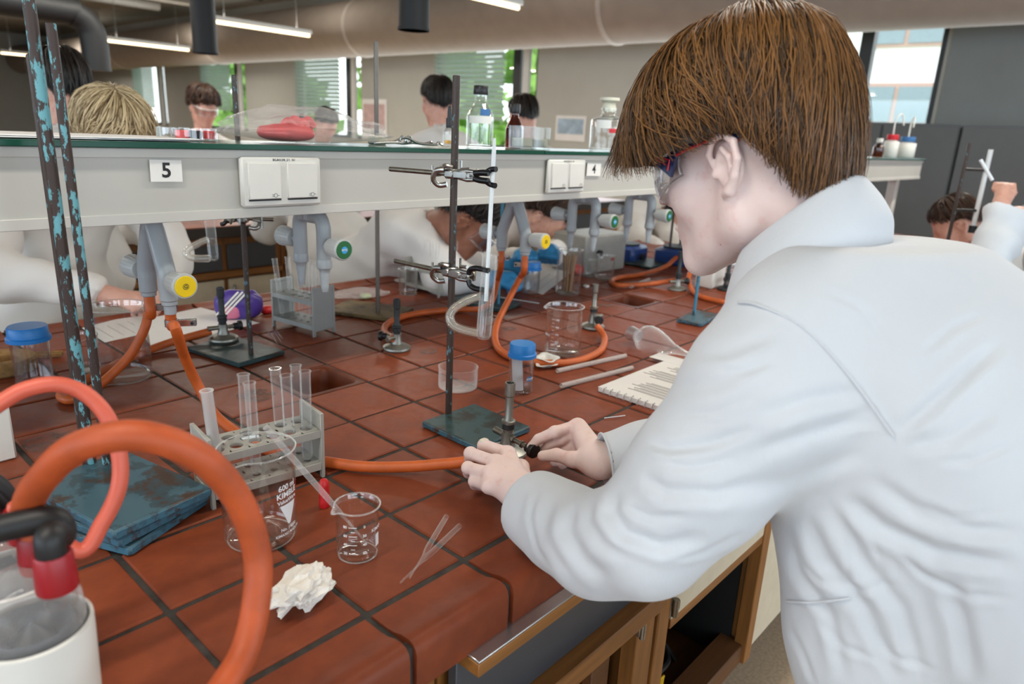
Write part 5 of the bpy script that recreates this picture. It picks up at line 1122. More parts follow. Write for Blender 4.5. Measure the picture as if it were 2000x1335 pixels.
# far end of the shelf, right of the head
for k, (x, y, yt, rpx, cap, lb) in enumerate(((1735, 313, 268, 13, 'label_red', 'white wash bottle with a red cap at the far end of the shelf'), (1765, 316, 272, 16, 'label_blue', 'white wash bottle with a blue cap at the far end of the shelf'))):
    l = AY(x, y, .38); l = Vector((l.x, .38, GZ)); r_ = rpx * PJ(l)[2] / FPX; h_ = px_h(l, yt); t_ = bottle(lb, l, r_, h_, 'white_plastic', cap=cap, cap_h=.03, shoulder=.78, neck=.6, group='wash bottles')
    MB().tube(spline([(0, 0, h_), (0, 0, h_ + .10), (.03 * (1 - 2 * k), -.02, h_ + .13), (.06 * (1 - 2 * k), -.03, h_ + .07)], 5), .004, 8).build('spout', M['white_plastic'], t_)
l = AY(1712, 311, .36); l = Vector((l.x, .36, GZ)); r_ = 10 * PJ(l)[2] / FPX; bottle('small brown bottle at the far end of the shelf next to the red-capped one', l, r_, .09, 'glass_amber', cap='white_plastic', shoulder=.6)

# ------------------------------------------------------------------ foreground washing bottles and thick hoses
def wash_unit(label, cpx, d, R, group, necks):
    c = D(cpx[0], cpx[1], d); t_ = thing('gas_washing_bottle', label, 'bottle', (c.x, c.y, TB), 0, group); zt = c.z - TB
    MB().lathe([(.0001, .004), (.045, .004), (.047, .0), (.050, .0), (.050, .012), (.016, .016), (.013, zt - .075), (.0001, zt - .075)], 32).build('stand_foot', M['navy'], t_)
    MB().lathe([(.0001, zt - .075), (R * .92, zt - .075), (R * 1.08, zt - .070), (R * 1.13, zt - .012), (R * 1.13, zt), (R * 1.06, zt + .001), (R * 1.04, zt - .060), (.0001, zt - .062)], 48).build('cup', M['white_plastic'], t_)
    MB().lathe([(.0005, zt - .060), (R * .96, zt - .060), (R, zt - .052), (R, zt + .006), (R * .97, zt + .020), (R * .85, zt + .034), (R * .60, zt + .044), (R * .3, zt + .048), (.0005, zt + .049)], 48).build('vessel', M['pipette_glass_glint'], t_)
    MB().lathe([(.0001, zt - .055), (R * .88, zt - .055), (R * .9, zt - .012), (R * .75, zt + .002), (R * .4, zt - .010), (.0001, zt + .004)], 32).build('dark_sorbent', M['panel_grey'], t_)
    outs = []
    for (dx, dy, hh) in necks:
        MB().at(Matrix.Translation((dx, dy, zt))).lathe([(.0115, .026), (.0115, .046), (.0085, .046)], 24).build('neck', M['glass'], t_)
        MB().at(Matrix.Translation((dx, dy, zt))).lathe([(.0138, .040), (.0142, .042), (.0130, .068), (.0118, .070), (.0095, .070)], 28).build('red_cap', M['cap_red'], t_); outs.append(Vector((c.x + dx, c.y + dy, TB + zt + .062)))
    return outs
ra = np.array(RW[0]); rgt = Vector((ra[0], ra[1], 0)).normalized(); fwd = Vector((RW[2][0], RW[2][1], 0)).normalized()
n1 = rgt * .0290 - fwd * .006; n2 = rgt * .001 + fwd * .018
o1 = wash_unit('foreground gas washing bottle in a white cup with two red caps', (62, 1222), .54, .0365, 'gas washing bottles', [(n1.x, n1.y, 0), (n2.x, n2.y, 0)])
m1 = rgt * .022 - fwd * .004; m2 = -rgt * .015
o2 = wash_unit('second gas washing bottle behind the first at the left border', (20, 1120), .635, .0395, 'gas washing bottles', [(m1.x, m1.y, 0), (m2.x, m2.y, 0)])
pts = [o1[1] - v((0, 0, .012)), o1[1] + v((0, 0, .012)), D(52, 1000, .545), D(75, 945, .525), D(150, 874, .50), D(270, 850, .50), D(390, 892, .52), D(465, 975, .55), D(502, 1080, .57), D(500, 1180, .565), D(478, 1270, .55), D(440, 1335, .53), D(395, 1400, .51), D(350, 1500, .50)]
hose(pts, 'thick orange hose arching out of the foreground washing bottle', .0112, 'rubber_red', 10, 'thick foreground hoses')
pts = [o1[0] - v((0, 0, .012)), o1[0] + v((0, 0, .02)), D(118, 1046, .533), D(112, 1020, .533), D(88, 1014, .53), D(40, 1023, .525), D(-20, 1036, .52), D(-90, 1050, .52)]
hose(pts, 'black hose bending left from the foreground washing bottle', .0105, 'rubber_black', 10, 'thick foreground hoses')
pts = [o2[0] - v((0, 0, .012)), o2[0] + v((0, 0, .010)), D(152, 1075, .635), D(200, 1020, .645), D(232, 950, .65), D(232, 880, .65), D(208, 812, .645), D(165, 768, .64), D(110, 750, .63), D(50, 760, .62), D(0, 787, .61), D(-60, 830, .60)]
hose(pts, 'thinner pinkish-red hose curving above the stacked stand bases', .0072, 'rubber_pink', 10, 'thick foreground hoses')
pts = [o2[1] - v((0, 0, .012)), o2[1] + v((0, 0, .02)), D(12, 990, .635), D(2, 960, .63), D(-30, 940, .62), D(-90, 935, .61)]
hose(pts, 'black hose of the second washing bottle at the left border', .0100, 'rubber_black', 10, 'thick foreground hoses')

# ------------------------------------------------------------------ people
def bz(x, y, z): return np.array((x, y, z + TB))
def head_pose(q, yaw, pitch, roll=0.0):
    cy, sy, cp, sp, cr, sr = math.cos(yaw), math.sin(yaw), math.cos(pitch), math.sin(pitch), math.cos(roll), math.sin(roll)
    Rz = np.array([[cy, -sy, 0], [sy, cy, 0], [0, 0, 1]]); Rx = np.array([[1, 0, 0], [0, cp, sp], [0, -sp, cp]]); Ry = np.array([[cr, 0, sr], [0, 1, 0], [-sr, 0, cr]])
    return np.array(q, float), Rz @ Rx @ Ry
def mirror2(fn): return lambda s: [fn(-1), fn(1)]
def head_sdf(p, q, R, ears=True, fine=True):          # columns: side (right +), forward, up; origin between the ears
    l = (p - q.astype(p.dtype)) @ R.astype(p.dtype); a = l.copy(); a[:, 0] = np.abs(a[:, 0])
    d = sd_ell(l, (0, -.012, .045), (.073, .090, .086))
    d = smin(d, sd_ell(l, (0, .040, .050), (.060, .048, .058)), .03)
    d = smin(d, sd_ell(l, (0, .046, -.022), (.056, .050, .074)), .03)
    d = smin(d, sd_cone(a, (.050, -.004, -.058), (.010, .080, -.093), .019, .017), .03)
    d = smin(d, sd_cone(a, (.060, -.004, -.005), (.052, .0, -.058), .014, .017), .03)
    d = smin(d, sd_ell(l, (0, .084, -.092), (.019, .016, .017)), .02)
    d = smin(d, sd_ell(a, (.038, .062, -.014), (.024, .024, .026)), .03)
    d = smin(d, sd_ell(l, (0, .080, -.052), (.027, .024, .030)), .02)
    d = smin(d, sd_cone(l, (-.034, .080, .030), (.034, .080, .030), .012, .012), .02)
    if fine:
        d = smax(d, -sd_ell(a, (.031, .100, .012), (.016, .014, .012)), .012)
        d = smin(d, sd_ell(a, (.031, .079, .012), (.0125, .0115, .0115)), .004)
    d = smin(d, sd_cone(l, (0, .092, .024), (0, .113, -.012), .0075, .0102), .012)
    d = smin(d, sd_ell(a, (.011, .103, -.018), (.0075, .009, .007)), .008)
    if fine:
        d = smin(d, sd_ell(l, (0, .1015, -.0505), (.021, .0075, .0052)), .004); d = smin(d, sd_ell(l, (0, .0995, -.0605), (.018, .0075, .0058)), .004)
    if ears:
        e = sd_ell(a, (.0775, -.008, .001), (.0055, .017, .027))
        hx = [(.0765, .012, .004), (.079, .014, .018), (.083, .006, .031), (.087, -.010, .034), (.091, -.022, .022), (.092, -.024, .004), (.088, -.017, -.013), (.082, -.006, -.026), (.077, .002, -.028)]
        e = smin(e, chain(a, hx, [.003, .0036, .0040, .0042, .0042, .0042, .0046, .0062, .005], .003), .004)
        e = smin(e, chain(a, [(.084, -.004, .020), (.0865, -.013, .008), (.085, -.012, -.008)], [.003, .0038, .0035], .003), .004)
        e = smax(e, -sd_ell(a, (.0885, .000, .000), (.010, .0085, .0115)), .004)
        e = smin(e, sd_ell(a, (.0775, .0105, -.005), (.004, .0045, .0055)), .003)
        d = smin(d, e, .004)
    return d
# hair: profiles (distance from the crown axis, height) for directions front .. back
HP = {0: [(0, .172), (.07, .166), (.122, .147), (.156, .116), (.176, .086), (.194, .060), (.212, .040)],
      45: [(0, .172), (.06, .163), (.105, .140), (.134, .105), (.148, .070), (.155, .040), (.156, .012)],
      90: [(0, .172), (.045, .165), (.078, .140), (.094, .105), (.099, .075), (.099, .050), (.096, .032)],
      135: [(0, .172), (.047, .161), (.081, .133), (.098, .090), (.101, .045), (.094, .0), (.081, -.044)],
      180: [(0, .172), (.046, .158), (.076, .130), (.090, .088), (.094, .038), (.089, -.02), (.077, -.066)]}
SHORT = {0: [(0, .150), (.05, .146), (.085, .132), (.105, .112), (.112, .095), (.114, .085), (.115, .078)],
         45: [(0, .150), (.045, .146), (.075, .130), (.092, .105), (.096, .080), (.096, .062), (.094, .05)],
         90: [(0, .150), (.04, .145), (.066, .125), (.080, .095), (.084, .065), (.084, .045), (.083, .028)],
         135: [(0, .150), (.045, .143), (.078, .118), (.094, .080), (.096, .040), (.090, .0), (.080, -.030)],
         180: [(0, .150), (.045, .142), (.078, .115), (.094, .075), (.098, .03), (.090, -.015), (.072, -.050)]}
def hair_point(prof, al, t, k):                       # arrays: al angle from forward (left negative), t 0..1 along, k shell factor
    tab = np.array([prof[q] for q in sorted(prof)]); A = np.abs(al); i = np.minimum((A // 45).astype(int), 3); f = (A - 45 * i) / 45; f = f * f * (3 - 2 * f)
    t = np.minimum(t, 1.06); x = t * 6; j = np.clip(x.astype(int), 0, 5); g = (x - j)[..., None]
    def ev(ii):
        P0, P1, P2, P3 = tab[ii, np.maximum(j - 1, 0)], tab[ii, j], tab[ii, j + 1], tab[ii, np.minimum(j + 2, 6)]
        return 0.5 * (2 * P1 + (P2 - P0) * g + (2 * P0 - 5 * P1 + 4 * P2 - P3) * g * g + (3 * P1 - P0 - 3 * P2 + P3) * g ** 3)
    a, b = ev(i), ev(i + 1); e = a + (b - a) * f[..., None]; rho = e[..., 0] * k; u = e[..., 1]; u = np.where(u > .03, .03 + (u - .03) * k, u); r = np.radians(al)
    return np.stack([rho * np.sin(r), rho * np.cos(r) - .02, u], -1)
def make_hair(parent, q, R, prof, n, rad, mat, scalp, seed, segs=12, wave=.004, kr=(.84, 1.02), cap_k=.86, tmax=(.78, 1.0), cap_t=.93, clump=1.0, name='hair'):
    r_ = np.random.default_rng(seed); al = r_.uniform(-180, 180, n); al = np.clip(al + 3.2 * np.sin(al * .42 + 1.3 * np.sin(al * .11)), -179.5, 179.5)
    t0 = r_.uniform(0, .62, n); t1 = np.maximum(t0 + .28, r_.uniform(*tmax, n)) + .045 * np.sin(al * .62 + 2 * np.sin(al * .2)) - .10 * (np.sin(al * .55) > .5) * r_.uniform(0, 1, n); k = r_.uniform(*kr, n); ph = r_.uniform(0, 6.28, n)
    cl = np.sin(al * .35) * .5 + np.sin(al * .9 + 2) * .5; sw = r_.normal(0, 7, n) + 14 * np.sin(np.radians(al) * 2 + .6) + clump * (5 * np.sin(al * .31 + k * 30) + 5 * np.sin(al * .17 + t0 * 14))
    g = np.linspace(0, 1, segs + 1)[None]; t = t0[:, None] + (t1 - t0)[:, None] * g
    pts = hair_point(prof, np.clip(al[:, None] + sw[:, None] * g, -179.9, 179.9), t, k[:, None] + .02 * cl[:, None] * g + .02 * np.sin(al * .23 + t0 * 9)[:, None] * g)
    pts += r_.normal(0, .0005, pts.shape) + wave * np.stack([np.sin(ph[:, None] + g * 3), np.cos(ph[:, None] * 1.7 + g * 2.5), np.sin(ph[:, None] * .6 + g * 3.5)], -1) * (.3 + g)[..., None]
    pts = pts @ R.T + q; tan = np.gradient(pts, axis=1); nm = lambda w: w / np.maximum(np.linalg.norm(w, axis=-1, keepdims=True), 1e-9); tan = nm(tan)
    nr = pts - (q + R @ np.array((0, -.01, .03))); nr = nm(nr - (nr * tan).sum(-1, keepdims=True) * tan); bi = np.cross(tan, nr)
    tr = rad * r_.uniform(.7, 1.3, n)[:, None, None] * (np.minimum(1, .5 + 2 * g) * (1 - .82 * g ** 2.2))[..., None]
    V = np.stack([pts + nr * tr * .55, pts - bi * tr, pts - nr * tr * .4, pts + bi * tr], 2).reshape(-1, 3)
    c = np.clip(.5 + .27 * r_.normal(size=n) + .20 * cl + .25 * (k - (kr[0] + kr[1]) / 2) / (kr[1] - kr[0]) + .12 * np.sin(al * .8 + t0 * 20), 0, 1); S = np.repeat(c, (segs + 1) * 4)
    i0 = np.arange(segs)[:, None] * 4 + np.arange(4)[None]; i1 = np.arange(segs)[:, None] * 4 + (np.arange(4)[None] + 1) % 4
    F = (np.stack([i0, i1, i1 + 4, i0 + 4], -1).reshape(1, -1, 4) + (np.arange(n) * (segs + 1) * 4)[:, None, None]).reshape(-1, 4)
    nu, nv = 72, 22; A_, T_ = np.meshgrid(np.linspace(-180, 180, nu, endpoint=False), np.linspace(0, cap_t, nv + 1), indexing='ij')          # the underlying cap
    cap = hair_point(prof, np.clip(A_, -179.9, 179.9), T_, np.full(A_.shape, cap_k)).reshape(-1, 3) @ R.T + q
    cf = np.array([(i * (nv + 1) + j, ((i + 1) % nu) * (nv + 1) + j, ((i + 1) % nu) * (nv + 1) + j + 1, i * (nv + 1) + j + 1) for i in range(nu) for j in range(nv)])[:, ::-1] + len(V)
    V = np.concatenate([V, cap]); F = np.concatenate([F, cf]); S = np.concatenate([S, np.full(len(cap), .12)]); me = mesh_np(name, V, F, M[mat])
    at = me.attributes.new('strand', 'FLOAT', 'POINT'); at.data.foreach_set('value', S.astype(np.float32)); return link(name, me, parent)
def fold_displace(v, n, folds, zmax=None):
    c = (v - CAM) @ RW.T; px = 1000 + FPX * c[:, 0] / c[:, 2]; py = 667.5 + FPX * c[:, 1] / c[:, 2]; facing = np.einsum('ij,ij->i', n, CAM - v) / np.linalg.norm(CAM - v, axis=1)
    w = np.clip(facing * 4 + .3, 0, 1); out = np.zeros(len(v))
    for line, wd, h in folds:
        best = np.full(len(v), 1e9); sgn = np.zeros(len(v)); par = np.zeros(len(v)); m = len(line) - 1
        for i in range(m):
            a = np.array(line[i], float); b = np.array(line[i + 1], float); ab = b - a; L2 = ab @ ab
            t = np.clip(((px - a[0]) * ab[0] + (py - a[1]) * ab[1]) / L2, 0, 1); dx = px - a[0] - t * ab[0]; dy = py - a[1] - t * ab[1]; d = np.hypot(dx, dy); s = np.sign(ab[0] * dy - ab[1] * dx)
            u = d < best; best = np.where(u, d, best); sgn = np.where(u, s, sgn); par = np.where(u, (i + t) / m, par)
        fade = np.clip(np.minimum(par, 1 - par) * 5, 0, 1) ** .7; x = best / wd
        prof = -np.exp(-x * x * 3.0) + .75 * np.exp(-((sgn * x - .95) ** 2) * 2.4) + .35 * np.exp(-((sgn * x + 1.05) ** 2) * 2.4)
        out += h * prof * fade * w
    return out
def person_body(parent, fn, lo, hi, h, mat, sm=1, name='body'):
    V_, F_ = surface_nets(fn, lo, hi, h); V_ = smooth_np(V_, F_, sm, .5); return link(name, mesh_np(name, V_, F_, M[mat]), parent)

# ------------------------------------------------------------------ the student in the foreground
HQ, HR_ = head_pose(bz(.568, -.491, .489), -.03, .30, .02)
st = thing('person', 'brown-haired student in a white lab coat and goggles adjusting a burner in the foreground', 'person', (.585, -.93, 0))
PO = np.array(st.location)
def Pn(x, y, h): return np.array(P(x, y, h))
WL = bz(.407, -.300, .052)
LH = dict(idx=[Pn(992, 886, .060), Pn(945, 869, .056), Pn(940, 880, .034), Pn(958, 889, .020)],
          mid=[Pn(968, 903, .062), Pn(919, 885, .054), Pn(917, 898, .030), Pn(938, 907, .017)],
          rin=[Pn(959, 925, .058), Pn(914, 913, .047), Pn(915, 923, .024), Pn(936, 929, .013)],
          pin=[Pn(955, 949, .049), Pn(926, 939, .036), Pn(927, 946, .018), Pn(943, 951, .010)],
          thu=[Pn(1040, 935, .042), Pn(1018, 912, .030), Pn(990, 902, .022), Pn(966, 896, .020)])
WR = bz(.556, -.322, .056)
RH = dict(idx=[Pn(1128, 831, .070), Pn(1084, 843, .066), Pn(1052, 857, .050), Pn(1037, 872, .037)],
          mid=[Pn(1133, 842, .062), Pn(1096, 858, .050), Pn(1072, 869, .038), Pn(1056, 878, .027)],
          rin=[Pn(1137, 856, .052), Pn(1106, 879, .032), Pn(1092, 892, .018), Pn(1082, 903, .012)],
          pin=[Pn(1141, 872, .042), Pn(1119, 893, .024), Pn(1107, 902, .014), Pn(1098, 909, .010)],
          thu=[Pn(1146, 906, .044), Pn(1118, 897, .047), Pn(1087, 888, .043), Pn(1060, 890, .036)])
def hand_sdf(p, W, H, elbow):
    ms = [H[k][0] for k in ('idx', 'mid', 'rin', 'pin')]; d = None
    for m, r in zip(ms, (.0125, .0125, .0118, .0108)):
        c = sd_cone(p, W + (m - W) * .12, m, .0155, r); d = c if d is None else smin(d, c, .014)
    d = smin(d, sd_cone(p, W + (H['thu'][0] - W) * .2, H['thu'][1], .0155, .0118), .012)
    for k, rr in (('idx', (.0100, .0092, .0082, .0070)), ('mid', (.0100, .0094, .0084, .0072)), ('rin', (.0096, .0088, .0080, .0068)), ('pin', (.0088, .0078, .0070, .0060))):
        c = chain(p, H[k], rr, .0035); d = smin(d, c, .0055)
        d = smin(d, np.linalg.norm(p - H[k][1].astype(p.dtype), axis=1) - rr[1] * 1.05, .003)
    d = smin(d, chain(p, H['thu'][1:], (.0112, .0102, .0085), .004), .006)
    return smin(d, sd_cone(p, W + (elbow - W) * .0, elbow, .0235, .032), .02)
EL = bz(.335, -.515, .09); ER = bz(.75, -.49, .10); SL = bz(.425, -.615, .32); SR = bz(.725, -.60, .32)
NB = bz(.568, -.600, .35)
def student_body(p):
    arm_l = sd_cone(p, EL, SL, .034, .042); arm_r = sd_cone(p, ER, SR, .034, .042)
    d = smin(arm_l, arm_r, .01); d = smin(d, sd_cone(p, SL, SR, .05, .05), .03); d = smin(d, sd_cone(p, NB, bz(.58, -.85, .05), .06, .09), .04)
    d = smin(d, sd_cone(p, HQ + HR_ @ np.array((0, -.030, -.035)), NB, .054, .062), .03)
    for W, H, E in ((WL, LH, EL), (WR, RH, ER)):
        c = np.mean([H['mid'][1], W], 0); near = np.linalg.norm(p - (W + E) / 2, axis=1) < .30; h_ = np.full(len(p), .3, p.dtype)
        if near.any(): h_[near] = hand_sdf(p[near], W, H, E)
        d = smin(d, h_, .004)
    near = np.linalg.norm(p - HQ, axis=1) < .22; h_ = np.full(len(p), .12, p.dtype)
    if near.any(): h_[near] = head_sdf(p[near], HQ, HR_)
    return smin(d, h_, .022)
V_, F_ = surface_nets(lambda p: student_body(p), bz(.30, -1.0, -.03), bz(.84, -.12, .66), .0019)
V_ = smooth_np(V_, F_, 1, .5); body = link('body', mesh_np('body', V_ - PO, F_, M['skin']), st)
# finger nails
nail = MB()
for H, ks in ((LH, ('idx',)), (RH, ('thu', 'idx'))):
    for k in ks:
        a_, b_ = Vector(H[k][2] - PO), Vector(H[k][3] - PO); ax = (b_ - a_).normalized(); up = Vector(CAM - H[k][3]).normalized(); up = (up - ax * up.dot(ax)).normalized() if k != 'idx' or H is LH else Vector((0, 0, 1)); sd = ax.cross(up)
        nail.grid(lambda u, w_: b_ + ax * (.001 + .009 * (u - .5)) + sd * (.0045 * (2 * w_ - 1) * (1 - .25 * (2 * u - 1) ** 2)) + up * (.0076 - .0022 * (2 * w_ - 1) ** 2 - .0006), 5, 5)
simple('nail', '#d9aa9c', .3, var=.03); nail.build('finger_nail', M['nail'], body)
vs, fs = pillow(.008, .006, .006); o = MB().at(Matrix.Translation(Vector(LH['idx'][1] - PO) + Vector((0, 0, .006)))).add([(x * .9, y, z * .7) for x, y, z in vs], fs).build('sticking_plaster', M['cork' if 0 else 'stopper'], body)

# lab coat
def coat_sdf(p):
    t = sd_cone(p, bz(.485, -.605, .335), bz(.665, -.600, .335), .082, .082)
    t = smin(t, sd_ell(p, bz(.575, -.680, .300), (.185, .125, .135)), .06)
    t = smin(t, sd_ell(p, bz(.572, -.640, .392), (.125, .075, .068)), .05); t = smin(t, sd_ell(p, bz(.580, -.775, .222), (.180, .135, .150)), .08)
    t = smin(t, sd_ell(p, bz(.585, -.870, .110), (.185, .145, .170)), .08)
    t = smin(t, sd_cone(p, bz(.590, -.900, .0), bz(.590, -.890, -.36), .185, .205), .08)
    for s, x in ((-1, .485), (1, .675)):
        t = smin(t, sd_cone(p, bz(x, -.645, .22), bz(x, -.728, .0), .066, .060), .08); t = smin(t, sd_cone(p, bz(x, -.728, .0), bz(x, -.86, -.38), .060, .07), .06)
    t = smin(t, sd_ell(p, bz(.58, -.72, .1), (.13, .10, .2)), .08)
    t = smin(t, sd_cone(p, bz(.568, -.60, .36), HQ + HR_ @ np.array((0, -.04, -.075)), .080, .066), .03)
    L = [bz(.452, -.615, .335), bz(.418, -.600, .275), bz(.375, -.562, .190), bz(.343, -.526, .116), bz(.344, -.468, .079), bz(.364, -.405, .064), bz(.382, -.352, .057), bz(.387, -.337, .055)]
    l = chain(p, L, [.078, .080, .069, .058, .0530, .048, .0425, .042], .03)
    Rr = [bz(.705, -.605, .335), bz(.74, -.57, .25), bz(.755, -.52, .15), bz(.745, -.475, .10), bz(.68, -.425, .082), bz(.61, -.370, .066), bz(.560, -.328, .056)]
    r = chain(p, Rr, [.078, .076, .068, .062, .053, .046, .043], .03)
    for W, A, B_, rad, which in ((WL, L[-2], L[-1], .0405, 0), (WR, Rr[-2], Rr[-1], .041, 1)):
        ax = (B_ - A) / np.linalg.norm(B_ - A); cut = (p - B_) @ ax; inner = sd_cone(p, B_ - ax * .045, B_ + ax * .05, rad - .006, rad + .001)
        if which == 0: l = smax(smax(l, cut, .0015), -inner, .0015)
        else: r = smax(smax(r, cut, .0015), -inner, .0015)
    d = smin(smin(t, l, .022), r, .022)
    # cut the neck opening
    A = bz(.568, -.585, .41); nx = HR_ @ np.array((0, -.25, 1.0)); nx /= np.linalg.norm(nx); hole = sd_cone(p, bz(.568, -.585, .36), HQ + HR_ @ np.array((0, -.02, .04)), .058, .062)
    d = smax(d, (p - (HQ + HR_ @ np.array((0, -.05, -.088)))) @ nx, .006); return smax(d, -hole, .006)
V_, F_ = surface_nets(coat_sdf, bz(.24, -1.16, -.62), bz(.86, -.24, .56), .0034); V_ = smooth_np(V_, F_, 2, .5); N_ = vnormals(V_, F_)
FOLDS = [([(1078, 975), (1066, 1030), (1085, 1085), (1125, 1130)], 20, .0022), ([(1122, 985), (1108, 1040), (1140, 1095), (1190, 1135)], 24, .0042), ([(1160, 975), (1150, 1020), (1175, 1060), (1230, 1090)], 20, .0026),
         ([(1200, 955), (1195, 1000), (1220, 1040), (1290, 1065), (1380, 1045)], 24, .006), ([(1262, 862), (1310, 876), (1390, 866), (1470, 838)], 18, .0045), ([(1250, 930), (1300, 960), (1400, 965), (1520, 930)], 26, .005),
         ([(1480, 815), (1580, 780), (1690, 765)], 28, .0035), ([(1460, 890), (1580, 845), (1715, 800)], 26, .0035), ([(1420, 985), (1560, 930), (1690, 880)], 26, .003),
         ([(1752, 845), (1810, 800), (1880, 735), (1960, 665)], 24, .005), ([(1770, 870), (1850, 860), (1950, 800)], 26, .003), ([(1655, 970), (1720, 1030), (1830, 1080), (1990, 1105)], 26, .006), ([(1700, 930), (1790, 1000), (1900, 1035), (2000, 1040)], 24, .004),
         ([(1575, 1010), (1610, 1090), (1690, 1190), (1750, 1330)], 24, .005), ([(1620, 985), (1680, 1090), (1760, 1190), (1800, 1330)], 24, .005), ([(1540, 1050), (1560, 1120), (1620, 1200), (1650, 1330)], 20, .004), ([(1850, 1130), (1880, 1220), (1900, 1330)], 30, .005),
         ([(1300, 760), (1400, 750), (1500, 700)], 26, .0025), ([(1330, 690), (1420, 690), (1520, 650)], 24, .002), ([(1530, 1172), (1590, 1174), (1660, 1167)], 6, .0015),
         ([(1640, 1000), (1665, 1060), (1655, 1130), (1690, 1200)], 11, .0025), ([(1690, 1010), (1720, 1090), (1725, 1160)], 11, .0022), ([(1560, 1090), (1600, 1130), (1680, 1150), (1760, 1140)], 12, .002), ([(1750, 1060), (1800, 1120), (1880, 1160), (1980, 1170)], 13, .0028), ([(1780, 980), (1860, 1010), (1960, 1000)], 12, .002),
         ([(1600, 1210), (1640, 1260), (1720, 1290)], 11, .002), ([(1540, 1220), (1570, 1280), (1590, 1335)], 10, .002), ([(1700, 1230), (1740, 1280), (1830, 1310)], 12, .0025), ([(1830, 900), (1900, 900), (1990, 860)], 14, .0022), ([(1800, 690), (1860, 640), (1930, 610)], 16, .002), ([(1600, 560), (1680, 600), (1740, 680)], 14, .0015),
         ([(1045, 960), (1035, 1010), (1050, 1070), (1080, 1110)], 10, .002), ([(1215, 985), (1270, 1010), (1340, 1005)], 12, .0025), ([(1290, 900), (1350, 915), (1440, 895)], 11, .002), ([(1310, 1090), (1380, 1075), (1450, 1040)], 11, .002),
         ([(1330, 810), (1400, 805), (1470, 775)], 11, .0018), ([(1540, 860), (1640, 830), (1730, 825)], 11, .0018), ([(1380, 720), (1450, 725), (1520, 705)], 12, .0014)]
dsp = fold_displace(V_, N_, FOLDS) * .85
SEAM = [(1440, 590), (1480, 595), (1570, 640), (1660, 735), (1745, 852)]
c_ = (V_ - CAM) @ RW.T; px_ = 1000 + FPX * c_[:, 0] / c_[:, 2]; py_ = 667.5 + FPX * c_[:, 1] / c_[:, 2]
nz = np.array([mn.noise(Vector(p_) * 9) * .0016 + mn.noise(Vector(p_) * 22) * .0007 for p_ in V_])
V_ = V_ + N_ * (dsp + nz)[:, None]; V_ = smooth_np(V_, F_, 1, .4)
coat = link('lab_coat', mesh_np('lab_coat', V_ - PO, F_, M['coat']), st)
cv, cf, cn = V_, F_, vnormals(V_, F_)
def on_coat(path, lift=.0012):                         # lay a line of pixels on the visible side of the coat
    c = (cv - CAM) @ RW.T; ok = np.einsum('ij,ij->i', cn, CAM - cv) > 0; X = 1000 + FPX * c[:, 0] / c[:, 2]; Y = 667.5 + FPX * c[:, 1] / c[:, 2]; out = []
    for q in spline([(a, b, 0) for a, b in path], 10):
        d2 = (X - q.x) ** 2 + (Y - q.y) ** 2 + np.where(ok, 0, 1e9); k = np.argsort(d2)[:12]; j = k[np.argmin(c[k, 2])]; dd = c[j, 2]; w = np.array(D(q.x, q.y, dd)); out.append(Vector(w + cn[j] * lift - PO))
    return out
MB().tube(on_coat(SEAM, 0), .0013, 6).build('shoulder_seam', M['coat'], coat); MB().tube(on_coat([(1536, 1174), (1590, 1176), (1660, 1168)], 0), .0013, 6).build('pocket_edge', M['coat'], coat)
for nm_, A_, B_, r_ in (('left', bz(.382, -.352, .057), bz(.387, -.337, .055), .0425), ('right', bz(.61, -.370, .066), bz(.560, -.328, .056), .0432)):
    fm = frame_z(Vector(B_ - PO), Vector(B_ - PO) + Vector(B_ - A_)); MB().at(fm).tube([(r_ * math.cos(a_) * 1.0, r_ * math.sin(a_), -.0015) for a_ in np.linspace(0, 2 * PI, 41)[:-1]], .0019, 8, closed=True).build('cuff_hem', M['coat'], coat)
# collar: a folded band around the neck
def collar_pt(u, w):                                    # u: around (0 front left .. 1 front right), w: 0 inner .. 1 outer edge
    th = math.radians(-150 + 300 * u) ; bk = math.cos(th) * .5 + .5        # th = 0 at the back
    inner = np.array((.568 + .070 * math.sin(th), -.548 - .050 * math.cos(th), .408 + .080 * bk ** 1.2 - .02 * (1 - bk)))
    outer = np.array((.572 + .116 * math.sin(th), -.566 - .074 * math.cos(th), .372 + .078 * bk ** 1.0 - .035 * (1 - bk)))
    low = inner + np.array((.0, .006, -.04)); topf = (inner * .80 + outer * .20) + np.array((0, 0, .010)); end = outer + np.array((.006 * math.sin(th), -.004, -.036))
    k = [low, inner, topf, inner * .35 + outer * .65 + np.array((0, 0, .008)), outer, end]
    x = w * 5; j = min(int(x), 4); g = x - j; return Vector(k[j] * (1 - g) + k[j + 1] * g + np.array((0, 0, TB)) - PO)
o = MB().grid(collar_pt, 60, 16).build('collar', M['coat'], coat); md = o.modifiers.new('thickness', 'SOLIDIFY'); md.thickness = .0035; md.offset = 0; md = o.modifiers.new('smooth', 'SUBSURF'); md.levels = 1; md.render_levels = 1
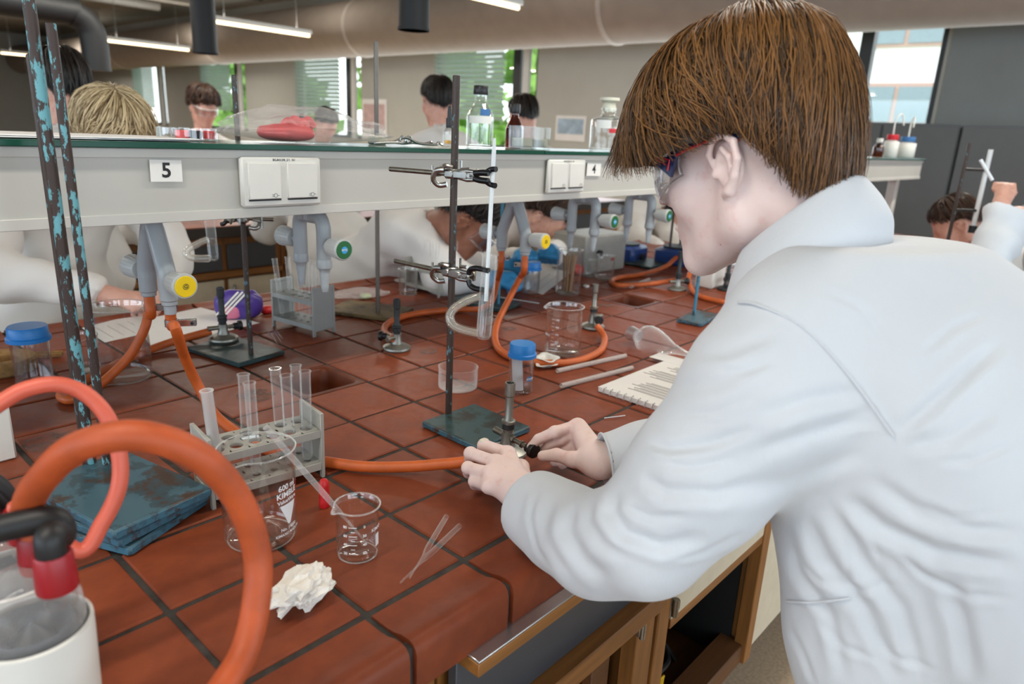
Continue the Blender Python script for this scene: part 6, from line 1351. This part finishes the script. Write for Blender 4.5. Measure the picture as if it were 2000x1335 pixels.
# trousers and shoes under the coat
def legs(p):
    d = None
    for x in (.50, .68):
        c = chain(p, [bz(x, -.90, -.05), bz(x, -.90, -.40), bz(x, -.93, -TB + .09)], [.10, .075, .055], .03); d = c if d is None else smin(d, c, .03)
    return d
o = person_body(st, lambda p: legs(p), bz(.36, -1.06, -TB), bz(.82, -.74, .06), .012, 'trouser', name='trousers'); o.location = -Vector(PO)
def shoes(p):
    d = np.minimum(sd_cone(p, bz(.50, -.96, -TB + .04), bz(.48, -.78, -TB + .032), .045, .036), sd_cone(p, bz(.68, -.96, -TB + .04), bz(.70, -.78, -TB + .032), .045, .036)); return smax(d, TB * 0 - p[:, 2] + .003, .004)
o = person_body(st, shoes, (.40, -1.03, -.01), (.78, -.72, .10), .008, 'shoe', name='shoes'); o.location = -Vector(PO)
# hair
ho = make_hair(st, HQ - PO, HR_, HP, 10500, .00105, 'hair_brown', 'scalp', 3, segs=12, wave=.0026, tmax=(.55, 1.05), kr=(.88, 1.05), cap_k=.925)
# goggles, in head coordinates
gg = bpy.data.objects.new('safety_goggles', None)
def HL(s, f, u): return Vector(HQ + HR_ @ np.array((s, f, u)) - PO)
def lens_pt(u, w): a = math.radians(-78 + 156 * u); r = .078 + .004 * math.cos(a); z = .033 - (.050 - .026 * abs(math.sin(a)) ** 3) * w - .004 * abs(math.sin(a)); return HL(r * math.sin(a), .032 + (.086 + .006 * math.sin(w * PI)) * math.cos(a), z)
lens = MB().grid(lens_pt, 40, 8).build('goggle_lens', M['lens'], st); md = lens.modifiers.new('thickness', 'SOLIDIFY'); md.thickness = .002
MB().tube([lens_pt(i / 40, 0) for i in range(41)], .0022, 8).build('brow_bar', M['goggle_navy'], lens)
MB().tube([lens_pt(i / 40, 1) for i in range(41)], .0012, 8).build('lower_rim', M['lens'], lens)
for s in (-1, 1):
    tri = [(s * .0800, .050, .030), (s * .0785, .090, .034), (s * .0815, .062, .004)]
    m_ = MB(); A3 = [HL(*q_) for q_ in tri]; nrm = (A3[1] - A3[0]).cross(A3[2] - A3[0]).normalized() * .003
    m_.add([q_ for q_ in A3] + [q_ + nrm for q_ in A3] + [q_ - nrm for q_ in A3], [(3, 4, 5), (8, 7, 6), (3, 6, 7, 4), (4, 7, 8, 5), (5, 8, 6, 3)]); hg = m_.build('hinge_piece', M['goggle_navy'], lens, False)
    arm = spline([(s * .080, .060, .028), (s * .0815, .040, .032), (s * .083, .018, .034), (s * .084, -.004, .036), (s * .082, -.024, .026)], 6)
    MB().tube([HL(*q_) for q_ in arm], .0030, 8).build('temple_arm', M['goggle_navy'], lens); MB().tube([HL(q_[0] * 1.012, q_[1], q_[2] - .0030) for q_ in arm], .0017, 8).build('red_stripe', M['goggle_red'], lens)
    side = Vector(HR_ @ np.array((s, 0, 0))) * .0036
    for a0, b0, c0 in (((.056, .028), (.074, .018), (.066, .008)),): 
        MB().tube([HL(s * .0805, .070, .028) + side, HL(s * .081, .0600, .023) + side, HL(s * .0812, .0640, .012) + side], .0012, 6).build('red_chevron', M['goggle_red'], hg)
        MB().tube([HL(s * .0802, .078, .029) + side, HL(s * .081, .0650, .019) + side], .0010, 6).build('red_chevron', M['goggle_red'], hg)
tx_ = text_mesh('boll\u00e9', .0085, M['label_white'], True); o = link('brand_lettering', tx_, lens); fx = Vector(HR_ @ np.array((0, -1, 0))); uz = Vector(HR_ @ np.array((0, 0, 1))); sx_ = fx.cross(uz)
o.matrix_local = Matrix.Translation(HL(-.0838, .070, .0315)) @ Matrix(((fx.x, uz.x, sx_.x, 0), (fx.y, uz.y, sx_.y, 0), (fx.z, uz.z, sx_.z, 0), (0, 0, 0, 1))) @ Matrix.Rotation(-.12, 4, 'Z')

# ------------------------------------------------------------------ students farther away
def far_person(label, head, yaw, pitch, chest, pelvis, arms, coat='coat_far', skinm='skin_far', hair='hair_black', prof=SHORT, n=900, rad=.0035, goggles=False, glove=None, res=.009, wave=.004, wid=.17, group='students at the far benches', floor=True, hair_kr=(.86, 1.0)):
    head = np.array(head, float); chest = np.array(chest, float); pelvis = np.array(pelvis, float); q, R = head_pose(head, yaw, pitch)
    t_ = thing('person', label, 'person', (pelvis[0], pelvis[1], 0), group=group); off = np.array(t_.location); sx = np.array((math.cos(yaw), math.sin(yaw), 0)); neck = chest + (head - chest) * .45
    def bodyf(p):
        d = head_sdf(p, q, R, True, False); d = smin(d, sd_cone(p, q + R @ np.array((0, -.03, -.04)), chest + (head - chest) * .3, .052, .06), .03); d = smin(d, sd_cone(p, chest, pelvis, .08, .09), .05)
        for (S_, E_, W_) in arms:
            S_, E_, W_ = map(lambda z: np.array(z, float), (S_, E_, W_)); d = smin(d, chain(p, [chest, S_, E_, W_], [.06, .045, .036, .026], .02), .03)
            if glove is None:
                ax = (W_ - E_) / np.linalg.norm(W_ - E_); si = np.cross(ax, (0, 0, 1.0)); si /= max(np.linalg.norm(si), 1e-6)
                d = smin(d, sd_cone(p, W_, W_ + ax * .06, .024, .026), .015)
                for k in range(4): b = W_ + ax * .06 + si * (.018 * (k - 1.5)); d = smin(d, chain(p, [b, b + ax * .035 - np.array((0, 0, .008)), b + ax * .055 - np.array((0, 0, .028))], [.011, .0095, .008], .004), .006)
                b = W_ + ax * .02 + si * .02; d = smin(d, sd_cone(p, b, b + ax * .05 + si * .015 - np.array((0, 0, .015)), .012, .009), .008)
        return d
    allp = [head, chest, pelvis] + [np.array(w, float) for a in arms for w in a]; lo = np.min(allp, 0) - .22; hi = np.max(allp, 0) + .22
    V_, F_ = surface_nets(bodyf, lo, hi, res * .8); body = link('body', mesh_np('body', smooth_np(V_, F_, 1, .5) - off, F_, M[skinm]), t_)
    def coatf(p):
        sA, sB = chest - sx * wid * .62, chest + sx * wid * .62
        d = sd_cone(p, sA, sB, .095, .095); d = smin(d, sd_cone(p, chest, pelvis, .125, .150), .06); d = smin(d, sd_cone(p, pelvis - sx * .04, pelvis + sx * .04, .14, .14), .06)
        if floor: d = smin(d, sd_cone(p, pelvis, np.array((pelvis[0], pelvis[1], .48)), .155, .19), .06)
        d = smin(d, sd_cone(p, chest, chest + (head - chest) * .40, .085, .068), .03)
        for (S_, E_, W_) in arms:
            S_, E_, W_ = map(lambda z: np.array(z, float), (S_, E_, W_)); ax = (W_ - E_) / np.linalg.norm(W_ - E_); a = chain(p, [S_, E_, W_ - ax * .02], [.078, .062, .044], .03); a = smax(a, (p - (W_ - ax * .015)) @ ax, .004); d = smin(d, a, .03)
        return smax(d, -sd_cone(p, chest + (head - chest) * .30, head, .055, .07), .006)
    lo2 = np.minimum(lo, (pelvis[0] - .3, pelvis[1] - .3, .30)); V_, F_ = surface_nets(coatf, lo2, hi, res * 1.6); N_ = vnormals(V_, F_); g1 = np.sin(V_ @ np.array((21., 13., 33.)) + 2 * np.sin(V_ @ np.array((9., -17., 11.)))); g2 = np.sin(V_ @ np.array((-31., 26., 45.)) + 1.5 * np.sin(V_ @ np.array((15., 19., -12.))))
    V_ = smooth_np(V_ + N_ * (.006 * g1 + .003 * g2)[:, None], F_, 1, .4); link('lab_coat', mesh_np('lab_coat', V_ - off, F_, M[coat]), t_)
    if glove:
        for (S_, E_, W_) in arms:
            E_, W_ = np.array(E_, float), np.array(W_, float); ax = (W_ - E_) / np.linalg.norm(W_ - E_); si = np.cross(ax, (0, 0, 1.0)); si /= np.linalg.norm(si)
            def gf(p):
                d = sd_cone(p, W_ - ax * .02, W_ + ax * .055, .032, .030)
                for k in range(4): b = W_ + ax * .065 + si * (.019 * (k - 1.5)); d = smin(d, chain(p, [b, b + ax * .022 - np.array((0, 0, .016)), b - ax * .006 - np.array((0, 0, .034))], [.0135, .012, .0105], .004), .006)
                b = W_ + ax * .02 + si * .025; return smin(d, sd_cone(p, b, b + ax * .05 + si * .015 - np.array((0, 0, .02)), .013, .0105), .008)
            V_, F_ = surface_nets(gf, W_ - .14, W_ + .14, .005); link('glove', mesh_np('glove', V_ - off, F_, M[glove]), t_)
    if floor:
        def lf(p):
            d = None
            for s in (-1, 1): c = sd_cone(p, np.array((pelvis[0], pelvis[1], pelvis[2] - .15)) + sx * .09 * s, np.array((pelvis[0], pelvis[1], .08)) + sx * .10 * s, .085, .055); d = c if d is None else np.minimum(d, c)
            return d
        V_, F_ = surface_nets(lf, (pelvis[0] - .3, pelvis[1] - .3, 0), (pelvis[0] + .3, pelvis[1] + .3, pelvis[2] + .1), .025); link('trousers', mesh_np('trousers', V_ - off, F_, M['trouser']), t_)
        fw = np.array((-math.sin(yaw), math.cos(yaw), 0)); mb = MB()
        for s in (-1, 1): a = np.array((pelvis[0], pelvis[1], .035)) + sx * .10 * s - off; mb.tube(spline([Vector(a - fw * .06), Vector(a + fw * .06), Vector(a + fw * .17)], 4), .034, 10)
        mb.build('shoes', M['shoe'], t_)
    make_hair(t_, q - off, R, prof, n, rad, hair, None, int(abs(head[0]) * 1000) % 9973, segs=8, wave=wave, kr=hair_kr, cap_k=.88)
    if goggles:
        def lp(u, w): a = math.radians(-80 + 160 * u); return Vector(q + R @ np.array(((.080) * math.sin(a), .030 + .090 * math.cos(a), .034 - .05 * w)) - off)
        o = MB().grid(lp, 24, 4).build('goggles', M['lens'], t_); md = o.modifiers.new('t', 'SOLIDIFY'); md.thickness = .003; MB().tube([lp(i / 24, 0) for i in range(25)], .003, 6).build('goggle_rim', M['white_plastic'], o)
    return t_
A3_ = lambda *a: np.array(a[:2] + (a[2] + TB,))
def Dn(x, y, d): return np.array(D(x, y, d))
LONG = {k: [(r * (1.0 if i < 3 else 1.02), u - (.0 if i < 4 else (i - 3) * .03)) for i, (r, u) in enumerate(v_)] for k, v_ in SHORT.items()}
# across the bench
hb = Dn(222, 288, 1.92)
far_person('blonde student leaning head-down over the far side of the bench at the left', hb, PI, .45, (hb[0] - .07, hb[1] + .22, TB + .30), (hb[0] - .12, hb[1] + .34, TB - .02), [((hb[0] - .28, hb[1] + .20, TB + .30), (hb[0] - .30, hb[1] + .02, TB + .10), (hb[0] - .10, hb[1] - .14, TB + .05)), ((hb[0] + .12, hb[1] + .20, TB + .30), (hb[0] + .15, hb[1] + .06, TB + .10), (hb[0] + .02, hb[1] - .12, TB + .05))], hair='hair_blonde', prof={k: [(r * 1.0, u) for r, u in v_] for k, v_ in SHORT.items()}, n=3200, rad=.0018, wave=.006, group='students across the near bench', hair_kr=(.9, 1.1))
h8 = Dn(908, 432, 2.32)
far_person('bending student with brown skin and goggles looking closely at the bench', h8, PI + .75, .85, Dn(800, 455, 2.50), Dn(712, 545, 2.78), [(Dn(835, 470, 2.36), Dn(868, 540, 2.30), Dn(962, 545, 2.30)), (Dn(800, 440, 2.62), Dn(905, 520, 2.55), Dn(985, 520, 2.5))], skinm='skin_brown', hair='hair_black', goggles=True, glove='glove_blue', group='students across the near bench', n=1400, rad=.003)
h9 = Dn(1062, 424, 3.02)
far_person('curly brown-haired student with blue gloves behind the farther gas tap', h9, PI + .35, .75, h9 + np.array((.12, .22, -.06)), h9 + np.array((.18, .36, -.30)), [(h9 + np.array((-.10, .22, -.10)), h9 + np.array((-.18, .08, -.22)), Dn(1020, 500, 2.50)), (h9 + np.array((.26, .22, -.10)), h9 + np.array((.22, .05, -.18)), Dn(1075, 492, 2.55))], hair='hair_dark', glove='glove_blue', group='students across the near bench', n=1200, rad=.003, wave=.012)
h10 = Dn(1330, 425, 3.9)
far_person('stooping student in a white coat behind the last green-disc tap', h10, PI + .4, .7, Dn(1262, 425, 4.1), Dn(1235, 520, 4.35), [(Dn(1240, 420, 4.0), Dn(1245, 470, 3.8), Dn(1290, 490, 3.6)), (Dn(1300, 430, 4.0), Dn(1310, 470, 3.8), Dn(1340, 490, 3.6))], group='students across the near bench', n=500)
c7 = Dn(640, 440, 3.15)
far_person('student in a white coat bending away behind the green-disc tap', c7 + np.array((.25, .62, .12)), -.2, .9, c7 + np.array((.12, .36, .10)), c7 + np.array((.0, .0, -.06)), [(c7 + np.array((-.05, .34, .06)), c7 + np.array((-.05, .45, -.08)), c7 + np.array((.03, .62, -.1))), (c7 + np.array((.28, .28, .06)), c7 + np.array((.26, .22, -.12)), c7 + np.array((.3, .34, -.2)))], n=500)
# at the second bench
ha = Dn(120, 178, 2.5)
far_person('dark-haired student seen from behind above the shelf at the left', ha, .15, .25, ha + np.array((-.02, -.08, -.24)), ha + np.array((-.04, -.06, -.62)), [(ha + np.array((-.22, -.07, -.27)), ha + np.array((-.26, .02, -.50)), ha + np.array((-.16, .24, -.55))), (ha + np.array((.17, -.08, -.27)), ha + np.array((.24, .02, -.50)), ha + np.array((.16, .24, -.55)))], hair='hair_black', n=1500, rad=.0028)
hc = Dn(398, 212, 4.9)
far_person('brown curly-haired student with goggles facing the camera far behind', hc, PI - .1, .35, hc + np.array((0, .06, -.27)), hc + np.array((0, .10, -.65)), [(hc + np.array((-.19, .05, -.28)), hc + np.array((-.25, -.05, -.48)), hc + np.array((-.12, -.26, -.5))), (hc + np.array((.19, .05, -.28)), hc + np.array((.25, -.05, -.48)), hc + np.array((.12, -.26, -.5)))], hair='hair_dark', goggles=True, n=1200, rad=.004, wave=.014, res=.012, hair_kr=(.95, 1.12))
hd = Dn(636, 244, 5.95)
far_person('student whose dark hair just shows above the clear bag', hd, PI, .6, hd + np.array((0, .1, -.25)), hd + np.array((0, .14, -.62)), [(hd + np.array((-.19, .08, -.26)), hd + np.array((-.24, -.04, -.46)), hd + np.array((-.1, -.25, -.45))), (hd + np.array((.19, .08, -.26)), hd + np.array((.24, -.04, -.46)), hd + np.array((.1, -.25, -.45)))], hair='hair_black', n=500, rad=.005, res=.014)
he = Dn(854, 202, 3.95)
far_person('black-haired student in a white coat seen from behind near the centre', he, -.35, .22, he + np.array((-.03, -.08, -.25)), he + np.array((-.05, -.06, -.62)), [(he + np.array((-.21, -.03, -.27)), he + np.array((-.24, .06, -.50)), he + np.array((-.1, .28, -.52))), (he + np.array((.16, -.12, -.27)), he + np.array((.24, -.04, -.50)), he + np.array((.2, .22, -.52)))], hair='hair_black', n=1300, rad=.003)
hf = Dn(1022, 232, 4.45)
far_person('dark-haired student partly hidden by the amber bottle', hf, -.3, .4, hf + np.array((-.02, -.08, -.25)), hf + np.array((-.03, -.06, -.62)), [(hf + np.array((-.21, -.03, -.27)), hf + np.array((-.24, .06, -.50)), hf + np.array((-.1, .28, -.52))), (hf + np.array((.16, -.12, -.27)), hf + np.array((.24, -.04, -.50)), hf + np.array((.2, .22, -.52)))], hair='hair_black', n=600, rad=.004, res=.012)
# right edge
hg = Dn(1872, 440, 3.3)
far_person('brown-haired student stooping beyond the foreground student\'s shoulder', hg, .3, .7, hg + np.array((.05, -.22, -.12)), hg + np.array((.1, -.42, -.35)), [(hg + np.array((-.12, -.2, -.14)), hg + np.array((-.16, -.06, -.22)), hg + np.array((-.05, .1, -.2))), (hg + np.array((.24, -.2, -.14)), hg + np.array((.24, -.05, -.22)), hg + np.array((.1, .1, -.2)))], hair='hair_dark', n=1000, rad=.003, group='students at the right edge')
sr = Dn(1985, 430, 2.5); hnd = Dn(1945, 372, 2.5)
far_person('student at the right border in a bluish coat raising a hand', Dn(2110, 300, 2.6), .1, .3, Dn(2085, 430, 2.65), Dn(2090, 620, 2.75), [(sr, Dn(1935, 500, 2.40), Dn(1955, 398, 2.47)), (Dn(2160, 440, 2.7), Dn(2200, 560, 2.6), Dn(2120, 590, 2.3))], coat='coat_blue', hair='hair_dark', n=500, group='students at the right edge')
a_, b_ = D(1915, 312, 2.5), D(1938, 352, 2.5); setp(MB().tube([a_, b_], .006, 10).build('glass_rod', M['milk_glass']), 'white rod held up in the raised hand at the right border', 'rod')
# burette stand at the right
bsx = D(1858, 440, 2.85); rz_ = 0.0
stand('dark retort stand with a burette beyond the foreground student\'s shoulder', Vector((bsx.x, bsx.y, 0)), .16, .2, 0, (bsx.x, bsx.y), .56, 'rod_dark_peel', 'base_green', None, r=.007)
t_ = thing('burette', 'white glass burette clamped to the stand at the right', 'burette', (bsx.x + .10, bsx.y - .06, TB + .24)); MB().cyl((0, 0, 0), (0, 0, .30), .009, n=14).build('barrel', M['milk_glass'], t_); MB().cyl((0, 0, -.03), (0, 0, 0), .016, n=14).build('stopcock', M['black_plastic'], t_)
for z in (.06, .22): MB().cyl((0, 0, z), (-.10, .06, z), .006, n=10).build('clamp_arm', M['black_plastic'], t_)

# ------------------------------------------------------------------ second bench with cabinets
wt = thing('worktop', 'brick-red tiled worktop of the second bench behind the near one', 'worktop', (0, 0, TB)); MB().box((2.4, 3.30, -.03), (5.2, 1.5, .06), .006).build('top', M['tile_far'], wt)
for k in range(8):
    x = -.18 + k * .645; t_ = thing('wall_cabinet' if 0 else 'bench_cabinet', ['first', 'second', 'third', 'fourth', 'fifth', 'sixth', 'seventh', 'last'][k] + ' wooden cabinet from the left under the second bench', 'cabinet', (x + .32, 3.3, 0), group='cabinets of the second bench')
    MB().box((0, 0, .40), (.64, 1.36, .68)).build('body', M['wood_v'], t_, False)
    for s in (-1, 1):
        MB().box((s * .15, -.69, TB - .165), (.27, .016, .13), .002).build('drawer_front', M['panel_grey'], t_); d_ = MB().box((s * .15, -.69, .30), (.275, .016, .44), .002).build('door', M['cream'], t_); MB().box((s * .04, -.702, .46), (.012, .012, .06), .002).build('handle', M['steel'], d_)
    MB().box((0, -.70, TB - .25), (.63, .03, .03), .002).build('rail', M['wood'], t_)
# posters on the window wall
for k, (x0, x1, y0, y1, m_, lb) in enumerate(((1086, 1141, 225, 277, 'poster_blue', 'blue and white poster on the wall right of the amber bottle'), (706, 755, 193, 275, 'poster_pink', 'pale pink notice on the wall behind the grey rod'))):
    a_ = AX(x0, y0, X1 - .02); b_ = AX(x1, y1, X1 - .02); t_ = thing('poster', lb, 'poster', (X1 - .012, (a_.y + b_.y) / 2, (a_.z + b_.z) / 2)); w_, h_ = abs(a_.y - b_.y), abs(a_.z - b_.z); MB().box((0, 0, 0), (.006, w_, h_)).build('sheet', M['paper_white'], t_, False); MB().box((-.005, 0, h_ * .08), (.003, w_ * .86, h_ * .6)).build('picture', M[m_], t_, False)
